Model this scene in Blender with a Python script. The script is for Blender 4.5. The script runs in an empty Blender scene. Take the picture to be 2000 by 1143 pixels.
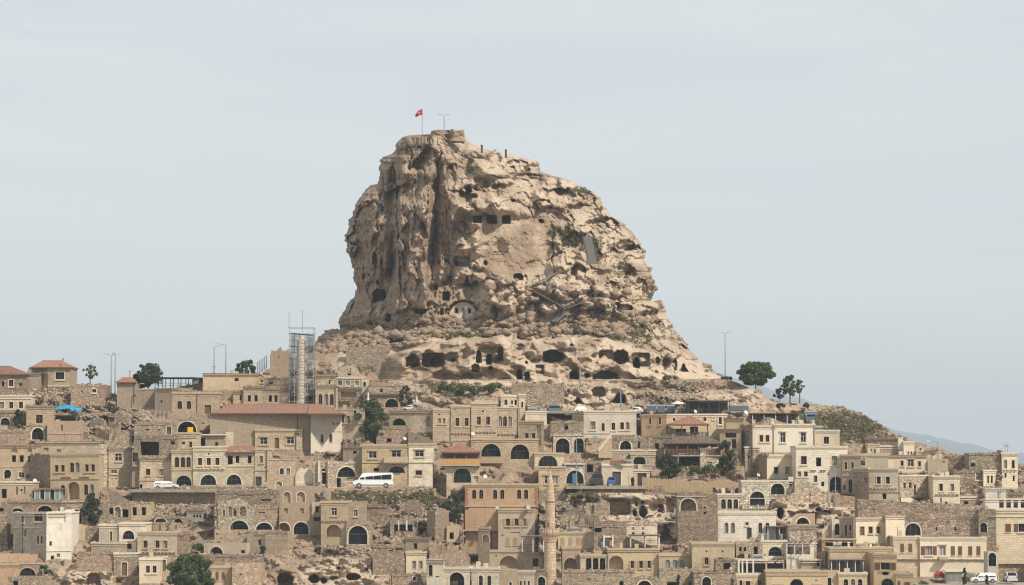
import bpy, math, random
import numpy as np
from mathutils import Vector, Matrix
from mathutils.geometry import delaunay_2d_cdt
random.seed(7); np.random.seed(7)
SC = bpy.context.scene
COL = SC.collection
R = math.radians

# ------------------------------------------------------------------ camera
F = 6000.0                       # focal length in photograph pixels (photograph 2000 x 1143)
ALPHA = math.atan((900 - 571.5) / F)
cam = bpy.data.cameras.new('camera'); camo = bpy.data.objects.new('camera', cam); COL.objects.link(camo)
cam.sensor_width = 36; cam.lens = F / 2000 * 36; cam.clip_start = 1; cam.clip_end = 60000
camo.rotation_euler = (R(90) + ALPHA, 0, 0); SC.camera = camo

# ------------------------------------------------------------------ light
SUN_AZ, SUN_EL = R(48), R(46)    # azimuth measured from "behind the camera" towards the right
sd = Vector((math.sin(SUN_AZ) * math.cos(SUN_EL), -math.cos(SUN_AZ) * math.cos(SUN_EL), math.sin(SUN_EL)))
sl = bpy.data.lights.new('sun', 'SUN'); sl.energy = 4.0; sl.angle = R(3); sl.color = (1.0, .92, .795)
so = bpy.data.objects.new('sun', sl); COL.objects.link(so); so.rotation_euler = sd.to_track_quat('Z', 'Y').to_euler()

W = bpy.data.worlds.new('World'); SC.world = W; W.use_nodes = True
nt = W.node_tree; nt.nodes.clear()
def wn(t, **k):
    n = nt.nodes.new(t)
    for a, b in k.items(): setattr(n, a, b)
    return n
sky = wn('ShaderNodeTexSky', sky_type='NISHITA', sun_disc=False, sun_elevation=SUN_EL, sun_rotation=math.atan2(sd.x, sd.y), altitude=1200, air_density=1.0, dust_density=3.0, ozone_density=1.0)
tc = wn('ShaderNodeTexCoord')
mp = wn('ShaderNodeMapping'); mp.inputs['Scale'].default_value = (2.2, 2.2, 16)
nz = wn('ShaderNodeTexNoise'); nz.inputs['Scale'].default_value = 1.6; nz.inputs['Detail'].default_value = 6; nz.inputs['Roughness'].default_value = .55; nz.inputs['Distortion'].default_value = .6
rp = wn('ShaderNodeMapRange'); rp.inputs[1].default_value = .38; rp.inputs[2].default_value = .66; rp.inputs[3].default_value = .74; rp.inputs[4].default_value = 1.0
mx = wn('ShaderNodeMix', data_type='RGBA')
mx.inputs[7].default_value = (6.65, 6.95, 7.0, 1)      # thin white overcast veil
bg = wn('ShaderNodeBackground'); bg.inputs[1].default_value = .1
wo = wn('ShaderNodeOutputWorld')
L = nt.links.new
L(tc.outputs['Generated'], mp.inputs[0]); L(mp.outputs[0], nz.inputs[0]); L(nz.outputs[0], rp.inputs[0])
L(rp.outputs[0], mx.inputs[0]); L(sky.outputs[0], mx.inputs[6]); L(mx.outputs[2], bg.inputs[0]); L(bg.outputs[0], wo.inputs[0])

SC.view_settings.view_transform = 'Standard'; SC.view_settings.look = 'None'
SC.view_settings.gamma = 1; SC.view_settings.exposure = 0.26; SC.view_settings.use_curve_mapping = False
SC.cycles.max_bounces = 6; SC.cycles.diffuse_bounces = 3; SC.cycles.glossy_bounces = 2; SC.cycles.transmission_bounces = 2
SC.cycles.volume_bounces = 0; SC.cycles.transparent_max_bounces = 6; SC.cycles.use_denoising = True; SC.cycles.filter_width = 1.15; SC.cycles.sample_clamp_indirect = 3

# ------------------------------------------------------------------ picture <-> place
CA, SA = math.cos(ALPHA), math.sin(ALPHA)
def P(px, py, Y):
    """the point at depth Y (metres in front of the camera) seen at photograph pixel (px, py)"""
    dy = (571.5 - py) / F
    yw = CA - dy * SA
    return ((px - 1000) / F * Y / yw, Y, (SA + dy * CA) * Y / yw)
def PA(px, py, Y):
    dy = (571.5 - py) / F; yw = CA - dy * SA
    return np.stack([(px - 1000) / F * Y / yw, Y + 0 * px, (SA + dy * CA) * Y / yw + 0 * px], -1)

# ------------------------------------------------------------------ noise
def hsh(ix, iy, seed):
    M = np.uint64(0xffffffff)
    h = (ix.astype(np.int64).astype(np.uint64) * np.uint64(374761393) + iy.astype(np.int64).astype(np.uint64) * np.uint64(668265263) + np.uint64(seed * 974634777 + 12345)) & M
    h = ((h ^ (h >> np.uint64(13))) * np.uint64(1274126177)) & M
    h = h ^ (h >> np.uint64(16))
    return h.astype(np.float64) / 4294967296.0
def gn(x, y, seed=0):
    ix = np.floor(x); iy = np.floor(y); fx = x - ix; fy = y - iy
    def g(a, b):
        t = hsh(ix + a, iy + b, seed) * 6.28318
        return np.cos(t) * (fx - a) + np.sin(t) * (fy - b)
    u = fx * fx * fx * (fx * (fx * 6 - 15) + 10); v = fy * fy * fy * (fy * (fy * 6 - 15) + 10)
    a = g(0, 0) * (1 - u) + g(1, 0) * u; b = g(0, 1) * (1 - u) + g(1, 1) * u
    return (a * (1 - v) + b * v) * 1.4
def fbm(x, y, o=4, seed=0, gain=.5, ridged=False):
    s = 0; a = 1; t = 0
    for i in range(o):
        n = gn(x * 2 ** i + 17.3 * i, y * 2 ** i + 9.1 * i, seed + i)
        if ridged: n = 1 - 2 * np.abs(n) * 1.6
        s = s + n * a; t += a; a *= gain
    return s / t
def worley(x, y, seed=0, jit=.85):
    ix = np.floor(x); iy = np.floor(y)
    f1 = np.full(x.shape, 9.0); f2 = np.full(x.shape, 9.0); dx = np.zeros(x.shape); dy = np.zeros(x.shape); cid = np.zeros(x.shape)
    for a in (-1, 0, 1):
        for b in (-1, 0, 1):
            h1 = hsh(ix + a, iy + b, seed); h2 = hsh(ix + a, iy + b, seed + 91)
            qx = ix + a + .5 + (h1 - .5) * jit; qy = iy + b + .5 + (h2 - .5) * jit
            ex = x - qx; ey = y - qy; d = np.sqrt(ex * ex + ey * ey)
            m = d < f1
            f2 = np.where(m, f1, np.minimum(f2, d))
            dx = np.where(m, ex, dx); dy = np.where(m, ey, dy); cid = np.where(m, h1, cid); f1 = np.where(m, d, f1)
    return f1, f2, dx, dy, cid
def ss(a, b, x):
    t = np.clip((x - a) / (b - a), 0, 1); return t * t * (3 - 2 * t)

# ------------------------------------------------------------------ object helpers
def tag(o, label=None, cat=None, group=None, kind=None):
    if label: o['label'] = label
    if cat: o['category'] = cat
    if group: o['group'] = group
    if kind: o['kind'] = kind
    return o
def empty(name, loc, rz=0):
    o = bpy.data.objects.new(name, None); COL.objects.link(o); o.location = loc; o.rotation_euler = (0, 0, rz)
    o.empty_display_size = .5
    return o
def link(name, me, parent=None, loc=None):
    o = bpy.data.objects.new(name, me); COL.objects.link(o)
    if parent: o.parent = parent
    if loc is not None: o.location = loc
    return o
def np_mesh(name, V, Fq, mat=None, smooth=False, attrs=None, uv=None):
    """V (n,3), Fq (m,3|4) numpy arrays"""
    me = bpy.data.meshes.new(name)
    V = np.asarray(V, dtype=np.float32); Fq = np.asarray(Fq, dtype=np.int32)
    k = Fq.shape[1]; m = Fq.shape[0]
    me.vertices.add(len(V)); me.vertices.foreach_set('co', V.ravel())
    me.loops.add(m * k); me.loops.foreach_set('vertex_index', Fq.ravel())
    me.polygons.add(m); me.polygons.foreach_set('loop_start', np.arange(0, m * k, k, dtype=np.int32))
    me.polygons.foreach_set('loop_total', np.full(m, k, dtype=np.int32))
    me.update(calc_edges=True)
    if smooth: me.polygons.foreach_set('use_smooth', np.ones(m, dtype=bool))
    if attrs:
        for an, av in attrs.items():
            at = me.attributes.new(an, 'FLOAT', 'POINT'); at.data.foreach_set('value', np.asarray(av, dtype=np.float32).ravel())
    if mat: me.materials.append(mat)
    return me
def grid_faces(n, m, wrap=False):
    i = np.arange(n - 1)[:, None]; j = np.arange(m - 1)[None, :]
    a = (i * m + j).ravel(); b = a + 1; c = a + m + 1; d = a + m
    f = np.stack([a, b, c, d], 1)
    if wrap:
        i = np.arange(n - 1); a = i * m + m - 1; b = i * m; f = np.concatenate([f, np.stack([a, b, b + m, a + m], 1)])
    return f

class MB:
    """collects faces of one mesh; coordinates relative to its house's origin"""
    def __init__(s): s.v = []; s.f = []; s.uv = []
    def poly(s, pts, uvs=None):
        k = len(s.v); s.v += [tuple(p) for p in pts]; s.f.append(tuple(range(k, k + len(pts))))
        if uvs is None:
            a = Vector(pts[1]) - Vector(pts[0]); b = Vector(pts[-1]) - Vector(pts[0]); n = a.cross(b)
            if abs(n.z) > max(abs(n.x), abs(n.y)): uvs = [(p[0], p[1]) for p in pts]
            elif abs(n.x) > abs(n.y): uvs = [(p[1], p[2]) for p in pts]
            else: uvs = [(p[0], p[2]) for p in pts]
        s.uv += list(uvs)
    def hexa(s, c):          # 8 corners: bottom 0-3 ccw, top 4-7
        for q in ((0, 3, 2, 1), (4, 5, 6, 7), (0, 1, 5, 4), (1, 2, 6, 5), (2, 3, 7, 6), (3, 0, 4, 7)): s.poly([c[i] for i in q])
    def box(s, x0, x1, y0, y1, z0, z1):
        s.hexa([(x0, y0, z0), (x1, y0, z0), (x1, y1, z0), (x0, y1, z0), (x0, y0, z1), (x1, y0, z1), (x1, y1, z1), (x0, y1, z1)])
    def fbox(s, fr, u0, u1, w0, w1, z0, z1):   # box in a facade frame: u along, w outward
        q = [(u0, w1, z0), (u1, w1, z0), (u1, w0, z0), (u0, w0, z0), (u0, w1, z1), (u1, w1, z1), (u1, w0, z1), (u0, w0, z1)]
        s.hexa([fr(*p) for p in q])
    def prism(s, fr, pts, w0, w1, caps=True):  # pts ccw in (u,z) seen from outside; w1 is the outer face
        n = len(pts)
        if caps:
            s.poly([fr(p[0], w1, p[1]) for p in pts], [(p[0], p[1]) for p in pts])
            s.poly([fr(p[0], w0, p[1]) for p in pts][::-1])
        for i in range(n):
            a, b = pts[i], pts[(i + 1) % n]
            s.poly([fr(b[0], w1, b[1]), fr(a[0], w1, a[1]), fr(a[0], w0, a[1]), fr(b[0], w0, b[1])])
    def tube(s, a, b, r0, r1=None, n=6, cap=True):
        a = Vector(a); b = Vector(b); r1 = r0 if r1 is None else r1
        d = (b - a).normalized(); t = d.orthogonal().normalized(); q = d.cross(t)
        A = [a + (t * math.cos(6.28318 * i / n) + q * math.sin(6.28318 * i / n)) * r0 for i in range(n)]
        B = [b + (t * math.cos(6.28318 * i / n) + q * math.sin(6.28318 * i / n)) * r1 for i in range(n)]
        for i in range(n):
            j = (i + 1) % n; s.poly([A[i], A[j], B[j], B[i]])
        if cap: s.poly(A[::-1]); s.poly(B)
    def lathe(s, prof, n=16, c=(0, 0, 0)):
        P_ = [[(c[0] + r * math.cos(6.28318 * i / n), c[1] + r * math.sin(6.28318 * i / n), c[2] + z) for i in range(n)] for r, z in prof]
        for k in range(len(prof) - 1):
            for i in range(n):
                j = (i + 1) % n
                u0, u1 = i * prof[k][0] * 6.28 / n, (i + 1) * prof[k][0] * 6.28 / n
                s.poly([P_[k][i], P_[k][j], P_[k + 1][j], P_[k + 1][i]], [(u0, prof[k][1]), (u1, prof[k][1]), (u1, prof[k + 1][1]), (u0, prof[k + 1][1])])
        s.poly(P_[0][::-1]); s.poly(P_[-1])
    def build(s, name, mat, parent=None, smooth=False, color=None):
        if not s.v: return None
        me = bpy.data.meshes.new(name); me.from_pydata(s.v, [], s.f)
        uvl = me.uv_layers.new(name='UVMap'); uvl.data.foreach_set('uv', np.array(s.uv, dtype=np.float32).ravel())
        me.materials.append(mat)
        if smooth: me.shade_smooth()
        o = link(name, me, parent)
        if color: o.color = tuple(color) if len(color) == 4 else (*color, .8)
        return o

# ------------------------------------------------------------------ materials
class NT:
    def __init__(s, name, rough=.9, spec=.2):
        s.m = bpy.data.materials.new(name); s.m.use_nodes = True; s.t = s.m.node_tree; s.b = s.t.nodes['Principled BSDF']
        s.b.inputs['Roughness'].default_value = rough; s.b.inputs['Specular IOR Level'].default_value = spec
    def n(s, t, ins=None, **k):
        n = s.t.nodes.new(t)
        for a, b in k.items(): setattr(n, a, b)
        for a, b in (ins or {}).items():
            if isinstance(b, bpy.types.NodeSocket): s.t.links.new(b, n.inputs[a])
            else: n.inputs[a].default_value = b
        return n
    def mix(s, fac, a, b, mode='MIX'):
        n = s.n('ShaderNodeMix', data_type='RGBA', blend_type=mode)
        for i, v in ((0, fac), (6, a), (7, b)):
            if isinstance(v, bpy.types.NodeSocket): s.t.links.new(v, n.inputs[i])
            else: n.inputs[i].default_value = v if i == 0 else (*v, 1) if len(v) == 3 else v
        return n.outputs[2]
    def mr(s, v, a, b, c=0, d=1):
        return s.n('ShaderNodeMapRange', {0: v, 1: a, 2: b, 3: c, 4: d}).outputs[0]
    def noise(s, vec, scale, det=4, rough=.55, dist=0):
        return s.n('ShaderNodeTexNoise', {'Vector': vec, 'Scale': scale, 'Detail': det, 'Roughness': rough, 'Distortion': dist}).outputs[0]
    def vor(s, vec, scale, feat='F1', out=0, rnd=1):
        return s.n('ShaderNodeTexVoronoi', {'Vector': vec, 'Scale': scale, 'Randomness': rnd}, feature=feat).outputs[out]
    def mapp(s, vec, sc=(1, 1, 1), loc=(0, 0, 0)):
        return s.n('ShaderNodeMapping', {'Vector': vec, 'Scale': sc, 'Location': loc}).outputs[0]
    def math(s, op, a, b=0.0, c=0.0):
        return s.n('ShaderNodeMath', {0: a, 1: b, 2: c}, operation=op).outputs[0]
    def bump(s, h, dist, st=1, prev=None):
        i = {'Height': h, 'Distance': dist, 'Strength': st}
        if prev is not None: i['Normal'] = prev
        return s.n('ShaderNodeBump', i).outputs[0]
    def done(s, col, nrm=None):
        s.t.links.new(col, s.b.inputs['Base Color'])
        if nrm is not None: s.t.links.new(nrm, s.b.inputs['Normal'])
        return s.m
    def attr(s, a): return s.n('ShaderNodeAttribute', attribute_name=a).outputs['Fac']
def simple(name, col, rough=.6, spec=.3, metal=0, var=0.0, vs=2.0):
    t = NT(name, rough, spec); t.b.inputs['Metallic'].default_value = metal
    if var:
        o = t.n('ShaderNodeTexCoord').outputs['Object']; n = t.noise(o, vs, 5, .65)
        return t.done(t.mix(t.mr(n, .3, .7), [c * (1 - var) for c in col], [min(1, c * (1 + var)) for c in col]))
    t.b.inputs['Base Color'].default_value = (*col, 1)
    return t.m

def mat_wall(name, kind):
    """masonry tinted by each object's own colour"""
    t = NT(name, .93, .12)
    uv = t.n('ShaderNodeUVMap').outputs[0]; oc = t.n('ShaderNodeObjectInfo'); base = oc.outputs['Color']; rnd = oc.outputs['Random']; age = oc.outputs['Alpha']; A_ = lambda x: t.math('MULTIPLY', x, age)
    off = t.n('ShaderNodeVectorMath', {0: uv, 1: t.n('ShaderNodeCombineXYZ', {0: t.math('MULTIPLY', rnd, 37.0), 1: t.math('MULTIPLY', rnd, 11.0)}).outputs[0]}, operation='ADD').outputs[0]
    big = t.noise(off, .35, 5, .62); med = t.noise(off, 1.7, 5, .65); fine = t.noise(off, 11, 3, .6)
    streak = t.noise(t.mapp(off, (2.6, .35, 1)), 1.0, 5, .65)
    if kind == 'ash':
        wob = t.n('ShaderNodeVectorMath', {0: off, 1: t.n('ShaderNodeVectorMath', {0: t.n('ShaderNodeTexNoise', {'Vector': off, 'Scale': .8}).outputs[1], 3: .05}, operation='SCALE').outputs[0]}, operation='ADD').outputs[0]
        br = t.n('ShaderNodeTexBrick', {'Vector': wob, 'Color1': (.60, .59, .57, 1), 'Color2': (1.2, 1.18, 1.14, 1), 'Mortar': (.55, .51, .46, 1), 'Scale': 1.0, 'Mortar Size': .03, 'Mortar Smooth': .3, 'Bias': .2, 'Brick Width': .85, 'Row Height': .38})
        c = t.mix(t.math('MULTIPLY_ADD', age, .35, .35), base, br.outputs[0], 'MULTIPLY'); h = t.math('MULTIPLY', br.outputs[1], -1.0); hd = .03
    elif kind == 'pla':
        p = t.vor(off, .33, 'F1', 1)
        sp = t.n('ShaderNodeSeparateColor', {0: p}); q = t.mr(sp.outputs[0], 0, 1, .90, 1.07); c = t.mix(1, base, t.n('ShaderNodeCombineColor', {0: q, 1: q, 2: q}).outputs[0], 'MULTIPLY'); h = fine; hd = .02
    else:
        sc = 2.6 if kind == 'rub' else 1.6
        w = t.n('ShaderNodeVectorMath', {0: off, 1: t.n('ShaderNodeVectorMath', {0: t.n('ShaderNodeTexNoise', {'Vector': off, 'Scale': 3.0}).outputs[1], 3: .12}, operation='SCALE').outputs[0]}, operation='ADD').outputs[0]
        w = t.mapp(w, (1, 1.45, 1))
        cell = t.vor(w, sc, 'F1', 1); edge = t.vor(w, sc, 'DISTANCE_TO_EDGE', 0)
        sep = t.n('ShaderNodeSeparateColor', {0: cell})
        v = t.mr(sep.outputs[0], 0, 1, .48, 1.35)
        c = t.mix(1, base, t.n('ShaderNodeCombineColor', {0: v, 1: v, 2: v}).outputs[0], 'MULTIPLY')
        pale = t.mr(sep.outputs[1], .84, .86)
        c = t.mix(t.math('MULTIPLY', pale, .5), c, (.62, .56, .45))
        pink = t.mr(sep.outputs[2], .7, .75)
        c = t.mix(t.math('MULTIPLY', pink, .4), c, (.34, .20, .14))
        c = t.mix(t.math('MULTIPLY', t.mr(edge, .0, .07, 1, 0), .55), c, (.10, .08, .06)); h = t.mr(edge, 0, .16); hd = .1
    c = t.mix(A_(t.mr(big, .36, .68, .0, .5 if kind != 'pla' else .36)), c, (.29, .225, .16), 'MIX')
    c = t.mix(A_(t.mr(streak, .54, .74, 0, .5)), c, (.14, .11, .085))
    worn = t.noise(off, .62, 6, .72, .5); c = t.mix(A_(t.mr(worn, .585, .64, 0, .6)), c, t.mix(t.noise(off, 6, 3, .7), (.16, .12, .085), (.42, .33, .23)))
    c = t.mix(t.mr(med, .35, .7, 0, .22), c, (.75, .66, .52), 'MIX')
    c = t.mix(t.mr(fine, .35, .65, .0, .75), c, t.mix(1, c, (.74, .71, .68), 'MULTIPLY')); sp2 = t.noise(off, 2.9, 4, .75); c = t.mix(A_(t.mr(sp2, .60, .68, 0, .55)), c, (.17, .135, .10)); c = t.mix(A_(t.mr(sp2, .40, .33, 0, .4)), c, (.66, .57, .44))
    nrm = t.bump(h, hd, .8); nrm = t.bump(med, .06, .5, nrm)
    return t.done(c, nrm)
WALL = {k: mat_wall('masonry_' + k, k) for k in ('ash', 'pla', 'rub', 'blk')}

def mat_rock(name, ground=False):
    t = NT(name, .95, .1)
    o = t.n('ShaderNodeTexCoord').outputs['Object']
    pale, veg, dark, rub = t.attr('pale'), t.attr('veg'), t.attr('dark'), t.attr('rub')
    n1 = t.noise(o, .14, 6, .62); n2 = t.noise(o, .75, 6, .68); n3 = t.noise(o, 3.2, 4, .7)
    vs = t.noise(t.mapp(o, (.5, .5, .07)), 1.0, 6, .7)
    pits = t.vor(o, 1.1, 'F1', 0)
    br = t.mix(t.mr(n2, .3, .7), (.20, .143, .103), (.345, .255, .182))
    pl = t.mix(t.mr(n2, .3, .7), (.40, .315, .23), (.53, .43, .33))
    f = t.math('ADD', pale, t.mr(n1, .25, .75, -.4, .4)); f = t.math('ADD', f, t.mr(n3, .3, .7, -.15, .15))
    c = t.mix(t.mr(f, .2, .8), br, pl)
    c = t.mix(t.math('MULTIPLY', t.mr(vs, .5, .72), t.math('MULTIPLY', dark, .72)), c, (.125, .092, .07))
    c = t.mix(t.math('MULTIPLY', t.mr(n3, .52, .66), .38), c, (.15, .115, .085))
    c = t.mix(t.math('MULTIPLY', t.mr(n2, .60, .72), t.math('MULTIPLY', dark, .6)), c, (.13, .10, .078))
    # rubble stones
    w = t.mapp(o, (1, 1, 1.35))
    cell = t.vor(w, 1.5, 'F1', 1); edge = t.vor(w, 1.5, 'DISTANCE_TO_EDGE', 0)
    sep = t.n('ShaderNodeSeparateColor', {0: cell})
    st = t.mix(sep.outputs[0], (.16, .115, .085), (.48, .39, .29))
    st = t.mix(t.mr(edge, 0, .09, .8, 0), st, (.08, .062, .046))
    c = t.mix(t.mr(t.math('ADD', rub, t.mr(n1, .3, .7, -.25, .25)), .35, .65), c, st)
    # vegetation
    vcol = t.mix(t.mr(n3, .35, .65), (.075, .078, .036), (.19, .165, .085))
    vcol = t.mix(t.mr(n1, .4, .65), vcol, (.22, .17, .09))
    vf = t.math('ADD', veg, t.mr(n2, .3, .7, -.5, .5))
    c = t.mix(t.mr(vf, .42, .6), c, vcol)
    nrm = t.bump(n2, .3, .4); nrm = t.bump(n3, .12, .6, nrm)
    nrm = t.bump(pits, .15, .3, nrm)
    nrm = t.bump(t.math('MULTIPLY', t.mr(edge, 0, .25), rub), .3, .8, nrm)
    return t.done(c, nrm)
M = {}
M['rock'] = mat_rock('tuff_rock'); M['ground'] = mat_rock('hillside_earth', True)
M['glass'] = simple('dark_glass', (.014, .016, .02), .4, .08)
M['teal'] = simple('teal_glass', (.17, .24, .23), .3, .5)
M['wood'] = simple('brown_wood', (.16, .085, .05), .7, .2, 0, .35, 6)
M['lwood'] = simple('pale_wood', (.40, .29, .175), .7, .2, 0, .3, 5)
M['mauve'] = simple('mauve_paint', (.20, .13, .125), .7)
M['white'] = simple('white_paint', (.60, .57, .52), .6, .3, 0, .1)
M['trim'] = simple('dressed_stone', (.60, .53, .42), .9, .1, 0, .22, 3)
M['tan_trim'] = simple('tan_dressed_stone', (.46, .36, .25), .9, .1, 0, .22, 3)
M['dark_trim'] = simple('weathered_stone_cap', (.22, .175, .135), .95, .1, 0, .3, 2)
M['metal'] = simple('galvanised_steel', (.32, .34, .36), .45, .5, .6)
M['dmetal'] = simple('dark_steel', (.06, .062, .065), .5, .4, .3)
M['roofing'] = simple('flat_roof_screed', (.30, .26, .21), .95, .1, 0, .25, 1.2)
M['concrete'] = simple('grey_concrete', (.36, .34, .31), .9, .1, 0, .2, 1.2)
def mat_tile():
    t = NT('roof_tile', .85, .2); uv = t.n('ShaderNodeUVMap').outputs[0]; oc = t.n('ShaderNodeObjectInfo').outputs['Color']
    w = t.n('ShaderNodeTexWave', {'Vector': uv, 'Scale': 1.1, 'Distortion': .6, 'Detail': 2.0}, bands_direction='X').outputs[1]
    br = t.n('ShaderNodeTexBrick', {'Vector': uv, 'Color1': (.7, .7, .7, 1), 'Color2': (1.25, 1.2, 1.15, 1), 'Mortar': (.4, .4, .4, 1), 'Scale': 1.0, 'Mortar Size': .02, 'Brick Width': .3, 'Row Height': .4})
    n = t.noise(uv, .5, 5, .65)
    c = t.mix(.9, oc, br.outputs[0], 'MULTIPLY'); c = t.mix(t.mr(n, .35, .65, 0, .6), c, (.22, .14, .10)); c = t.mix(t.mr(t.noise(uv, 2.2, 4, .7), .5, .7, 0, .5), c, (.42, .27, .19))
    return t.done(c, t.bump(w, .08, .8))
M['tile'] = mat_tile(); M['curtain'] = simple('curtain_behind_glass', (.30, .29, .27), .5, .2)
def mat_leaf(name, a, b):
    t = NT(name, .75, .2)
    o = t.n('ShaderNodeTexCoord').outputs['Object']; g = t.n('ShaderNodeNewGeometry')
    n = t.noise(o, .9, 3, .6); r = g.outputs['Random Per Island']
    c = t.mix(t.math('ADD', t.math('MULTIPLY', n, .6), t.math('MULTIPLY', r, .45)), a, b)
    t.done(c)
    tr = t.n('ShaderNodeBsdfTranslucent', {0: c}); mx_ = t.n('ShaderNodeMixShader', {0: .22, 1: t.b.outputs[0], 2: tr.outputs[0]})
    t.t.links.new(mx_.outputs[0], t.t.nodes['Material Output'].inputs[0])
    return t.m
M['leaf'] = mat_leaf('green_leaves', (.03, .05, .02), (.15, .19, .075))
M['leafd'] = mat_leaf('dark_leaves', (.028, .038, .022), (.10, .12, .06))
M['leafo'] = mat_leaf('olive_leaves', (.075, .072, .038), (.23, .20, .115))
M['bark'] = simple('bark', (.13, .10, .075), .95, .1, 0, .3, 4)
# ------------------------------------------------------------------ houses
HOUSES = []
COLS = {'cream': (.66, .575, .435), 'pale': (.73, .665, .55), 'white': (.76, .72, .64), 'tan': (.49, .375, .25), 'warm': (.54, .40, .235), 'orange': (.52, .335, .20), 'brown': (.31, .225, .16),
        'grey': (.37, .31, .24), 'stuc': (.36, .285, .21), 'pink': (.42, .29, .215), 'stone': (.45, .36, .26), 'dstone': (.33, .26, .19), 'yel': (.60, .475, .295), 'ctan': (.60, .505, .375), 'ggrey': (.42, .385, .33)}
def B(corners, top, base, feats='', wall='ash', col='cream', dep=8.0, jag=0.0, cap='trim', dy=None, roof=None, ex=(), hollow=False):
    return dict(c=corners, top=top, base=base, f=feats, wall=wall, col=col, dep=dep, jag=jag, cap=cap, dy=dy, roof=roof, ex=ex)
def H(label, *blocks, name='stone_house', cat='house', group=None):
    HOUSES.append((label, blocks, name, cat, group))
def block_Y(b):
    xs = [c[0] if isinstance(c, tuple) else c for c in b['c']]
    q = np.linspace(min(xs), max(xs), 7)
    return float(terrY(q, np.full(7, float(b['base']))).min()) - .6
ANCH = []
def resolve():
    rs = random.Random(11); allb = []
    for label, blocks, *_ in HOUSES:
        Y0 = None; bb = blocks[0]['c'][0]; x00 = bb[0] if isinstance(bb, tuple) else bb; wid = blocks[0]['c'][-1]; wid = (wid[0] if isinstance(wid, tuple) else wid) - x00
        slope = 0 if any(b['ex'] or b['roof'] for b in blocks) or wid > 90 else rs.choice([-.38, -.22, -.1, 0, .12, .25, .4])
        for b in blocks:
            if b['dy'] is not None: b['Y'] = (Y0 or block_Y(b)) + b['dy']
            elif Y0 is None or abs(b['base'] - base0) > 14: b['Y'] = block_Y(b)
            else: b['Y'] = Y0
            if Y0 is None: Y0 = b['Y']; base0 = b['base']
            b['c'] = [(c if isinstance(c, tuple) else (c, 0.0)) for c in b['c']]
            xs = [c[0] for c in b['c']]; tp = b['top'] if not isinstance(b['top'], list) else min(p[1] for p in b['top'])
            if slope and not any(c[1] for c in b['c']): b['c'] = [(c[0], slope * (c[0] - x00) * b['Y'] / F) for c in b['c']]
            b['x0'], b['x1'], b['tp'] = min(xs), max(xs), tp; allb.append(b)
    allb.sort(key=lambda b: b['tp'])
    for i, a in enumerate(allb):
        for c in allb[:i]:
            ov = min(a['x1'], c['x1']) - max(a['x0'], c['x0'])
            if ov > 3 and a['tp'] > c['tp'] + .5 and c['base'] > a['tp'] + 3:
                xm = (min(a['x1'], c['x1']) + max(a['x0'], c['x0'])) / 2
                f = lambda b: b['Y'] + float(np.interp(xm, [q[0] for q in b['c']], [q[1] for q in b['c']]))
                d = f(c) - .9 - f(a)
                if d < 0: a['Y'] += d
    for b in allb:
            tp = b['tp']
            for (xa, oa), (xb, ob) in zip(b['c'], b['c'][1:]):
                for q in range(4):
                    f0, f1 = q / 4, (q + 1) / 4; ANCH.append((xa + (xb - xa) * f0, xa + (xb - xa) * f1, tp, b['base'], b['Y'] + oa + (ob - oa) * (q + .5) / 4))
def arch_pts(u0, u1, z0, z1, pointed=False, n=8):
    w = (u1 - u0) / 2; r = min(w * (1.15 if pointed else 1), (z1 - z0) * .98); zs = z1 - r; cu = (u0 + u1) / 2
    pts = [(u0, z0), (u1, z0)]
    for i in range(n + 1):
        a = math.pi * i / n; x = math.cos(a); y = math.sin(a)
        if pointed: y = y ** .85 * (1 if abs(x) > .01 else 1.0)
        pts.append((cu + w * x, zs + r * y))
    return pts
def grow(pts, d):
    c = (sum(p[0] for p in pts) / len(pts), sum(p[1] for p in pts) / len(pts)); n = len(pts); out = []
    for i in range(n):
        a = Vector(pts[i - 1]); p = Vector(pts[i]); b = Vector(pts[(i + 1) % n])
        e1 = (p - a); e2 = (b - p)
        if e1.length < 1e-6: e1 = e2
        if e2.length < 1e-6: e2 = e1
        n1 = Vector((e1.y, -e1.x)).normalized(); n2 = Vector((e2.y, -e2.x)).normalized(); m = (n1 + n2)
        if m.length < .2: m = n1
        m.normalize(); out.append(tuple(p + m * d / max(.5, m.dot(n1))))
    return out
def SHUT(b):
    x = b['c'][0][0]; return M['wood'] if x > 1690 or x < 700 else M['mauve'] if 1600 < x <= 1690 else M['lwood']
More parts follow.
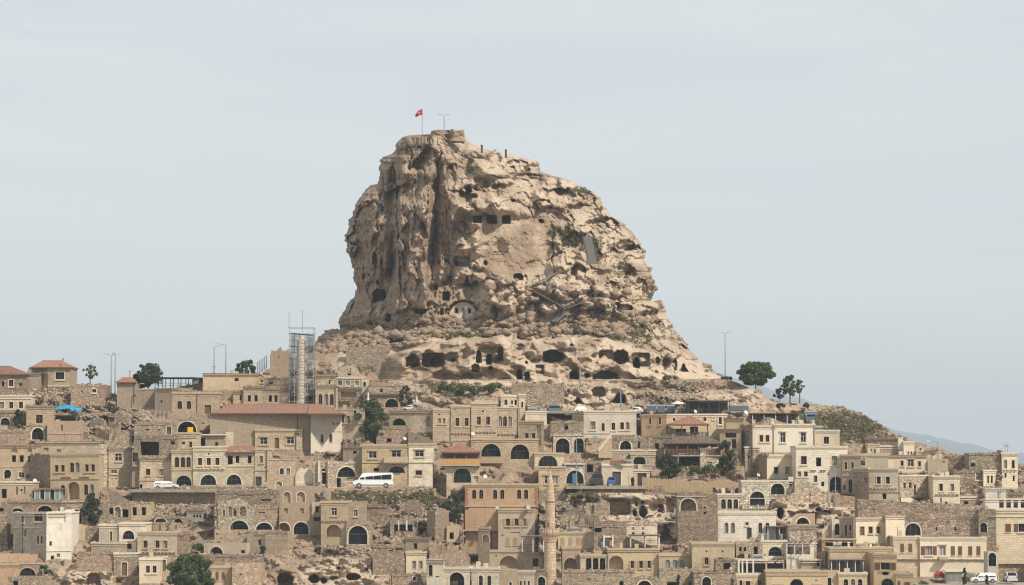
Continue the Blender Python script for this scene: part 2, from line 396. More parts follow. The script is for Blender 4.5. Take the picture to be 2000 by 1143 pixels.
def build_house(label, blocks, name, cat, group):
    b0 = blocks[0]
    ox, oy, oz = P(b0['c'][0][0], b0['base'], b0['Y'])
    root = empty(name, (ox, oy, oz)); tag(root, label, cat, group)
    if b0['c'][0][0] < 1400 and not any(b['ex'] for b in blocks): root.rotation_euler = (0, random.uniform(-.009, .009), 0)
    for b in blocks:
        Y = b['Y']; cs = []
        for px, off in b['c']:
            x, y, z = P(px, b['base'], Y + off); cs.append((x - ox, y - oy))
        xm = sum(c[0] for c in b['c']) / len(b['c'])
        tops = b['top'] if isinstance(b['top'], list) else None
        zt = (P(xm, min(p[1] for p in tops) if tops else b['top'], Y)[2]) - oz
        zb = P(xm, b['base'], Y)[2] - oz; zlow = zb - 4
        colr = COLS[b['col']] if isinstance(b['col'], str) else b['col']
        j = random.uniform(-.16, .10); colr = tuple(max(0, c * (1 + j + random.uniform(-.015, .015))) for c in colr)
        wm = MB(); feats = []
        for tok in b['f'].split(';'):
            tok = tok.split()
            if len(tok) >= 5:
                ty, xs, yt, w, h = tok[:5]
                if ty in 'kc': feats.append((ty, [float(q) for q in xs.split(',')], float(yt), float(w), float(h)))
                else:
                    for x in xs.split(','): feats.append((ty, float(x), float(yt), float(w), float(h)))
        rnd = random.Random(int(b['c'][0][0] * 7 + b['base']))
        ztop_corner = [zt] * len(cs)
        for i in range(len(cs) - 1):
            A = Vector(cs[i]); Bv = Vector(cs[i + 1]); Lg = (Bv - A).length; t = (Bv - A) / Lg; nrm = Vector((t.y, -t.x))
            pxa, pxb = b['c'][i][0], b['c'][i + 1][0]
            fr = lambda u, w, z, A=A, t=t, nrm=nrm: (A.x + t.x * u + nrm.x * w, A.y + t.y * u + nrm.y * w, z)
            def upx(px, py):
                k = (px - 1000) / F / (CA - (571.5 - py) / F * SA)
                return (k * (A.y + oy) - (A.x + ox)) / (t.x - k * t.y)
            def zpy(py, u, px):
                return P(px, py, A.y + oy + t.y * u)[2] - oz
            # outline
            if tops and len(cs) == 2:
                tp = [(upx(x, y), zpy(y, upx(x, y), x)) for x, y in tops][::-1]
                tp[0] = (Lg, tp[0][1]); tp[-1] = (0, tp[-1][1])
            else: tp = [(Lg, zt), (0, zt)]
            if b['jag']:
                q = []; 
                for k in range(len(tp) - 1):
                    (ua, za), (ub, zb2) = tp[k], tp[k + 1]; ns = max(2, int(abs(ub - ua) / .7))
                    for s_ in range(ns + (1 if k == len(tp) - 2 else 0)):
                        f_ = s_ / ns; q.append((ua + (ub - ua) * f_, za + (zb2 - za) * f_ - rnd.random() ** 2 * b['jag']))
                tp = q
            outline = [(0, zlow), (Lg, zlow)] + tp
            polys = [outline]; holes = []; boxes = []
            ztl = min(p[1] for p in tp)
            for f in feats:
                ty, x, yt, w, h = f
                if ty in 'kcq' or (ty not in 'kc' and not (min(pxa, pxb) - .5 <= x <= max(pxa, pxb) + .5)): continue
                uc = upx(x, yt); u0 = upx(x - w / 2, yt); u1 = upx(x + w / 2, yt); z1 = zpy(yt, uc, x); z0 = zpy(yt + h, uc, x)
                if u0 > u1: u0, u1 = u1, u0
                if ty == 'S': wd = (u1 - u0); u0 += wd * .27; u1 -= wd * .27
                u0 = max(u0, .06); u1 = min(u1, Lg - .06)
                if not tops: z1 = min(z1, ztl - .08)
                if u1 - u0 < .15 or z1 - z0 < .15: continue
                if any(u0 < q[1] + .05 and u1 > q[0] - .05 and z0 < q[3] + .05 and z1 > q[2] - .05 for q in boxes): continue
                boxes.append((u0, u1, z0, z1))
                if ty in 's': pts = None
                elif ty in 'apAGPmL': pts = arch_pts(u0, u1, z0, z1, ty in 'G' and w > 20)
                elif ty == 'o': pts = [((u0 + u1) / 2 + (u1 - u0) / 2 * math.cos(a * .785 + .39), (z0 + z1) / 2 + (z1 - z0) / 2 * math.sin(a * .785 + .39)) for a in range(8)]
                else: pts = [(u0, z0), (u1, z0), (u1, z1), (u0, z1)]
                holes.append((ty, u0, u1, z0, z1, pts))
                if pts: polys.append(pts)
            verts = []; faces = []
            for p in polys:
                k = len(verts); verts += [Vector(q) for q in p]; faces.append(list(range(k, k + len(p))))
            try:
                rv, re, rf, ov, oe, of = delaunay_2d_cdt(verts, [], faces, 1, 1e-5)
                for fc, org in zip(rf, of):
                    if 0 in org and len(org) == 1:
                        p = [rv[q] for q in fc]; wm.poly([fr(q.x, 0, q.y) for q in p], [(q.x, q.y) for q in p])
            except Exception as e:
                wm.poly([fr(u, 0, z) for u, z in outline], outline)
            for ty, u0, u1, z0, z1, pts in holes:
                if not pts: continue
                rec = {'n': .6, 'A': .8, 'p': .6, 'o': .5, 'P': .35, 'N': .3}.get(ty, .3); rec = 1.3 if ty == 'P' and u1 - u0 > 2 else rec
                n = len(pts)
                for q in range(n):
                    a, c = pts[q], pts[(q + 1) % n]
                    wm.poly([fr(a[0], 0, a[1]), fr(c[0], 0, c[1]), fr(c[0], -rec, c[1]), fr(a[0], -rec, a[1])], [(a[0], a[1]), (c[0], c[1]), (c[0] + rec, c[1]), (a[0] + rec, a[1])])
                if ty in 'PN': wm.poly([fr(p[0], -rec, p[1]) for p in pts], [(p[0], p[1]) for p in pts])
            tm = M['trim'] if b['cap'] == 'trim' else M['tan_trim'] if b['cap'] == 'tan' else M['dark_trim']
            tl = M['tan_trim'] if b['cap'] in ('tan', 'dark') else M['trim']
            for ty, u0, u1, z0, z1, pts in holes:
                w = u1 - u0; h = z1 - z0; big = w > 2.0
                if ty in 'wWfamGtSe':
                    fm = MB(); e = .09 if big else .07
                    inner = grow(pts, -e)
                    for q in range(len(pts)):
                        a, c = pts[q], pts[(q + 1) % len(pts)]; ia, ic = inner[q], inner[(q + 1) % len(pts)]
                        fm.poly([fr(a[0], -.18, a[1]), fr(c[0], -.18, c[1]), fr(ic[0], -.18, ic[1]), fr(ia[0], -.18, ia[1])])
                    cu = (u0 + u1) / 2
                    if ty == 'G':
                        nb = max(2, int(w / .8))
                        for q in range(1, nb): u = u0 + w * q / nb; hh = z1 - (z1 - z0) * .12 if abs(u - cu) < w * .3 else z0 + h * .62; fm.fbox(fr, u - .035, u + .035, -.22, -.17, z0, hh)
                        fm.fbox(fr, u0, u1, -.22, -.175, z0 + h * .5 - .04, z0 + h * .5 + .04)
                    elif w > .5:
                        fm.fbox(fr, cu - .035, cu + .035, -.22, -.17, z0, z1 - .05)
                        if ty in 'fW' or h > 1.5: fm.fbox(fr, u0 + .02, u1 - .02, -.22, -.175, z0 + h * .64 - .03, z0 + h * .64 + .03)
                    fmat = M['white'] if ty in 'fW' else M['wood'] if ty in 'waSe' else M['dmetal'] if ty == 'G' else M['metal']
                    wo_ = fm.build('window', fmat, root)
                    pm = MB(); pm.poly([fr(p[0], -.24, p[1]) for p in pts]); pm.build('pane', M['teal'] if ty in 'mt' else M['curtain'] if rnd.random() < .16 and ty != 'G' else M['glass'], wo_)
                    par = wo_
                elif ty in 'dD':
                    dm = MB(); dm.prism(fr, pts, -.3, -.2)
                    for q in (.3, .7): dm.fbox(fr, u0 + w * q - w * .13, u0 + w * q + w * .13, -.2, -.17, z0 + h * .12, z0 + h * .85)
                    par = dm.build('door', M['wood'] if ty == 'd' else M['dmetal'], root)
                elif ty == 's':
                    g = None
                    for k in (0, 1):
                        sm = MB(); a = u0 + w * .5 * k + .02; c = a + w * .5 - .04
                        sm.fbox(fr, a, c, .003, .05, z0, z1)
                        nl = 5
                        for q in range(nl): zq = z0 + h * (q + .2) / nl; sm.fbox(fr, a + .06, c - .06, .05, .075, zq, zq + h / nl * .55)
                        g = sm.build('shutter', SHUT(b), root)
                    par = None
                    tmb = MB(); tmb.fbox(fr, u0 - .08, u1 + .08, .002, .10, z0 - .16, z0 - .02); tmb.build('sill', tl, root)
                elif ty == 'A':
                    fm = MB(); nb = max(2, int(w / 1.1))
                    for q in range(1, nb): u = u0 + w * q / nb; fm.fbox(fr, u - .04, u + .04, -.74, -.68, z0, z0 + h * (.62 if abs(u - (u0 + u1) / 2) > w * .3 else .9))
                    fm.fbox(fr, u0, u1, -.73, -.69, z0 + h * .52, z0 + h * .58); par = fm.build('arch_glazing_dark_fill', M['dmetal'], root)
                    pm = MB(); pm.poly([fr(p[0], -.76, p[1]) for p in pts]); pm.build('pane', M['glass'], par)  # dark pane in every arch; where open, it stands for the unlit interior
                else: par = root
                if ty == 'S':
                    for a, c in ((u0 - w * .62, u0 - .06), (u1 + .06, u1 + w * .62)):
                        sm = MB(); sm.fbox(fr, a, c, .003, .05, z0, z1)
                        for q in range(5): zq = z0 + h * (q + .2) / 5; sm.fbox(fr, a + .05, c - .05, .05, .075, zq, zq + h / 5 * .55)
                        sm.build('shutter', SHUT(b), root)
                if ty in 'wWfamGtdDeApPS' and par is not None:
                    e = .2 if ty in 'AGP' and big else .13
                    out = grow(pts, e); sm = MB()
                    n = len(pts)
                    rng = range(1, n) if ty in 'dDApGP' else range(n)      # arches and doors: no band along the floor
                    for q in rng:
                        a, c = pts[q], pts[(q + 1) % n]; oa, oc_ = out[q], out[(q + 1) % n]
                        sm.poly([fr(a[0], .045, a[1]), fr(c[0], .045, c[1]), fr(oc_[0], .045, oc_[1]), fr(oa[0], .045, oa[1])][::-1])
                        sm.poly([fr(oa[0], .045, oa[1]), fr(oc_[0], .045, oc_[1]), fr(oc_[0], -.01, oc_[1]), fr(oa[0], -.01, oa[1])][::-1])
                        sm.poly([fr(a[0], .045, a[1]), fr(c[0], .045, c[1]), fr(c[0], -.02, c[1]), fr(a[0], -.02, a[1])])
                    if ty in 'wWfS' and h < 3: sm.fbox(fr, u0 - .22, u1 + .22, .002, .16, z0 - .26, z0 - .135)
                    if ty == 'f': sm.fbox(fr, u0 - .25, u1 + .25, .002, .2, z1 + .135, z1 + .26)
                    sm.build('surround', tl, par)
            for f in feats:
                ty, x, yt, w, h = f
                if ty in 'kc':
                    xa, xb = x
                    if not (min(pxa, pxb) - 1 <= (xa + xb) / 2 <= max(pxa, pxb) + 1): continue
                    u0 = max(0, upx(xa, yt)); u1 = min(Lg, upx(xb, yt)); z1 = zpy(yt, u0, xa); z0 = zpy(yt + h, u0, xa)
                    if ty == 'c':
                        m_ = MB(); m_.fbox(fr, u0 - (.1 if u0 < .2 else 0), u1 + (.1 if u1 > Lg - .2 else 0), .002, .13, z0, z1); m_.build('string_course', tl, root)
                    else:
                        n = max(2, int((u1 - u0) / (.62 if w == 0 else w)));
                        for q in range(n):
                            m_ = MB(); u = u0 + (u1 - u0) * (q + .5) / n; s_ = (u1 - u0) / n * .27
                            pf = [(0.003, z0), (.12, z0 + (z1 - z0) * .15), (.34, z1 - (z1 - z0) * .3), (.34, z1), (.003, z1)]
                            for ua in (0,):
                                L_ = [fr(u - s_, p[0], p[1]) for p in pf]; R_ = [fr(u + s_, p[0], p[1]) for p in pf]
                                m_.poly(L_); m_.poly(R_[::-1])
                                for z_ in range(5): y_ = (z_ + 1) % 5; m_.poly([L_[z_], R_[z_], R_[y_], L_[y_]])
                            m_.build('corbel', tl, root)
                elif ty == 'q' and min(pxa, pxb) <= x <= max(pxa, pxb):
                    u = upx(x, yt); m_ = MB(); m_.tube(fr(u, .12, zpy(yt + h, u, x)), fr(u, .12, zpy(yt, u, x)), .06); m_.build('drainpipe', M['dmetal'], root)
            if b['cap'] and not tops and not b['jag']:
                m_ = MB(); m_.fbox(fr, -.12, Lg + .12, -.25, .12 + .004 * i, zt - .26, zt + .03 + .003 * i)
                m_.fbox(fr, -.06, Lg + .06, .004, .07 + .004 * i, zt - .62, zt - .50)
                m_.build('cornice', tm, root)
            if b['cap'] in (None, 'dark') and b['wall'] != 'pla' and not tops:
                m_ = MB(); u = 0
                while u < Lg - .2:
                    w_ = rnd.uniform(.25, .6); hh = rnd.choice([.05, .12, .2, .3, .45]); m_.fbox(fr, u, min(Lg, u + w_ - .03), -.35 + rnd.uniform(-.1, .1), .02 + rnd.uniform(0, .1), zt - .1 - b['jag'], zt + hh - b['jag'] * .5); u += w_
                so_ = m_.build('coping_stones', WALL['rub'], root, color=colr)
                if so_: so_['kind'] = 'stuff'
            ztop_corner[i] = tp[-1][1]; ztop_corner[i + 1] = tp[0][1] if i == len(cs) - 2 else ztop_corner[i + 1]
        # ends, back, roof
        d = b['dep']; a = cs[0]; c = cs[-1]; kx = (P(b['c'][0][0], b['base'], Y + d)[0] - P(b['c'][0][0], b['base'], Y)[0]) * 0
        a2 = (a[0], a[1] + d); c2 = (c[0], c[1] + d)
        za, zc = ztop_corner[0], ztop_corner[-1]
        wm.poly([(a2[0], a2[1], zlow), (a[0], a[1], zlow), (a[0], a[1], za), (a2[0], a2[1], za)], [(0, zlow), (d, zlow), (d, za), (0, za)])
        wm.poly([(c[0], c[1], zlow), (c2[0], c2[1], zlow), (c2[0], c2[1], zc), (c[0], c[1], zc)], [(0, zlow), (d, zlow), (d, zc), (0, zc)])
        wm.poly([(c2[0], c2[1], zlow), (a2[0], a2[1], zlow), (a2[0], a2[1], za), (c2[0], c2[1], zc)], [(0, zlow), (9, zlow), (9, za), (0, zc)])
        kx_ = (.35 if b['c'][0][0] > 1390 else 1.0) * (.6 if isinstance(b['col'], str) and b['col'] in ('pale', 'white', 'cream') else 1.1)
        if b['c'][0][0] > 1390 and colr[2] > .3: colr = tuple(c_ * min(1.16, .79 / max(colr)) for c_ in colr)
        wm.build('wall', WALL[b['wall']], root, color=(*colr, kx_))
        if b['cap'] and not tops and len(cs) == 2 and rnd.random() < .5:
            for q_ in range(rnd.choice([1, 1, 2, 3])):
                u = rnd.uniform(.15, .85); X_ = cs[0][0] + (cs[1][0] - cs[0][0]) * u; Y_ = cs[0][1] + (cs[1][1] - cs[0][1]) * u + rnd.uniform(.8, 3); kd = rnd.random(); m_ = MB()
                if kd < .5: m_.tube((X_, Y_, zt - .2), (X_, Y_, zt + rnd.uniform(1.2, 2.4)), .03, n=4); hz = zt + 1.3; m_.box(X_ - .45, X_ + .45, Y_ - .02, Y_ + .02, hz - .02, hz + .02); m_.box(X_ - .3, X_ + .3, Y_ - .02, Y_ + .02, hz - .27, hz - .23); m_.build('aerial', M['dmetal'], root)
                elif kd < .93: w_ = rnd.uniform(.25, .45); m_.box(X_ - w_, X_ + w_, Y_, Y_ + w_ * 1.6, zt - .3, zt + rnd.uniform(.4, 1.0)); m_.build('chimney', WALL['pla'], root, color=colr)
                else: m_.tube((X_ - .7, Y_, zt + .5), (X_ + .7, Y_, zt + .5), .3, n=10); m_.box(X_ - .5, X_ + .5, Y_ - .2, Y_ + .2, zt - .2, zt + .21); m_.build('water_tank', M['metal'], root)
        zr = min(za, zc, zt) - (b['jag'] + .2 if b['jag'] else .12)
        rm = MB(); rm.poly([(x, y + .02, zr) for x, y in cs] + [(c2[0], c2[1], zr), (a2[0], a2[1], zr)]); 
        rm.build('flat_roof', M['roofing'], root)
        if b['cap'] and not tops and not b['jag']:
            pm = MB()
            for (p0, p1) in ((a, a2), (c, c2)): pm = MB(); pm.box(p0[0] - .13, p0[0] + .13, p0[1] + .13, p1[1], zt - .24, zt + .012); pm.build('parapet', tm, root)
        if b['roof']:
            ro = b['roof']; x0, x1, ye, yr, rx0, rx1 = ro[:6]; dd = ro[6] if len(ro) > 6 else d; rc = ro[7] if len(ro) > 7 else (.30, .14, .10)
            def q(px, py, y_): p = P(px, py, y_); return (p[0] - ox, p[1] - oy, p[2] - oz)
            e0 = q(x0, ye, Y - .5); e1 = q(x1, ye, Y - .5); r0 = q(rx0, yr, Y + dd / 2); r1 = q(rx1, yr, Y + dd / 2)
            e3 = (e0[0], Y + dd - oy, e0[2]); e2 = (e1[0], Y + dd - oy, e1[2])
            sl = math.hypot(r0[1] - e0[1], r0[2] - e0[2])
            m_ = MB(); m_.poly([e0, e1, r1, r0], [(e0[0], 0), (e1[0], 0), (r1[0], sl), (r0[0], sl)]); m_.poly([e2, e3, r0, r1], [(e2[0], 0), (e3[0], 0), (r0[0], sl), (r1[0], sl)])
            m_.poly([e1, e2, r1], [(0, 0), (dd, 0), (dd / 2, sl)]); m_.poly([e3, e0, r0], [(0, 0), (dd, 0), (dd / 2, sl)])
            ro_ = m_.build('tiled_roof', M['tile'], root, color=rc)
            m2 = MB(); m2.box(e0[0], e1[0], e0[1], e2[1], e0[2] - .22, e0[2] - .01); m2.build('eaves_board', M['wood'] if len(ro) < 9 else M['white'], ro_)
            if abs(rx1 - rx0) > 3: m3 = MB(); m3.tube(r0, r1, .12, n=5); m3.build('ridge_tiles', M['tile'], ro_, color=rc)
        for exx in b['ex']: extra(exx, b, root, (ox, oy, oz))
    return root
def extra(e, b, root, o):
    """balconies, chimneys ... fixed to a house; e = (kind, x0, x1, ytop, ybottom, ...)"""
    k, x0, x1, yt, yb = e[:5]; Y = b['Y']
    q = lambda px, py, y_: tuple(np.array(P(px, py, y_)) - np.array(o))
    a = q(x0, yb, Y); c = q(x1, yt, Y)
    if k == 'balcony':        # solid parapet
        mt = {'wood': M['lwood'], 'stone': M['tan_trim'], 'iron': M['dmetal'], 'rail': M['wood'], 'trim': M['trim'], 'white': M['white']}[e[5]]
        m = MB(); m.box(a[0], c[0], a[1] - 1.3, a[1] - .003, a[2] - .18, a[2] + .02); s = m.build('balcony', M['tan_trim'], root)
        m = MB()
        if e[5] in ('wood', 'stone', 'trim', 'white'):
            if e[5] == 'wood':
                n = max(4, int((c[0] - a[0]) / .22)); 
                for i in range(n):
                    u = a[0] + (c[0] - a[0]) * i / n; m.box(u + .01, u + (c[0] - a[0]) / n - .01, a[1] - 1.32 - .01 * (i % 2), a[1] - 1.27, a[2] + .02, c[2] - .01)
                m.box(a[0], c[0], a[1] - 1.36, a[1] - 1.24, c[2], c[2] + .08)
            else:
                m.box(a[0], c[0], a[1] - 1.34, a[1] - 1.2, a[2] + .02, c[2]); m.box(a[0], a[0] + .12, a[1] - 1.2, a[1], a[2] + .02, c[2]); m.box(c[0] - .12, c[0], a[1] - 1.2, a[1], a[2] + .02, c[2])
        else:
            n = max(4, int((c[0] - a[0]) / .28)); m.box(a[0], c[0], a[1] - 1.34, a[1] - 1.28, c[2] - .06, c[2])
            for i in range(n + 1): u = a[0] + (c[0] - a[0]) * i / n; m.box(u - .025, u + .025, a[1] - 1.33, a[1] - 1.29, a[2], c[2] - .06)
        m.build('railing', mt, s)
    elif k == 'chimney':
        m = MB(); m.box(a[0], c[0], a[1] + 1.0, a[1] + 1.0 + (c[0] - a[0]), a[2] - .6, c[2]); m.box(a[0] - .08, c[0] + .08, a[1] + .92, a[1] + 1.08 + (c[0] - a[0]), c[2], c[2] + .14)
        m.build('chimney', WALL['pla'], root, color=COLS[e[5] if len(e) > 5 else 'pale'])
    elif k == 'band':
        m = MB(); m.box(a[0], c[0], a[1] - .5, a[1] + .1, a[2], c[2]); m.build(e[6] if len(e) > 6 else 'lintel', M[e[5]], root)
    elif k == 'panel':       # coloured flat thing fixed to the wall
        m = MB(); m.box(a[0], c[0], a[1] - .12, a[1] - .01, a[2], c[2]); m.build(e[6], M[e[5]], root)
    elif k == 'post':
        m = MB(); m.box(a[0], c[0], a[1] - .5 - (c[0] - a[0]), a[1] - .5, a[2], c[2]); m.build('pillar', M[e[5]], root)
    elif k == 'quoin':
        n = int((c[2] - a[2]) / .34)
        for i in range(n):
            w = (c[0] - a[0]) * (1 if i % 2 else .66); m = MB(); z = a[2] + i * (c[2] - a[2]) / n
            if len(e) > 6: m.box(a[0], a[0] + w, a[1] - .04, a[1] + .1, z, z + (c[2] - a[2]) / n - .03)
            else: m.box(c[0] - w, c[0], a[1] - .04, a[1] + .1, z, z + (c[2] - a[2]) / n - .03)
            m.build('quoin', M[e[5]], root)
M['brick'] = simple('red_brick', (.34, .16, .11), .9, .1, 0, .2, 3)
M['blue'] = simple('blue_paint', (.05, .18, .30), .6); M['red'] = simple('red_paint', (.30, .03, .03), .6)
M['turq'] = simple('turquoise_cloth', (.08, .42, .50), .8); M['yellow'] = simple('yellow_paint', (.80, .45, .04), .7); M['vent'] = M['dmetal']

# ------------------------------------------------------------------ things
def YT(px, py, off=0.0): return float(terrY(np.array([px * 1.0]), np.array([py * 1.0]))[0]) + off
def lamp(px, top, base, arms, label, Y, group='street lamps on tall steel posts', armpx=8):
    x, y, z = P(px, base, Y); zt = P(px, top, Y)[2] - z; s = Y / F
    r = empty('street_lamp', (x, y, z)); tag(r, label, 'street lamp', group)
    m = MB(); m.tube((0, 0, -.6), (0, 0, zt * .97), .13, .06, 8); m.tube((0, 0, -.6), (0, 0, .3), .22, .22, 8); m.build('pole', M['metal'], r)
    for a in arms:
        e = (a * armpx * s, 0, zt); m = MB(); m.tube((0, 0, zt * .955), (a * armpx * s * .35, 0, zt * .985), .055, .05); m.tube((a * armpx * s * .35, 0, zt * .985), e, .05, .045); ar = m.build('arm', M['metal'], r)
        m = MB(); x0, x1 = sorted((e[0] - a * .1, e[0] + a * .75)); m.hexa([(x0, -.16, zt - .05), (x1, -.12, zt - .02), (x1, .12, zt - .02), (x0, .16, zt - .05), (x0 + .05, -.1, zt + .1), (x1 - .05, -.08, zt + .08), (x1 - .05, .08, zt + .08), (x0 + .05, .1, zt + .1)])
        m.build('lamp_head', M['metal'], ar)
    return r
def leaf_cloud(cx, cy, cz, rx, ry, rz, n, size, rng, V, Fc, clumps=None):
    for i in range(n):
        if clumps is not None:
            c = clumps[rng.integers(len(clumps))]; d = rng.normal(size=3); d /= np.linalg.norm(d); rr = c[3] * (.55 + .45 * rng.random()); p = np.array(c[:3]) + d * rr * np.array([1, 1, .8])
        else:
            d = rng.normal(size=3); d /= np.linalg.norm(d); p = np.array([cx, cy, cz]) + d * np.array([rx, ry, rz]) * rng.random() ** .4
        a = rng.normal(size=3); a /= np.linalg.norm(a); b = np.cross(a, rng.normal(size=3)); b /= np.linalg.norm(b)
        s = size * (.6 + .8 * rng.random()); k = len(V)
        V += [p - a * s, p + b * s * .55, p + a * s, p - b * s * .55]; Fc.append((k, k + 1, k + 2, k + 3))
def tree(px, base, top, width, label, Y, mat='leaf', dens=1.0, trunk_px=None, group=None, nclump=22, name='tree', seed=None, lean=0, size=.28, low=.32):
    x, y, z = P(px, base, Y); h = P(px, top, Y)[2] - z; w = width * Y / F / 2
    rng = np.random.default_rng(seed if seed is not None else int(px * 3 + base))
    r = empty(name, (x, y, z)); tag(r, label, 'tree', group)
    m = MB(); tr = max(.07, h * .028); hub = (lean * .4, 0, h * (low + .05)); m.tube((0, 0, -.8), hub, tr, tr * .75, 7)
    cl = []
    nclump = int(nclump * 1.5); size *= .82
    for i in range(nclump):
        a = rng.random() * 6.283; t = rng.random(); el = low + (1 - low) * (i + .5) / nclump * .93
        prof = math.sin(min(1, max(.05, (el - low) / (1 - low) * .9 + .12)) * math.pi) ** .55
        rr = w * prof * (.35 + .72 * t); cr = w * rng.uniform(.1, .25)
        cx_, cy_, cz_ = lean * el + math.cos(a) * rr * .85, math.sin(a) * rr * .85, min(h - cr * .8, h * el)
        cl.append((cx_, cy_, cz_, cr)); 
        if i % 2 == 0: m.tube(hub, (cx_, cy_, cz_), tr * .4, tr * .1, 5)
    m.build('trunk', M['bark'], r)
    V = []; Fc = []; leaf_cloud(0, 0, 0, 0, 0, 0, int(1500 * dens * max(1, nclump / 14)), size, rng, V, Fc, cl)
    me = np_mesh('crown', np.array(V), np.array(Fc), M[mat]); link('crown', me, r)
    return r
def bush(px, base, top, width, label, Y, mat='leafd', group=None, n=500, name='bush', size=.2):
    x, y, z = P(px, base, Y); h = P(px, top, Y)[2] - z; w = width * Y / F / 2
    rng = np.random.default_rng(int(px * 5 + base)); V = []; Fc = []
    cl = [(rng.uniform(-.75, .75) * w, rng.uniform(-.6, .6) * min(w, 2.5), h * rng.uniform(.15, .62), max(.3, min(w, h) * rng.uniform(.3, .45))) for i in range(max(5, int(w * 3)))]
    leaf_cloud(0, 0, 0, 0, 0, 0, n, size, rng, V, Fc, cl)
    me = np_mesh(name, np.array(V), np.array(Fc), M[mat]); o = link(name, me, None, (x, y, z)); tag(o, label, 'bush', group); return o
def dish(px, py, r_, label, Y, turn=.5, name='satellite_dish'):
    x, y, z = P(px, py, Y); r = r_ * Y / F
    o = empty(name, (x, y, z - r * 1.6), turn); tag(o, label, 'satellite dish', 'satellite dishes on the roofs')
    m = MB(); c = Vector((0, 0, r * 1.6)); ax = Vector((0, -1, .45)).normalized(); t = Vector((1, 0, 0)); q = ax.cross(t)
    rings = [[c + (t * math.cos(a * .524) + q * math.sin(a * .524)) * r * k + ax * (r * .28 * k * k) for a in range(12)] for k in (.02, .5, 1)]
    for k in (0, 1):
        for a in range(12): b_ = (a + 1) % 12; m.poly([rings[k][a], rings[k][b_], rings[k + 1][b_], rings[k + 1][a]])
    m.build('reflector', M['white'], o, True)
    m = MB(); m.tube((0, .1, -.3), (0, .1, r * 1.5), .04); m.build('mast', M['metal'], o)
    m = MB(); m.tube(rings[2][9], c + ax * r * 1.1, .02); m.tube(c + ax * r * 1.05, c + ax * r * 1.25, .05); m.build('feed_arm', M['metal'], o)
def pergola(x0, x1, top, base, label, Y, dep=3.5, mat='wood', roof=True, n=4, name='pergola', fill=None, posts='white'):
    a = P(x0, base, Y); b = P(x1, top, Y); w = b[0] - a[0]; h = b[2] - a[2]
    r = empty(name, a); tag(r, label, name.replace('_', ' '))
    for i in range(n):
        for yy in (0, dep):
            m = MB(); u = w * i / (n - 1); m.box(u - .07, u + .07, yy - .07, yy + .07, -.3, h - .13); m.build('post', M[posts], r)
    m = MB(); m.box(-.2, w + .2, -.1, .05, h - .125, h); m.build('beam', M[mat], r); m = MB(); m.box(-.2, w + .2, dep - .1, dep + .05, h - .125, h); m.build('beam', M[mat], r)
    k = max(4, int(w / .6))
    if roof: m = MB(); m.box(-.3, w + .3, -.4, dep + .3, h + .004, h + .10); m.build('canopy', M[mat], r)
    else:
        for i in range(k): m = MB(); u = w * i / (k - 1); m.box(u - .05, u + .05, -.4, dep + .3, h + .003, h + .12); m.build('slat', M[mat], r)
    if fill: m = MB(); m.box(0, w, dep + .08, dep + .14, 0, h - .14); m.build('back_panel', M[fill], r)
    m = MB(); m.box(0, w, -.03, .0, .9, .96); m.box(0, w, -.03, .0, .45, .49)
    for i in range(k): u = w * i / (k - 1); m.box(u - .02, u + .02, -.035, -.005, 0, .9)
    m.build('railing', M['dmetal'], r)
    return r
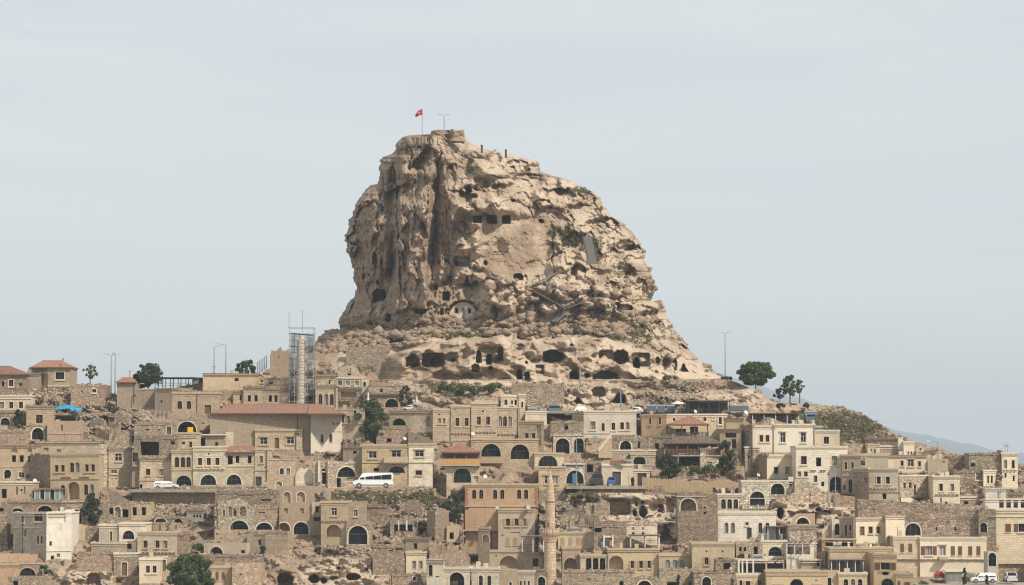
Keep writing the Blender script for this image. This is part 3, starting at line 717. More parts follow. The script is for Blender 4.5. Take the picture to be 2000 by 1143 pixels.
def car(px0, px1, top, base, label, Y, body, kind='side', face=-1, group=None, name='parked_car', cat='car'):
    """side view: px0..px1 is the length; face -1 looks towards smaller px"""
    a = P((px0 + px1) / 2, base, Y); s = Y / F; Wd = (px1 - px0) * s; Hh = (base - top) * s
    r = empty(name, a, 0); tag(r, label, cat, group)
    end = kind == 'end'
    L_ = Wd if not end else Wd * 2.3; wid = 1.75 if not end else Wd
    van = kind == 'van'; mpv = kind == 'mpv'
    if van: pf = [(0, .12), (0, .38), (.015, .47), (.13, .56), (.22, .93), (.30, 1), (.97, 1), (1, .9), (1, .12)]; gl = [((.16, .57), (.225, .88), (.285, .88), (.285, .57)), ((.31, .58), (.31, .88), (.50, .88), (.50, .58)), ((.51, .58), (.51, .88), (.70, .88), (.70, .58)), ((.71, .58), (.71, .88), (.96, .88), (.96, .58))]
    elif mpv: pf = [(0, .15), (0, .40), (.03, .50), (.20, .58), (.34, .96), (.42, 1), (.93, 1), (.99, .6), (1, .15)]; gl = [((.24, .58), (.345, .88), (.44, .9), (.44, .58)), ((.46, .58), (.46, .9), (.66, .9), (.66, .58)), ((.69, .6), (.69, .9), (.90, .9), (.95, .6))]
    else: pf = [(0, .16), (0, .42), (.03, .52), (.24, .62), (.38, .97), (.46, 1), (.80, 1), (.93, .64), (1, .58), (1, .16)]; gl = [((.27, .62), (.385, .90), (.52, .93), (.52, .62)), ((.54, .62), (.54, .93), (.77, .93), (.87, .64))]
    fx = lambda p: (p * L_ - L_ / 2) * (1 if face < 0 else -1)
    def rib(y, k): return [(fx(p[0]), y * (1 if p[1] < .6 else .84 if p[1] > .8 else 1), p[1] * Hh) for p in pf]
    m = MB(); Lp = rib(-wid / 2, 0); Rp = rib(wid / 2, 0); n = len(pf)
    m.poly(Lp if face > 0 else Lp[::-1]); m.poly(Rp[::-1] if face > 0 else Rp)
    for i in range(n): j = (i + 1) % n; m.poly([Lp[i], Lp[j], Rp[j], Rp[i]])
    bm_ = simple(name + '_paint', body, .35, .5); bd = m.build('body', bm_, r)
    gm = MB()
    for g in gl:
        for sy in (-1, 1):
            pts = [(fx(p[0]), sy * (wid / 2 * (1 - .16 * max(0, (p[1] - .6) / .2 if p[1] < .8 else 1)) + .012), p[1] * Hh) for p in g]; gm.poly(pts)
    gm.build('side_windows', M['glass'], bd)
    def across(x, p0, p1, nm, mt, ins=.12, off=.012):
        q0, q1 = p0, p1; g = MB(); d = off if x else -off
        g.poly([(fx(q0[0]) - d, -wid / 2 + ins, q0[1] * Hh), (fx(q0[0]) - d, wid / 2 - ins, q0[1] * Hh), (fx(q1[0]) - d, wid / 2 * .84 - ins, q1[1] * Hh), (fx(q1[0]) - d, -wid / 2 * .84 + ins, q1[1] * Hh)]); g.build(nm, mt, bd)
    if van: across(1, (.14, .6), (.215, .92), 'windscreen', M['glass'])
    else: across(1, (.24 if not mpv else .215, .63), (.37 if not mpv else .335, .95), 'windscreen', M['glass'])
    across(0, (1.0 if van else .925, .60 if van else .66), (.99 if van else .81, .88 if van else .97), 'rear_window', M['glass'])
    for wx in (.17 if not van else .15, .82):
        for sy in (-1, 1):
            rr = Hh * (.22 if not van else .17); c = Vector((fx(wx), sy * (wid / 2 - .06), rr)); m = MB(); m.tube(c - Vector((0, .11, 0)), c + Vector((0, .13, 0)) , rr, rr, 14); wh = m.build('wheel', M['dmetal'], r)
            m = MB(); m.tube(c + Vector((0, sy * .125, 0)), c + Vector((0, sy * .15, 0)), rr * .6, rr * .6, 10); m.build('rim', M['metal'], wh)
    m = MB()
    for sy in (-1, 1): y0, y1 = sorted((sy * (wid / 2 - .35), sy * (wid / 2 - .05))); xx = fx(0); m.box(xx - .03, xx + .03, y0, y1, Hh * .38, Hh * .46)
    m.build('headlights', M['white'], bd)
    m = MB()
    for sy in (-1, 1): y0, y1 = sorted((sy * (wid / 2 - .2), sy * (wid / 2 - .02))); xx = fx(1); m.box(xx - .03, xx + .03, y0, y1, Hh * .42, Hh * .62)
    m.build('tail_lights', M['red'], bd)
    m = MB(); m.box(-L_ / 2 + .02, L_ / 2 - .02, -wid / 2 - .02, wid / 2 + .02, Hh * .17, Hh * .235); m.build('bumper_strip', M['dmetal'], bd)
    if end: r.rotation_euler = (0, 0, R(90) if face > 0 else R(-90)); r.location = (a[0], a[1] + L_ / 2, a[2])
    return r
def wall_thing(name, label, x0, x1, top, base, Y=None, wall='rub', col='dstone', th=.8, jag=.5, cat='wall', tops=None, feats='', group=None, kindcap=None, y1off=0):
    H(label, B([x0, (x1, y1off)] if y1off else [x0, x1], tops or top, base, feats, wall, col, th if th > 2 else 2.2, jag, kindcap), name=name, cat=cat, group=group)
# ------------------------------------------------------------------ land
def capply(PX, PY, D, caves, hole=7.0):
    """push cave openings (cx, cy, w, h, depth, shape) into a rock face; D in metres away from the viewer"""
    rim = np.zeros_like(D)
    for cx, cy, w, h, dep, shp in caves:
        m = (np.abs(PX - cx) < w * 1.2 + 6) & (np.abs(PY - cy) < h * 1.2 + 6)
        if not m.any(): continue
        x = PX[m] - cx; y = PY[m] - cy
        wf = .02 if shp == 'r' else .12; x = x + fbm(PX[m] / 9, PY[m] / 9, 2, 5) * w * wf; y = y + fbm(PX[m] / 9 + 7, PY[m] / 9, 2, 8) * h * wf
        a = x / (w / 2); b = y / (h / 2)
        if shp == 'o': r = np.sqrt(a * a + b * b)
        elif shp == 'r': r = (np.abs(a) ** 6 + np.abs(b) ** 6) ** (1 / 6)
        elif shp == 'a': r = np.where(b < 0, np.sqrt(a * a + b * b), np.maximum(np.abs(a), np.abs(b)))
        elif shp == 'h': bb = (b + 1) / 2 - 1; r = np.where(b <= 1, np.sqrt(a * a + bb * bb), 9)      # half dome, flat floor
        elif shp == 'u': r = np.sqrt(a * a + b * b)
        elif shp == 't': r = np.maximum(-b, np.abs(a) + (b + 1) * .5)                             # hanging triangle
        elif shp == 'v': r = np.maximum(b, np.abs(a) + (1 - b) * .45)
        e = max(.05, 2.2 / max(w, h))
        k = 1 - ss(1 - e, 1 + e, r)
        if shp == 'u': r = np.sqrt(a * a + b * b) + 0 * r if False else np.sqrt(a * a + b * b); k = (1 - ss(.88, 1.06, r)) * np.clip(.62 - .62 * b, 0, 1)
        elif dep < 3: k = 1 - ss(.35, 1.05, r)
        D[m] = D[m] + k * dep
        rim[m] = np.maximum(rim[m], k * (dep > 3))
    return rim

# --- the rock castle ---------------------------------------------------------
LEFT = [(254, 846), (262, 842), (264, 800), (268, 786), (276, 777), (300, 766), (307, 745), (318, 742), (345, 741), (359, 737), (362, 722), (380, 708), (400, 695), (430, 684), (460, 675), (482, 676), (510, 686), (540, 691), (562, 696), (580, 694), (590, 680), (603, 673), (622, 669), (643, 672), (648, 648), (660, 634), (672, 628), (684, 606), (696, 578), (708, 545), (722, 520), (745, 500), (770, 480)]
RIGHT = [(254, 906), (270, 909), (281, 922), (290, 944), (300, 990), (311, 1032), (316, 1050), (335, 1057), (346, 1090), (352, 1112), (367, 1140), (375, 1160), (386, 1174), (402, 1180), (425, 1196), (432, 1212), (452, 1235), (475, 1252), (500, 1258), (520, 1266), (548, 1279), (575, 1275), (588, 1272), (592, 1292), (610, 1301), (640, 1314), (665, 1336), (690, 1351), (705, 1367), (730, 1396), (745, 1432), (770, 1485)]
CAVES = [
 (932, 428.5, 16, 14, 8, 'r'), (960.5, 428.5, 18, 16, 8, 'r'), (988.5, 429, 15, 15, 8, 'r'),
 (732, 504, 9, 24, 5, 'a'), (745, 512, 5, 13, 4, 'o'), (738, 552, 6, 10, 4, 'o'), (741, 577, 28, 24, 9, 'o'), (733, 588, 14, 8, 6, 'o'),
 (902, 510, 31, 20, 3.4, 'r'), (893, 514, 6, 9, 5, 'o'), (912, 549, 13, 17, 6, 'v'), (930, 551, 5, 7, 5, 'o'), (871, 579, 13, 17, 7, 'r'), (851, 561, 8, 12, 5, 'o'),
 (822, 612, 34, 17, 7, 't'), (758, 623, 13, 18, 5, 'r'), (723, 630, 14, 11, 5, 'o'), (678, 641, 9, 13, 4, 'a'), (694, 638, 6, 10, 4, 'a'), (876, 546, 14, 18, 1.6, 'r'),
 (906, 608, 60, 42, 3.6, 'a'), (912, 612, 60, 30, 2.0, 'r'), (863, 608, 6, 12, 4, 'a'), (873, 608, 8, 12, 3.2, 'a'), (844, 480, 5, 6, 4, 'o'), (857, 513, 4, 7, 4, 'o'), (871, 509, 4, 5, 4, 'o'), (948, 514, 7, 9, 4, 'o'),
 (776, 666, 32, 11, 6, 'r'), (1012, 541, 18, 13, 7, 'a'), (1026, 543, 10, 16, 2, 'a'), (1048, 544, 15, 15, 1.8, 'r'), (978, 484, 34, 44, 1.6, 'o'), (1120, 532, 17, 26, 2.6, 'a'),
 (1219, 603, 32, 18, 6, 'o'), (1206, 596, 14, 10, 5, 't'), (1057, 432, 9, 7, 4, 'o'), (1160, 490, 2, 2, 1, 'o'), (930, 505, 22, 18, 1.2, 'r'),
 (1096, 376, 26, 26, 2.6, 'o'), (1040, 352, 44, 18, 2.8, 'o'), (1095, 420, 40, 32, 2.0, 'o'), (1182, 440, 46, 34, 3.0, 'o'), (1222, 480, 36, 22, 3, 'o'), (1252, 618, 22, 22, 2.5, 'o'), (1218, 560, 6, 8, 4, 'o'),
 (806, 704, 26, 24, 4.2, 'a'), (846, 703, 43, 27, 5, 'r'), (846, 707, 10, 16, 9, 'a'), (935, 697, 10, 24, 7, 'a'), (955, 702, 10, 20, 7, 'a'), (962, 692, 70, 46, 2.6, 'r'), (906, 704, 21, 27, 1.2, 'a'), (929, 719, 15, 16, 4, 'a'), (978, 690, 9, 28, 4, 'a'), (885, 703, 6, 7, 3, 'o'), (958, 719, 8, 6, 4, 'o'),
 (1015, 734, 10, 23, 8, 'a'), (1030, 735, 9, 18, 8, 'a'), (1054, 722, 17, 17, 3.2, 'r'), (1028, 709, 9, 9, 2.8, 'o'), (1080, 696, 43, 25, 9, 'o'), (1082, 700, 50, 24, 4, 'o'), (1140, 705, 45, 16, 1.8, 'o'),
 (1184, 697, 28, 26, 4, 'r'), (1213, 698, 30, 28, 9, 'o'), (1251, 703, 36, 27, 4, 'r'), (1243, 709, 12, 20, 9, 'a'), (1284, 703, 9, 12, 3, 'o'),
 (1121, 733, 17, 20, 8, 'a'), (1184, 733, 52, 19, 8, 'h'), (1147, 733, 9, 8, 5, 'o'), (1335, 719, 17, 14, 5, 'v'), (1301, 703, 22, 36, 2.4, 'o'), (1318, 712, 8, 22, 3, 'o'), (1166, 667, 18, 9, 2.2, 'o'), (1116, 674, 8, 5, 2, 'o'), (1080, 660, 10, 5, 2, 'o'),
 (1030, 350, 62, 24, 3.4, 'u'), (1094, 384, 60, 34, 4.4, 'u'), (1010, 322, 44, 20, 3, 'u'), (966, 312, 26, 34, 2.6, 'u'), (1176, 444, 70, 40, 4.6, 'u'), (1230, 492, 50, 30, 4, 'u'), (1130, 532, 30, 34, 3, 'u'), (1196, 562, 34, 26, 3, 'u'), (1150, 392, 26, 30, 2.6, 'u'), (1060, 402, 40, 26, 2.4, 'u'), (1252, 560, 26, 34, 3, 'u'), (1284, 640, 30, 30, 3, 'u'), (1160, 612, 40, 26, 3, 'u'), (1244, 644, 30, 34, 3, 'u'), (880, 350, 20, 60, 2, 'u'), (840, 300, 30, 24, 2.4, 'u'), (725, 420, 60, 60, 2.2, 'u'), (700, 500, 30, 60, 2, 'u'), (900, 455, 40, 50, 2.2, 'u'), (790, 300, 24, 20, 2.4, 'u'),
 (756, 300, 6, 9, 2.4, 'o'), (800, 330, 8, 10, 2.5, 'o'), (820, 288, 9, 7, 2.5, 'o'), (1002, 392, 9, 6, 3, 'o'), (1130, 598, 6, 5, 3, 'o'), (1150, 575, 12, 12, 2, 'o'), (1186, 545, 6, 9, 2, 'o'), (700, 470, 10, 14, 1.5, 'o'), (712, 540, 12, 16, 1.6, 'o'), (790, 540, 20, 60, 1.2, 'o'),
]
for i in range(9): CAVES.append((964 + i * 3.4, 492.5, 2.2, 2.6, 1.2, 'o'))
for i in range(7): CAVES.append((962 + i * 3.6, 497.5, 2.0, 2.6, 1.2, 'o'))
for i in range(5): CAVES.append((972 + i * 3.4, 512, 1.8, 2.2, 1.2, 'o'))
for i in range(5): CAVES.append((912 + i * 4.2, 473 + (i % 2) * 2, 2.4, 2.8, 1.2, 'o'))
_py = np.array([p for p, _ in LEFT]); _pl = np.array([q for _, q in LEFT]); _ry = np.array([p for p, _ in RIGHT]); _rr = np.array([q for _, q in RIGHT])
FRONT_Y = ([254, 300, 400, 470, 560, 600, 640, 652, 668, 700, 748, 775], [621, 618, 612, 609.5, 607, 606, 603, 600, 596.5, 594, 592.5, 585])
YC = 640.0
CT_X = [740, 780, 840, 880, 940, 1000, 1040, 1075, 1130, 1200, 1280, 1330, 1380, 1440]
CT_Y = [694, 688, 670, 661, 658, 657, 668, 666, 652, 664, 690, 706, 726, 742]      # top rim of the lower cave cliff

def castle_depth(PX, PY, S):
    c = np.sqrt(np.clip(1 - S * S, 0, 1))
    yf = np.interp(PY, *FRONT_Y)
    flat = ss(640, 690, PY)
    Y = YC - (YC - yf) * (c * (1 - flat) + (c ** .45) * flat)
    D = np.zeros_like(PX)
    left = 1 - ss(860, 925, PX); left = left * (1 - ss(600, 650, PY)); right = (1 - left) * (1 - ss(640, 680, PY) * (1 - ss(1200, 1250, PX)))
    wx = fbm(PX / 60, PY / 60, 3, 40) * 14
    def ridge(cx, w, amp, y0, y1, f=25):
        nonlocal D
        D = D - amp * np.exp(-((PX + wx * .5 - cx) / w) ** 2) * ss(y0 - f, y0 + f, PY) * (1 - ss(y1 - f, y1 + f, PY))
    def slab(cx, w, amp, y0, y1, e=3):       # buttress with clear flanks
        nonlocal D
        q = np.abs(PX + wx * .35 - cx)
        D = D - amp * (1 - ss(w - e, w + e, q)) * ss(y0 - 12, y0 + 6, PY) * (1 - ss(y1 - 30, y1 + 30, PY))
    slab(815 - (PY - 300) * .045, 30, 6.0, 335, 612)
    slab(700 + (470 - PY) * .25, 60, 2.2, 360, 600, 14)
    slab(905, 34, 2.6, 360, 500, 8)
    ridge(766 - (PY - 330) * .02, 8, -3.6, 320, 560); ridge(856 - (PY - 330) * .05, 7, -3.2, 310, 520)
    ridge(908, 24, 3.8, 372, 412, 10); ridge(955, 45, 2.2, 385, 412, 8); ridge(925, 12, 3, 400, 440, 8)
    ridge(790, 26, 3.0, 285, 345, 14); ridge(755, 12, 2.4, 312, 345, 8); ridge(955, 28, 3, 300, 345, 12)
    ridge(962, 22, 3, 520, 590, 18); ridge(1050, 40, -1.5, 330, 380); ridge(1115, 22, 3, 395, 440, 16); ridge(1150, 16, 3, 420, 450)
    ridge(1112, 42, -2.5, 455, 500); ridge(1085, 26, 3, 545, 585, 8); ridge(1110, 30, 3.4, 560, 580, 8); ridge(1185, 34, 2.2, 540, 600)
    alc = np.exp(-((np.maximum(0, np.abs(PX - 1008) - 55) / 16) ** 2)) * ss(405, 440, PY + (1008 - PX) * .08) * (1 - ss(528, 552, PY))
    n1 = fbm(PX / 80, PY / 95, 4, 1) * 7.5
    n2 = fbm(PX / 17 + wx / 30, PY / 60, 4, 11, .55, True) * 1.25 * left
    n2b = fbm(PX / 44 + wx / 30, PY / 44, 4, 61, .55, True) * 1.9 * (.5 * left + right)
    xw = PX + fbm(PX / 34, PY / 34, 3, 21) * 24; yw = PY + fbm(PX / 34 + 9, PY / 34, 3, 31) * 24
    def scal(sx, sy, amp, seed, rot=.45):
        a = xw * math.cos(rot) + yw * math.sin(rot); b = -xw * math.sin(rot) + yw * math.cos(rot)
        f1, f2, dx, dy, cid = worley(a / sx, b / sy, seed)
        bowl = np.clip(1 - f1 * 1.45, 0, 1) ** .8
        return amp * bowl * (.45 - 1.1 * (dy * math.cos(rot) + dx * math.sin(rot))) * (.35 + cid)
    s1 = scal(80, 56, 10.5, 3) * right + scal(50, 80, 2.6, 4, 0) * left
    s2 = scal(31, 22, 4.2, 5) * right + scal(20, 34, 1.2, 6, 0) * left
    s3 = scal(13, 10, 1.1, 7) * (.3 + .7 * right)
    # ledges: erosion benches dipping to the right
    t = (PY + fbm(PX / 70, PY / 50, 3, 71) * 34 - .42 * np.maximum(0, PX - 930)) / 33
    fr = t - np.floor(t)
    led = (fr ** .5 - ss(.80, 1, fr)) * 1.9 * right
    t2 = (PY + fbm(PX / 30, PY / 30, 3, 75) * 26 - .42 * np.maximum(0, PX - 930)) / 13; fr2 = t2 - np.floor(t2)
    led2 = (fr2 ** .6 - ss(.75, 1, fr2)) * .5 * right
    ck = 1 - ss(.0, .055, np.abs(gn((PX + wx) / 26, PY / 62, 301))); ck2 = 1 - ss(.0, .06, np.abs(gn((PX * .8 + PY * .5) / 38, (PY * .8 - PX * .45) / 24, 305)))
    crack = ck * 1.2 * left + ck2 * 1.3 * right * ss(-.1, .2, fbm(PX / 60, PY / 60, 2, 307))
    def facet(sx, sy, amp, seed, tilt=1.0):
        f1, f2, dx, dy, cid = worley(xw / sx, yw / sy, seed, .95); h2 = (cid * 57.31) % 1; h3 = (cid * 131.7) % 1
        e = ss(0, .16, f2 - f1)
        return amp * ((cid - .5) * .8 + dx * (h2 - .5) * 2.4 * tilt + dy * (h3 - .75) * 2.2 * tilt) + (1 - e) * amp * .12
    fac = (facet(78, 56, 4.4, 401) + facet(34, 25, 1.35, 402) + facet(13, 10, .35, 403)) * right + (facet(38, 110, 3.3, 404) + facet(15, 38, .7, 405) + facet(9, 14, .3, 406)) * left
    crack = crack * .5
    rough = fac + crack + fbm(PX / 7, PY / 7, 3, 51) * .55 * (.35 + .65 * ss(-.1, .3, fbm(PX / 70, PY / 70, 2, 52))) + fbm(PX / 9 + PY / 22, PY / 16 - PX / 30, 3, 56, .6, True) * .3
    body = n1 * .8 + n2 * .95 + n2b * .3 + s1 * .6 + s2 * .28 + s3 * .2 - led * .6 - led2 * .5 + rough
    body = body * (1 - .93 * alc) + (2.6 + facet(26, 30, .35, 409)) * alc
    # boulder field on the lower right and the apron
    bf = ss(535, 570, PY + fbm(PX / 30, PY / 30, 2, 33) * 20) * (1 - ss(640, 662, PY)) * ss(925, 960, PX) * (1 - ss(1215, 1260, PX))
    f1, f2, dx, dy, cid = worley(xw / 36, yw / 29, 13)
    b1 = np.sqrt(np.clip(1 - (f1 * 1.55) ** 2, 0, 1)) * 5.5 * (.4 + cid)
    f1, f2, dx, dy, cid = worley(xw / 9, yw / 7.5, 14)
    b2 = np.sqrt(np.clip(1 - (f1 * 1.7) ** 2, 0, 1)) * .8 * (.3 + cid) * ss(-.25, .2, fbm(PX / 24, PY / 14, 2, 410))
    apron = ss(606, 625, PY) * (1 - ss(-12, 0, PY - np.interp(PX, CT_X, CT_Y)))
    apron = apron * (1 - ss(1200, 1250, PX))
    body = body * (1 - .7 * bf) - (b1 + b2) * bf
    body = body * (1 - .75 * apron) - (b2 * 1.0 + .2 * b1) * apron
    # lower cave cliff
    ct = np.interp(PX, CT_X, CT_Y) + fbm(PX / 26, PY * 0, 3, 91) * 9
    cl = ss(-2, 5, PY - ct) * ss(745, 790, PX) * (1 - ss(1400, 1440, PX))
    smooth_c = fbm(PX / 46, PY / 26, 3, 95) * 3.6 + fbm(PX / 13, PY / 8, 3, 96) * 1.0 + scal(46, 30, 4.0, 97, .2)
    body = body * (1 - cl) + (smooth_c - 4.2 + (PY - ct) * .012 + 2.6 * (1 - ss(-3, 3, PY - ct - 40 - fbm(PX / 40, PX * 0, 3, 412) * 22)) * ss(985, 1010, PX) + facet(30, 20, .8, 413) * ss(1260, 1300, PX)) * cl
    # two little towers left on the summit, rubble walls
    D = D + body
    D = D * (.35 + .65 * np.clip(c * 2.2, 0, 1))
    for _ in range(2):
        q = D.copy(); q[1:-1, 1:-1] = (D[1:-1, 1:-1] * 2 + D[:-2, 1:-1] + D[2:, 1:-1] + D[1:-1, :-2] + D[1:-1, 2:]) / 6; D = q
    D = D + fbm(PX / 4, PY / 4, 2, 411) * .2
    for c0, c1, y0, y1, w_, a_ in ((772, 784, 330, 590, 2.0, 3.2), (858, 842, 300, 560, 1.8, 2.8), (742, 730, 380, 560, 1.4, 1.6), (872, 880, 400, 560, 1.4, 1.8), (1032, 1040, 385, 430, 1.4, 1.8), (905, 925, 420, 560, 1.6, 1.6), (1078, 1082, 440, 545, 1.8, 2.4), (700, 712, 430, 560, 1.2, 1.3)):
        cc = c0 + (c1 - c0) * (PY - y0) / (y1 - y0) + fbm(PY / 26, PY * 0, 3, c0) * 9
        D = D + .6 * a_ * np.exp(-((PX - cc) / w_) ** 2) * ss(y0 - 15, y0 + 10, PY) * (1 - ss(y1 - 20, y1 + 10, PY))
    rim = capply(PX, PY, D, CAVES)
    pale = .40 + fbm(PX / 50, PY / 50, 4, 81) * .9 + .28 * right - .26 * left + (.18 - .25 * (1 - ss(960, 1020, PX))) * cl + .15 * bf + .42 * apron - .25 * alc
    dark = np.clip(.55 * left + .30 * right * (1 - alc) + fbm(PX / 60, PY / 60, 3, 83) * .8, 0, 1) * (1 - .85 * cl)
    rub = apron * .5 + bf * .2 + alc * 0 + .4 * ss(.15, .4, fbm(PX / 22, PY / 22, 3, 88)) * right * (1 - cl)
    # scrub on the benches
    vz = np.zeros_like(PX)
    for cx, cy, rx, ry, k in ((1150, 480, 60, 34, .7), (1215, 530, 40, 50, .6), (1100, 455, 40, 18, .9), (1245, 650, 60, 50, .7), (1090, 645, 130, 13, 1.2), (900, 654, 110, 8, 1.2), (1190, 658, 90, 11, 1.2), (770, 680, 40, 5, .8), (1270, 560, 24, 60, .5), (1000, 330, 60, 26, .45), (920, 330, 30, 20, .6), (1170, 400, 40, 40, .5), (1130, 375, 40, 14, .7), (1380, 735, 40, 14, 1), (620, 735, 70, 25, .7), (700, 720, 60, 14, .8), (560, 735, 50, 20, .7), (1310, 660, 30, 50, .5), (1060, 500, 30, 30, .2), (1240, 490, 20, 40, .5), (1150, 620, 60, 24, .5), (820, 735, 60, 8, .4)):
        vz = np.maximum(vz, k * np.exp(-((PX - cx) / rx) ** 2 - ((PY - cy) / ry) ** 2))
    gup = np.zeros_like(D); gup[:-1] = (D[:-1] - D[1:]) / 1.22
    veg = 1.02 * vz * (1 - .8 * cl) + .42 * ss(.35, 1.1, gup) * (right + .5 * apron) * (1 - alc) * (1 - rim) + fbm(PX / 14, PY / 9, 3, 99) * .35 - .15
    return Y + D, pale, dark, rub, veg, rim

def make_castle():
    nr = 430; nf = 860; nb = 60
    py = np.linspace(254, 778, nr)
    ph = np.concatenate([np.linspace(-math.pi / 2, math.pi / 2, nf), np.linspace(math.pi / 2, 1.5 * math.pi, nb + 2)[1:-1]])
    jl = lambda sd: fbm(py / 14, py * 0, 4, sd) * 6 + (hsh(np.floor(py / 9 + gn(py / 20, py * 0, sd)), py * 0, sd) - .5) * 5
    xl = np.interp(py, _py, _pl) + jl(2) * ss(262, 300, py); xr = np.interp(py, _ry, _rr) + jl(3) * ss(262, 290, py)
    S = np.sin(ph)[None, :] * np.ones((nr, 1)); PY = py[:, None] * np.ones((1, len(ph)))
    PX = xl[:, None] + (S + 1) / 2 * (xr - xl)[:, None]
    Y, pale, dark, rub, veg, rim = castle_depth(PX, PY, S)
    back = np.cos(ph)[None, :] < 0
    c = np.cos(ph)[None, :] * np.ones((nr, 1))
    yf = np.interp(PY, *FRONT_Y)
    Yb = YC + (YC - yf) * .8 * np.abs(c) - fbm(PX / 40, PY / 40, 4, 6) * 6 * np.abs(c)
    Y = np.where(back, Yb, Y)
    V = PA(PX, PY, Y).reshape(-1, 3)
    n, m = PX.shape
    Fc = grid_faces(n, m, True)
    # close the summit
    top = V[:m].mean(0) + np.array([0, 0, .2]); V = np.concatenate([V, top[None]])
    j = np.arange(m); capf = np.stack([np.full(m, len(V) - 1), (j + 1) % m, j, j], 1)
    z = lambda a: np.concatenate([a.ravel(), [0]])
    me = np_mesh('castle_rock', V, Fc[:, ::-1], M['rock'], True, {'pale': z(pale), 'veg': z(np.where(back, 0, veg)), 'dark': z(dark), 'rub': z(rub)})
    o = link('castle_rock', me)
    tag(o, 'huge honeycombed tuff rock castle rising above the village, full of cave openings', 'rock')
    # summit cap as part
    mb = MB(); k = [tuple(V[i]) for i in range(0, m, 12)]; mb.poly(k); mb.build('summit', M['rock'], o)
    return o, (PX[:, :nf], PY[:, :nf], Y[:, :nf], veg[:, :nf], rub[:, :nf])

# --- hillside ------------------------------------------------------------------
SKY = ([-200, 0, 60, 140, 210, 235, 300, 390, 470, 500, 520, 560, 640, 1390, 1415, 1440, 1480, 1500, 1530, 1560, 1600, 1640, 1680, 1720, 1750, 1790, 1830, 1870, 1950, 2000, 2200],
       [745, 740, 758, 752, 768, 772, 766, 748, 735, 728, 733, 738, 742, 740, 739, 748, 765, 776, 788, 789, 791, 795, 808, 830, 849, 864, 874, 887, 902, 908, 925])
def terrY(px, py):
    px = np.asarray(px, float); py = np.asarray(py, float)
    per = 33.0
    f = fbm(px / 150, py / 170, 3, 201) * 1.5 + fbm(px / 37, py / 80, 2, 205) * .35
    t = py / per + f; fl = np.floor(t); fr = t - fl
    st = fl + ss(0, .42, fr)
    blend = .25 + .6 * ss(1540, 1600, px) * (1 - ss(860, 900, py))
    tt = st * (1 - blend) + t * blend
    return 500 + (1160 - (tt - f) * per) * .22
TCAVES = [
 (1128, 783, 26, 12, 5, 'v'), (1170, 766, 28, 22, 3.2, 'o'), (1207, 778, 30, 17, 5, 'v'), (1212, 779, 18, 16, 6, 'r'), (1072, 791, 20, 9, 5, 'h'),
 (1202, 990, 58, 33, 4.5, 'r'), (1196, 996, 22, 24, 3.6, 'a'), (1202, 1001, 9, 15, 5, 'a'), (1184, 997, 4, 6, 4, 'o'), (1243, 984, 5, 8, 4, 'o'), (1255, 981, 4, 6, 4, 'o'), (1256, 1000, 14, 21, 8, 'o'), (1240, 1003, 7, 11, 6, 'o'),
 (1290, 987, 46, 28, 1.8, 'o'), (1290, 993, 12, 17, 6, 'a'), (1308, 995, 15, 14, 6, 'a'), (1143, 989, 9, 18, 5, 'v'), (1300, 1046, 40, 34, 4, 'v'),
 (1524, 1002, 14, 22, 3.4, 'o'), (1523, 1001, 8, 14, 5, 'r'), (1568, 1016, 26, 14, 6, 'h'), (1599, 996, 12, 8, 3.5, 'o'), (1612, 998, 7, 4, 3, 'o'), (1620, 1001, 4, 4, 3, 'o'), (1564, 1008, 50, 24, 2.6, 'a'),
 (613, 1131, 22, 16, 6, 'o'), (632, 1134, 12, 12, 5, 'o'), (650, 1129, 24, 10, 2.5, 'o'), (690, 1127, 28, 14, 5, 'o'), (661, 1110, 7, 6, 3, 'o'), (716, 1112, 5, 5, 3, 'o'), (557, 1132, 30, 26, 5, 'a'),
 (182, 1131, 30, 24, 6, 'h'), (1192, 1021, 30, 5, 2.5, 'r'), (1164, 1027, 36, 10, 4, 'v'), (204, 820, 13, 15, 4, 'a'), (121, 763, 30, 13, 6, 't'), (918, 1062, 34, 40, 7, 'r'),
 (110, 852, 22, 10, 3, 'o'), (130, 813, 44, 14, 5, 'r'),
]
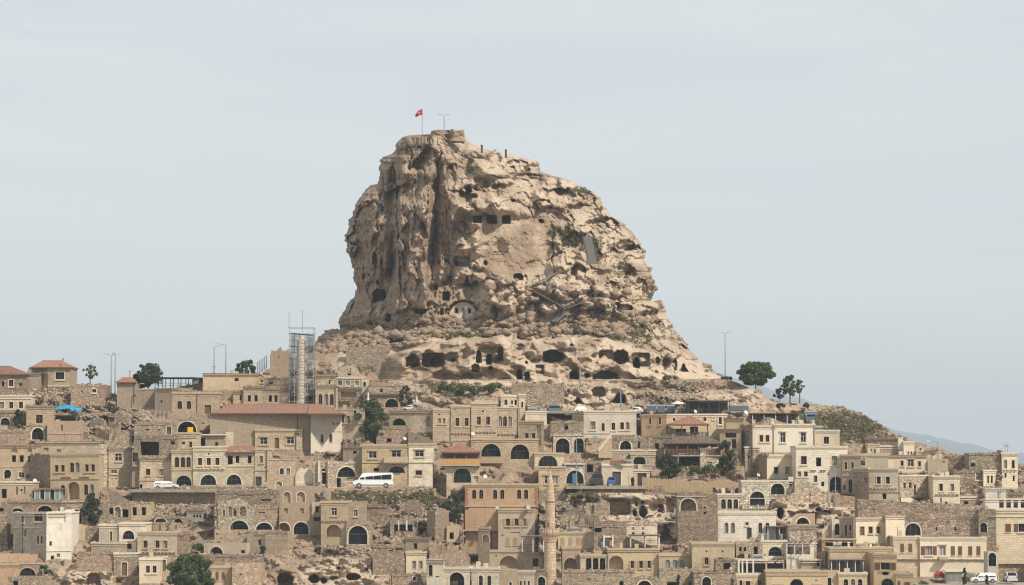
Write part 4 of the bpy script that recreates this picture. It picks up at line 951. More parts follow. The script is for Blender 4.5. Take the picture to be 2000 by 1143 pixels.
# (cx, cy, rx, ry, kind, strength)
ZONES = [
 (1150, 775, 75, 24, 'pale', 1), (1000, 748, 260, 5, 'pale', .9), (820, 775, 60, 14, 'pale', .8), (1430, 775, 80, 22, 'pale', .75), (1560, 800, 40, 14, 'pale', .5), (720, 735, 70, 10, 'pale', .5),
 (1230, 990, 105, 34, 'pale', 1), (1290, 1035, 60, 30, 'pale', .7), (1590, 1000, 95, 34, 'pale', 1), (680, 1120, 95, 32, 'pale', 1), (175, 1128, 55, 20, 'pale', .8), (1140, 1030, 50, 14, 'pale', .4),
 (910, 765, 90, 14, 'veg', 1), (870, 755, 60, 8, 'veg', .8), (1060, 760, 120, 14, 'veg', .45), (1650, 835, 90, 38, 'veg', 1.05), (1720, 860, 60, 18, 'veg', .6), (1580, 810, 40, 12, 'veg', .8),
 (800, 975, 120, 18, 'veg', .75), (690, 970, 70, 12, 'veg', .8), (1360, 900, 60, 30, 'veg', .7), (1410, 910, 40, 26, 'veg', .8), (1140, 960, 40, 20, 'veg', .8), (500, 1100, 40, 24, 'veg', .45), (820, 840, 50, 22, 'veg', .75),
 (720, 830, 60, 20, 'veg', .4), (360, 1080, 60, 24, 'veg', .4), (1330, 755, 80, 10, 'veg', .5), (390, 1010, 90, 24, 'veg', .25), (740, 720, 90, 14, 'veg', .5), (200, 800, 40, 30, 'veg', .25),
 (200, 830, 80, 50, 'rub', 1), (400, 990, 130, 35, 'rub', 1), (500, 985, 60, 45, 'rub', 1), (1110, 1010, 70, 45, 'rub', 1), (700, 870, 80, 40, 'rub', .9), (800, 1010, 90, 40, 'rub', .8), (700, 1070, 90, 30, 'rub', .9), (880, 1060, 70, 50, 'rub', .9), (220, 880, 60, 30, 'rub', .9), (120, 780, 100, 30, 'rub', .8), (1050, 780, 70, 24, 'rub', .8), (1350, 780, 120, 30, 'rub', .7), (1700, 980, 200, 60, 'rub', .6), (1340, 1010, 60, 60, 'rub', .8), (1900, 930, 120, 40, 'rub', .7), (60, 1000, 80, 80, 'rub', .7),
]
OUTC = [(1215, 986, 92, 34, 1010), (1290, 1040, 50, 20, 1058), (1585, 998, 88, 32, 1040), (680, 1118, 96, 28, 1143), (178, 1128, 50, 18, 1145), (1165, 778, 70, 26, 800), (557, 1130, 34, 22, 1150), (918, 1062, 24, 26, 1085)]
def zone(PX, PY, kind):
    z = np.zeros(PX.shape)
    for cx, cy, rx, ry, k, s in ZONES:
        if k == kind: z = np.maximum(z, s * np.exp(-(((PX - cx) / rx) ** 2 + ((PY - cy) / ry) ** 2) ** 1.6))
    return z
def land_depth(PX, PY, anchors):
    Y = terrY(PX, PY)
    for cx, cy, rx, ry, bot in OUTC:
        r_ = (np.abs((PX - cx) / rx) ** 3 + np.abs((PY - cy) / ry) ** 3) ** (1 / 3) + fbm(PX / 22, PY / 16, 3, cx) * .25
        k = 1 - ss(.86, 1.08, r_); Yc = float(terrY(np.array([cx * 1.]), np.array([bot * 1.]))[0])
        Y = Y * (1 - k) + k * np.minimum(Y, Yc + (bot - PY) * .05)
    pale = zone(PX, PY, 'pale'); veg = zone(PX, PY, 'veg'); rub = zone(PX, PY, 'rub')
    xw = PX + fbm(PX / 25, PY / 25, 3, 221) * 16; yw = PY + fbm(PX / 25 + 5, PY / 25, 3, 231) * 12
    D = fbm(PX / 40, PY / 26, 4, 211) * 2.4
    f1, f2, dx, dy, cid = worley(xw / 11, yw / 8, 214)
    D = D - np.sqrt(np.clip(1 - (f1 * 1.6) ** 2, 0, 1)) * 1.3 * (.3 + cid) * (1 - ss(.3, .7, pale)) * (.35 + .65 * ss(.2, .6, rub))
    f1, f2, dx, dy, cid = worley(xw / 4.5, yw / 3.6, 215)
    D = D - np.sqrt(np.clip(1 - (f1 * 1.6) ** 2, 0, 1)) * .55 * (.3 + cid) * (1 - ss(.3, .7, pale)) * (.4 + .6 * ss(.2, .6, rub))
    f1, f2, dx, dy, cid = worley(xw / 34, yw / 20, 216)
    D = D + ss(.25, .7, pale) * (np.clip(1 - f1 * 1.4, 0, 1) * (.3 - 1.2 * dy) * 3.2 + fbm(PX / 9, PY / 6, 3, 217) * .5)
    sky = np.interp(PX, *SKY)
    D = D * (.3 + .7 * ss(0, 25, PY - sky))
    rim = capply(PX, PY, D, TCAVES)
    Y = Y + D
    for x0, x1, tp, bs, ya in anchors:
        m = (PX > x0 - 1.5) & (PX < x1 + 1.5) & (PY > tp)
        if not m.any(): continue
        q = Y[m]; yy = PY[m]
        q = np.where(yy >= bs - 1, np.minimum(q, ya - .3 - .04 * (yy - bs)), np.where(yy > tp + 1, np.maximum(q, ya + .7 + np.minimum(6, .12 * (bs - yy))), q))
        Y[m] = q
    return Y, pale, veg, rub
def make_land(anchors):
    nx = 1340; nv = 300
    px = np.linspace(-170, 2170, nx); sk = np.interp(px, *SKY) + fbm(px / 22, px * 0, 3, 3) * 3
    v = np.linspace(0, 1, nv)
    PX = px[None, :] * np.ones((nv, 1)); PY = 1235 + (sk[None, :] - 1235) * v[:, None]
    Y, pale, veg, rub = land_depth(PX, PY, anchors)
    V = PA(PX, PY, Y)
    # ground continues behind the crest and down to the valley in front
    last = V[-1]; rows = []
    for d, z in ((2, .1), (6, -.1), (14, -1.2), (30, -4), (70, -12), (160, -30), (400, -48), (900, -58)):
        r = last.copy(); r[:, 1] += d; keep = (px > 480) & (px < 1440) & (d < 80)
        r[:, 2] = np.where(keep, r[:, 2] + .0 * d, np.maximum(last[:, 2] + z * 1.0, -60)); rows.append(r)
    first = V[0]; pre = []
    for d, z in ((-320, -62), (-200, -56), (-110, -44), (-50, -32), (-20, -25)):
        r = first.copy(); r[:, 1] += d; r[:, 2] = np.minimum(first[:, 2] - 1, z) + fbm(px / 60, px * 0 + d, 2, 9) * 2; pre.append(r)
    A = np.concatenate([np.stack(pre), V, np.stack(rows)])
    pad = lambda a, q: np.concatenate([np.full((5, nx), q), a, np.repeat(a[-1:], 8, 0)])
    me = np_mesh('hillside', A.reshape(-1, 3), grid_faces(A.shape[0], nx), M['ground'], True,
                 {'pale': pad(.22 + pale * .75 + fbm(PX / 60, PY / 40, 3, 71) * .5, .3), 'veg': pad(veg * .95 + fbm(PX / 14, PY / 9, 3, 79) * .3 - .12, .4), 'dark': pad(.3 + 0 * PX, .3), 'rub': pad(np.clip(rub + .2 - pale, 0, 1), 0)})
    o = link('hillside', me); tag(o, 'rubble strewn terraced hillside under the village houses', kind='structure')
    return (PX, PY, Y, veg, rub)
# ------------------------------------------------------------------ the village, house by house (photograph pixels)
# -- upper left
H('brown rubble house with dark red pitched roof beside the grey annex', B([-30, 52], 731, 770, 'w 22 742 9 13;n 6 745 5 10;n 40 748 5 6', 'rub', 'brown', 7, 0, None, roof=(-40, 54, 731, 716, -10, 22, 7, (.22, .10, .08))))
H('square stone house with orange tiled roof on the skyline', B([(56, 3), (94, 0)], 719, 757, 'N 82 738 6 13;c 57,93 728 0 1.5', 'ash', 'stuc', 7, 0, None), B([94, 139], 718, 757, 'w 117 727 17 14;c 94,139 753 0 2', 'ash', 'stone', 8, 0, None, dy=0, roof=(60, 141, 717, 705, 82, 122, 8, (.36, .18, .125)), ex=(('chimney', 120, 123, 701, 708, 'grey'),)))
H('low grey rendered annex in front of the square stone house', B([50, 76], 729, 760, '', 'pla', 'stuc', 5, 0, 'dark'))
H('pinkish rubble house with one tiny window and flat top', B([138, 207], 751, 792, 'w 184 760 8 7;n 160 764 3 3', 'rub', 'pink', 7, .3, None), cat='house')
H('long cream house with three sash windows and thick cornice', B([-30, 60], 772, 802, 'w 4,22,41 785 8 13;c -30,60 778 0 1.5', 'ash', 'cream', 8, 0, 'trim', ex=(('chimney', 55, 61, 768, 790, 'pale'),)))
H('stone ground floor with glazed arch below the long cream house', B([-30, 52], 803, 832, 'G 10 816 18 14', 'rub', 'dstone', 6, .3, None))
H('small tan block with one tall dark window near the blue tarpaulin', B([51, 105], 793, 832, 'w 77 810 13 17', 'ash', 'tan', 8, 0, 'dark'))
H('rubble wall with a round arched cellar mouth', B([-30, 58], 838, 869, 'o 40 858 4 3', 'rub', 'pink', 4, .6, None), B([58, 92], 829, 862, 'A 74 836 23 22', 'rub', 'tan', 5, .3, None), name='ruined_wall', cat='wall')
H('plain pinkish wall below the blue tarpaulin', B([92, 158], 822, 864, 'n 121 829 3 12;c 93,158 846 0 1', 'pla', 'pink', 5, .5, None), name='ruined_wall', cat='wall')
H('grey brown block with rusty red roof by the dark tree', B([(228, 0), 266], 747, 798, 'q 262 748 2 40', 'pla', 'stuc', 8, 0, None, roof=(226, 266, 746, 738, 238, 258, 8, (.40, .15, .09)), ex=(('chimney', 251, 253, 725, 740, 'grey'),)), B([266, 302], 759, 797, 'c 266,302 760 0 1', 'pla', 'brown', 8, 0, None, dy=.4), name='house')
H('grey retaining building beneath the glazed roof terrace', B([(302, 0), (336, -1.5)], 759, 803, 'n 315 782 4 5;q 304 760 2 40', 'pla', 'stuc', 9, 0, 'dark'), B([(336, -1.5), (425, -1.5)], 767, 809, 'a 351,369 783 9 16;d 406 791 13 20;q 385 770 2 36;c 336,384 768 0 1', 'ash', 'tan', 9, 0, 'tan', dy=0, ex=(('band', 370, 424, 767, 771, 'dark_trim', 'eaves'),)), name='house')
H('long low ochre house with flat skyline roof behind the twin lamps', B([396, 505], 729, 762, 'n 462 738 8 6;c 396,505 731 0 1', 'pla', 'yel', 8, 0, 'dark'))
H('stone house with narrow windows next to the scaffolded minaret', B([455, 475], 764, 792, 'n 470 772 4 10', 'ash', 'stone', 6, 0, 'dark'), B([475, 513], 755, 792, 'n 487,500 772 6 12', 'ash', 'stone', 8, 0, 'dark', dy=-.5), B([513, 565], 759, 792, 'n 528,539 772 6 13', 'ash', 'stone', 7, 0, 'dark', dy=0))
H('low stone wall house behind the scaffold top', B([505, 565], 738, 757, 'n 530 746 6 4;w 512 742 4 5', 'ash', 'stone', 6, .2, 'dark'))
H('ruined square rock block left of the scaffold with fallen walls', B([(527, 1), (562, 0)], [(527, 690), (530, 684), (548, 677), (556, 682), (562, 681)], 720, 'n 545 695 4 5', 'pla', 'pink', 7, .8, None), name='ruin', cat='ruin')
H('long building with red tiled hip roof and blank wall toned as shaded', B([410, (607, 1.5)], 808, 882, 'q 581 810 2 60;o 530 812 3 3;c 410,606 808 0 1', 'pla', 'stuc', 15, 0, None, roof=(409, 608, 807, 790, 452, 607, 15, (.30, .15, .11))), B([(607, 1.5), (668, 6.5)], 808, 884, 'a 629,646 848 6 17;n 652,660 826 5 4;c 608,667 842 0 1', 'pla', 'pale', 8, 0, None, dy=0, roof=(600, 672, 808, 790, 606, 626, 15, (.30, .15, .11))), name='hall', cat='building')  # front wall darker, end wall paler: shade and sun put into the colour
H('rubble row with three tiny openings and a white framed doorway', B([262, 346], 822, 862, 'n 288 833 8 7;n 311 833 5 7;d 330 833 9 17', 'rub', 'stone', 7, .7, None), B([346, 386], 819, 852, 'p 365 823 37 24', 'ash', 'stone', 7, 0, None, dy=0, ex=()), name='stone_house')
H('ruined rubble room with a huge square black opening', B([262, 346], 848, 896, 'n 292 855 37 34;n 337 858 8 10', 'rub', 'dstone', 7, .8, None), name='ruin', cat='ruin')
# -- left middle
H('ochre house at the edge with blind arches and two dark windows', B([-30, 70], 869, 916, 'n 27,42 889 8 13;n 57 890 5 12;P 28,40 873 12 11;P 58 873 9 10;c -30,68 911 0 2', 'pla', 'tan', 8, 0, 'dark'), B([-30, 58], 914, 940, 'A 15 917 14 18;W 42 922 11 10;n 55 926 7 8', 'pla', 'tan', 7, 0, None, dy=-.8))
H('blank cream upper wall behind the three bay ochre house', B([71, 195], 863, 890, 'N 90 875 10 8;N 115 878 8 6;c 71,195 864 0 1.5', 'ash', 'ctan', 7, 0, 'dark'))
H('three bay ochre house with tall arched portal and string course', B([(58, 7), (98, 0)], 890, 950, '', 'rub', 'brown', 4, 0, None), B([98, 194], 886, 980, 'w 111,123 909 7 13;a 141,152 904 8 19;w 170,182 908 7 14;P 144 942 23 35;a 123 948 8 20;a 168,180 947 8 21;c 98,193 935 0 2;k 112,184 931 3.5 4;c 98,193 890 0 1', 'pla', 'yel', 9, 0, 'tan', dy=0))
H('pale patched stone house with white framed window and dark parapet', B([194, 212], 868, 952, 'w 199 893 8 12', 'rub', 'cream', 7, .2, None), B([212, 259], 876, 952, 'W 232 886 13 15;W 223 918 11 7;o 219,227 934 3 3;c 194,250 914 0 1', 'ash', 'ctan', 8, 0, 'dark', dy=-.3))
H('narrow grey house with green door between two cream houses', B([(254, .6), (273, .6)], 912, 958, 'd 265 917 7 16;o 256 920 3 3;n 264 943 14 13', 'pla', 'ggrey', 5, .2, None), B([(258, 3), (273, 3)], 878, 908, 'n 264 884 11 18', 'pla', 'brown', 4, .3, None))
H('cream house with two square windows beside the white minivan', B([272, 336], 894, 956, 'w 289,315 916 8 12;c 272,334 937 0 2;n 275 946 6 8', 'ash', 'ctan', 8, 0, 'dark'))
H('large cream hotel with triple arched windows and three ground floor arches', B([335, 377], 879, 956, 'a 346,357.5,368.5 893 8.5 20;c 335,377 884 0 1.5;c 335,377 917 0 2;A 359 929 30 21', 'ash', 'ctan', 9, 0, 'tan'),
  B([377, 442], 872, 956, 'w 391,408,425 895 8 14;o 408 885 4 4;k 378,440 915 0 4;c 377,442 881 0 1.2;G 407 928 31 20', 'ash', 'cream', 9, 0, 'trim', dy=-.25),
  B([442, 498], 884, 956, 'n 450 891 10 17;n 464 891 7 14;n 488 891 7 15;c 442,498 910 0 2;G 456 928 31 20', 'ash', 'ctan', 6, 0, None, dy=0, roof=(441, 499, 884, 873, 444, 496, 8, (.31, .15, .11))),
  B([498, 524], 878, 956, 'w 511 892 6 13;o 518 912 3 3;c 498,524 919 0 1.5;D 505 932 12 21;q 521 880 1.5 60;n 486 934 5 4', 'ash', 'ctan', 9, 0, 'tan', dy=-.2),
  B([342, 385], 845, 884, 'w 359,373 863 6 11;c 342,385 854 0 1.5', 'ash', 'ctan', 7, 0, 'tan', dy=2.5), name='hotel', cat='hotel')
H('open roof room of the cream hotel under white slatted panels', B([385, 441], 850, 876, 'n 394 856 14 16;n 423 864 6 8', 'pla', 'stuc', 5, 0, None, ex=(('band', 385, 442, 848, 850.5, 'white', 'awning'),)), B([441, 455], 844, 876, '', 'pla', 'cream', 5, 0, None, dy=-.5), name='roof_pavilion', cat='pavilion')
H('rubble stone wall strip between minivan and hotel arches', B([(336, -.5), (524, -.5)], 951, 957, '', 'rub', 'stone', 1.2, .1, None), name='low_wall', cat='wall')
H('golden tan house with blue framed windows and narrow centre door', B([498, 590], 838, 880, 'f 515 855 14 13;d 541 855 8 21;f 567 854 14 13;c 498,590 841 0 1;c 498,590 877 0 1.5;q 578 842 1.2 50;o 582 846 4 4', 'ash', 'yel', 9, 0, 'tan'))
H('weathered lower house with paired arched windows', B([525, 577], 895, 957, 'a 550,562.5 914 8 13;n 541 880 3 3;c 525,577 898 0 1;n 526 910 3 40;P 545 940 12 15', 'ash', 'stone', 9, .3, None))
H('pale fallen dome of a ruined bath house', B([577, 612], [(577, 930), (580, 920), (588, 914), (602, 914), (610, 920), (612, 932)], 946, '', 'ash', 'pale', 6, .2, None), name='ruined_dome', cat='ruin')
H('ruined courtyard wall with a slim column and black doorway', B([612, 645], 900, 952, 'n 633 923 8 22;n 632 914 6 6', 'rub', 'ctan', 6, .9, None, ex=(('band', 621, 626, 900, 942, 'trim', 'column'),)), name='ruin', cat='ruin')
H('rubble house with a wide dark garage arch behind the minibus', B([640, 710], 900, 954, 'A 677 912 37 20;n 662 934 8 18;N 688 933 20 18', 'rub', 'ctan', 8, .6, None), name='stone_house')
H('plain grey brown box between golden house and ruins', B([670, 707], 872, 904, 'n 693 881 8 5', 'pla', 'stuc', 7, 0, 'dark'))
H('warm tan house with shuttered window and curved stone balcony', B([707, 798], 868, 951, 'f 728 882 15 13;f 774 880 18 13;c 707,798 903 0 1.5;c 707,798 872 0 1;n 735 914 10 7;G 775 911 32 13;o 809 935 3 3', 'ash', 'yel', 9, 0, 'tan', ex=(('balcony', 750, 797, 893, 903, 'stone'),)), B([798, 845], 866, 951, 'f 819 880 17 12;w 818 919 12 9;c 798,845 903 0 1.5;P 808 880 1 1', 'ash', 'pale', 9, 0, 'tan', dy=-.2))
H('wedge shaped lean-to with sloping roof above the tan house', B([797, 846], [(797, 842), (812, 847), (846, 861)], 868, 'n 813 855 5 3', 'pla', 'stuc', 6, 0, None), name='lean_to', cat='shed')
# -- centre, upper
H('stone arcade house high beside the scaffold with three arched windows', B([(616, 0), 656], 753, 796, 'a 626,637.5,648 770 7.5 22;c 616,656 758 0 1;q 655 756 1.2 44', 'ash', 'ctan', 7, 0, 'dark'), B([612, 656], 732, 758, 'a 646 742 8 12;n 630 745 5 3;c 612,656 734 0 1', 'ash', 'stone', 6, 0, 'dark', dy=6))
H('white framed gallery of three windows under a blind arch facade', B([657, 706], 737, 757, 'f 664,679 741 8 12;f 697 741 8 12', 'ash', 'stone', 5, 0, 'white' and 'trim'), B([660, 702], [(660, 728), (664, 719), (672, 715), (683, 713), (694, 716), (700, 722), (702, 728)], 738, 'n 682 719 7 14', 'ash', 'ctan', 3, 0, None, dy=3), B([657, 706], 758, 800, 'n 681 766 30 10;n 672 784 22 10', 'rub', 'dstone', 7, 0, 'dark', dy=-.6), B([706, 720], 741, 768, 'a 712 745 5 10', 'pla', 'pale', 5, 0, None, dy=.5))
H('dark porch house with two pointed arches and a thatched ledge', B([715, 785], 768, 797, 'A 729 779 22 17;A 765 779 26 17;c 715,785 772 0 1', 'rub', 'grey', 7, 0, 'dark', ex=(('band', 712, 787, 768, 771, 'dark_trim', 'ledge'),)), B([720, 790], 748, 768, 'n 745 760 5 6', 'rub', 'stone', 5, .5, None, dy=5))
H('small house behind the green tree with faded shutters', B([656, 712], 798, 858, 'w 668,680 812 7 14;w 693 802 5 8;c 656,708 827 0 1.5', 'ash', 'ctan', 8, .3, 'dark'))
H('long pale terrace wall with half hidden round arch', B([760, 846], 803, 848, 'A 779 817 28 14;a 837 813 9 19;c 760,846 805 0 1.2', 'ash', 'ctan', 7, 0, 'dark'), name='terrace_wall', cat='wall')
H('brown earth wall with dark hatch under the green tree', B([735, 800], 832, 870, 'n 760 856 10 8', 'rub', 'pink', 6, .5, None), name='ruined_wall', cat='wall')
H('great grey tan mansion stepping up in four masonry blocks with sash windows', B([845, 880], 798, 862, 'w 858,867 817 5 10;n 858 808 4 3;c 845,880 801 0 1', 'ash', 'stone', 9, 0, 'tan'), B([880, 920], 790, 862, 'w 893,911 816 7.5 16;o 888 798 3 2.5;c 880,920 793 0 1;k 881,919 845 0 4;q 919 795 1.2 60', 'ash', 'stone', 9, 0, 'tan', dy=-.3), B([920, 970], 784, 862, 'w 935,953 813 7.5 16;o 943 800 4 5;c 920,970 787 0 1.5;k 921,969 842 0 4', 'ash', 'stone', 9, 0, 'tan', dy=-.5), B([970, 1012], 793, 862, 'a 976.5,986,995.5 812 7.5 20;c 970,1012 795 0 1;o 1006 819 3 3;k 971,1011 846 0 4;q 1010 796 1.2 60', 'ash', 'stone', 9, 0, 'tan', dy=-.4), B([926, 972], 775, 786, 'n 935 778 4 3', 'ash', 'ctan', 6, .3, None, dy=1.5), name='mansion', cat='mansion')
H('roof kiosk with small arched windows on the grey tan mansion', B([978, 1015], 772, 796, 'a 988 780 6 11;w 1000 782 4 8;a 1007 780 5 11', 'ash', 'cream', 4, 0, 'trim'), B([1013, 1026], 769, 826, 'a 1020 784 4 12;c 1013,1026 773 0 1', 'ash', 'cream', 4, 0, 'trim', dy=-1), name='roof_kiosk', cat='pavilion')
H('bare cream wall joining mansion and white house', B([1026, 1068], 803, 830, 'n 1046 817 5 1.5', 'pla', 'cream', 5, 0, 'trim'), name='terrace_wall', cat='wall')
H('tan lower wing with two small brown windows next to the rubble arches', B([1012, 1062], 822, 898, 'w 1029,1042 846 7 10;c 1012,1060 824 0 1;N 1052 830 9 40', 'ash', 'stone', 9, 0, 'tan'))
H('golden stone facade with two giant glazed arches', B([(883, 0), (920, 0)], 858, 905, 'c 883,920 860 0 1', 'pla', 'tan', 7, 0, 'tan'), B([920, 1052], 857, 912, 'A 959 867 38 25;A 1015.5 868 36 29;c 940,987 861 0 1.5', 'ash', 'tan', 9, 0, 'tan', dy=-.4, ex=(('balcony', 936, 983, 893, 903, 'wood'),)), name='stone_house')
H('gatehouse with one thick white pointed arch window', B([1044, 1101], 884, 913, 'G 1070 889 37 23;c 1044,1101 886 0 1.5', 'ash', 'cream', 7, 0, 'tan'), name='gatehouse', cat='house')
H('tan tower with white framed windows behind the stone minaret', B([1052, 1104], 911, 958, 'f 1069 930 11 15;f 1084 930 11 15', 'ash', 'yel', 8, 0, 'tan'), B([(1052, -.3), (1104, -.3)], 957, 980, '', 'rub', 'stone', 6, .3, None, dy=-.3), name='tower_house', cat='house')
H('ruined rubble house with a tall dark doorway over two pointed arches', B([1075, 1141], 822, 850, 'n 1106 815 8 24;N 1100 830 3 3', 'rub', 'stone', 7, .4, None), B([1080, 1141], 848, 890, 'A 1099 856 27 30;A 1131 855 19 29;c 1080,1141 850 0 1', 'rub', 'pale', 8, .2, None, dy=-2), name='stone_house')
H('bright white house with four blue curtained windows', B([(1118, 4), (1140, 0)], 808, 850, 'n 1108 815 2 2;c 1118,1139 812 0 1', 'ash', 'tan', 6, 0, None), B([1140, 1243], 802, 856, 'w 1158 823 10 16;a 1178 826 6 16;w 1198 826 7 14;w 1215,1226 825 7 14;k 1194,1242 848 0 5;c 1140,1192 846 0 1;o 1186 820 2 2', 'pla', 'pale', 10, 0, 'trim', dy=0, ex=(('panel', 1159, 1167, 852, 876, 'turq', 'turquoise_drape'),)))
H('lower courtyard arch and stone wall below the bright white house', B([(1190, 0), (1275, 0)], 856, 889, 'A 1222 858 22 22;n 1248 862 5 14', 'rub', 'dstone', 8, .4, None), name='courtyard_wall', cat='wall')
H('planted terrace parapet lined with small pots', B([1178, 1280], 879, 890, '', 'ash', 'stone', 3, 0, 'trim'), name='terrace_wall', cat='wall')
H('shop front with blue door in a round glazed arch', B([1103, 1142], 905, 948, 'G 1123 919 34 26;c 1103,1142 906 0 1.5', 'rub', 'pale', 8, 0, 'trim', ex=(('panel', 1118, 1127, 925, 945, 'blue', 'blue_door'), ('panel', 1106, 1139, 908, 911, 'dmetal', 'sign_board'))), name='shop', cat='shop')
H('cream garage with wide grey gate behind the blue car', B([1175, 1236], 906, 950, 'D 1204 921 17 27;c 1175,1235 909 0 1;o 1219 911 3 3', 'pla', 'cream', 8, 0, 'trim'), B([(1142, 1), (1175, 1)], 900, 946, 'n 1152 905 12 18', 'rub', 'dstone', 6, .4, None, dy=1), name='garage', cat='garage')
H('grey house with round arched niche and dark gate by the plank fence', B([1232, 1280], 886, 914, 'A 1249 890 24 17;c 1236,1280 908 0 1.2', 'ash', 'ggrey', 6, 0, 'tan'), B([(1236, -1), (1270, -1)], 917, 950, 'D 1254 924 18 24', 'pla', 'cream', 6, 0, 'trim', dy=-1))
H('orange cafe building with slit windows and flat yellow parapet', B([(1253, 2), (1302, 0)], 809, 856, 'w 1270 816 4 13;w 1289 816 4.5 13;c 1253,1302 811 0 1', 'pla', 'orange', 8, 0, 'tan'), B([1302, 1420], 809, 856, 'w 1317 817 5 6;w 1377 816 6 8;w 1394 817 3 3;w 1407 816 6 14;n 1356 834 16 16;c 1302,1420 811 0 1;n 1330 838 20 11', 'pla', 'yel', 9, 0, 'trim', dy=0), name='cafe', cat='cafe')  # side facade carries its shade as a browner colour, front stays yellow
H('rubble base wall below the orange cafe', B([1258, 1320], 850, 878, 'n 1283 866 8 14', 'rub', 'dstone', 5, .5, None), name='ruined_wall', cat='wall')
H('stone pillar block with one white window under the dark wooden gallery', B([1368, 1404], 876, 917, 'W 1386 902 9 11', 'rub', 'cream', 6, 0, 'dark'), B([1324, 1368], 886, 914, 'n 1346 889 40 22', 'rub', 'dstone', 6, 0, None, dy=.5))
H('dim tan shed with dark doorway beside the big plaster house', B([1406, 1448], 838, 882, 'n 1427 846 22 9;n 1433 858 9 18', 'pla', 'tan', 6, 0, 'dark'), B([1418, 1452], 817, 840, '', 'pla', 'yel', 5, 0, 'dark', dy=3), name='shed', cat='shed')
# -- right, upper
H('big pale plaster house with hooded windows and roof parapet posts', B([(1447, 5), (1470, 0)], 832, 884, 'o 1460 843 3 3', 'rub', 'dstone', 6, 0, None), B([1470, 1512], 831, 884, 'w 1487,1499 850 7 13;c 1470,1512 833 0 1', 'pla', 'pale', 9, 0, 'trim', dy=0), B([1512, 1592], 828, 884, 'f 1529,1569 845 10 19;c 1512,1592 832 0 1;q 1590 832 1.3 38;o 1513 836 3 3', 'pla', 'pale', 10, 0, 'trim', dy=-.3, ex=(('chimney', 1470, 1476, 822, 830, 'pale'), ('chimney', 1507, 1513, 820, 830, 'pale'), ('chimney', 1548, 1553, 822, 830, 'pale'), ('chimney', 1587, 1592, 822, 830, 'pale'))), B([1592, 1640], 840, 884, 'w 1614 853 10 14;c 1592,1640 842 0 1', 'pla', 'ctan', 9, 0, 'trim', dy=0), name='villa', cat='villa')  # left flank's darker stone tone also holds the shade on that side
H('white ashlar villa wing with big dark arch and three upper windows', B([1555, 1656], 871, 962, 'w 1570 891 11 16;n 1599 894 10 17;w 1630 891 11 17;w 1561.5,1574 921 7 10;w 1593 929 6 13;n 1607 941 6 9;k 1579,1617 917 9 4;A 1633 931 25 31;c 1555,1656 874 0 1;o 1619 925 3 3;N 1598 887 3 1', 'ash', 'pale', 11, 0, 'trim'), name='villa', cat='villa')
H('square cream block with two barred windows and corbelled base', B([(1482, 5), (1498, 0)], 890, 937, '', 'ash', 'brown', 4, 0, None), B([1498, 1556], 888, 937, 'w 1516,1538 912 9 14;k 1502,1556 934 0 4;c 1498,1556 892 0 1.5', 'pla', 'cream', 8, 0, 'trim', dy=0), B([(1455, 4), (1484, 4)], 872, 934, 'n 1462 890 4 6', 'rub', 'stone', 5, 0, 'trim', dy=4))
H('stone base with blind arch and stair under the square cream block', B([1503, 1556], 938, 968, 'A 1519 944 27 22;n 1544 941 5 8;n 1551 941 4 7', 'rub', 'pale', 7, 0, 'trim'), B([1552, 1604], [(1552, 938), (1575, 938), (1604, 957)], 968, '', 'rub', 'ctan', 5, 0, None, dy=-1.5), name='stone_house')
H('brown stucco wing with two slit windows and slim arched door', B([1645, 1682], 888, 964, 'w 1652,1665 903 5 14;c 1645,1682 929 0 1.2;a 1661 936 8 27;n 1649 948 4 9;c 1645,1682 892 0 1', 'pla', 'stuc', 8, 0, 'tan'))
H('white attic house with little framed window above the corner block', B([1668, 1735], 886, 914, 'W 1685 900 9 10;c 1668,1735 889 0 1.5;k 1677,1693 894 0 3', 'pla', 'cream', 8, 0, 'trim'))
H('cream corner block with rubble flank and row of tiny corbels', B([(1667, 5), (1697, 0)], 914, 976, 'n 1691 933 4 9', 'rub', 'dstone', 6, 0, 'trim'), B([1697, 1755], 914, 978, 'w 1716,1734 931 8 14;k 1699,1754 952 0 4;n 1727 964 8 11;c 1697,1755 918 0 1;c 1697,1755 960 0 1', 'ash', 'cream', 9, 0, 'trim', dy=0))
H('pair of small cream boxes joined by a grey terrace on the ridge', B([1695, 1718], 867, 890, 'w 1702,1709 877 3 9', 'pla', 'cream', 5, 0, 'tan'), B([(1718, 1), (1765, 1)], 870, 890, '', 'pla', 'stuc', 5, 0, 'trim', dy=1), B([1765, 1786], 862, 890, 'w 1774,1780 882 2.5 6', 'pla', 'cream', 5, 0, 'trim', dy=0, ex=(('chimney', 1756, 1765, 855, 872, 'pale'),)))
H('dark flat topped ridge building behind the cream boxes', B([1690, 1756], 856, 870, '', 'rub', 'brown', 5, 0, 'dark'))
H('small gabled cream hut on the ridge', B([1790, 1806], [(1790, 877), (1798, 870), (1806, 878)], 892, 'w 1798 875 4 5', 'pla', 'cream', 4, 0, None), B([1807, 1829], 880, 898, 'w 1822 887 4 7', 'pla', 'ctan', 4, 0, 'dark', dy=-.5))
H('long pale house with green window frame in its middle', B([1735, 1810], 889, 924, 'w 1762 900 5 10;f 1779 898 11 13;w 1796 901 5 10;c 1735,1810 892 0 1', 'pla', 'ctan', 8, 0, 'dark'))
H('cream cube with ruined top and rusty side', B([1812, 1852], 896, 922, 'N 1843 899 6 5', 'pla', 'ctan', 6, .3, 'trim'))
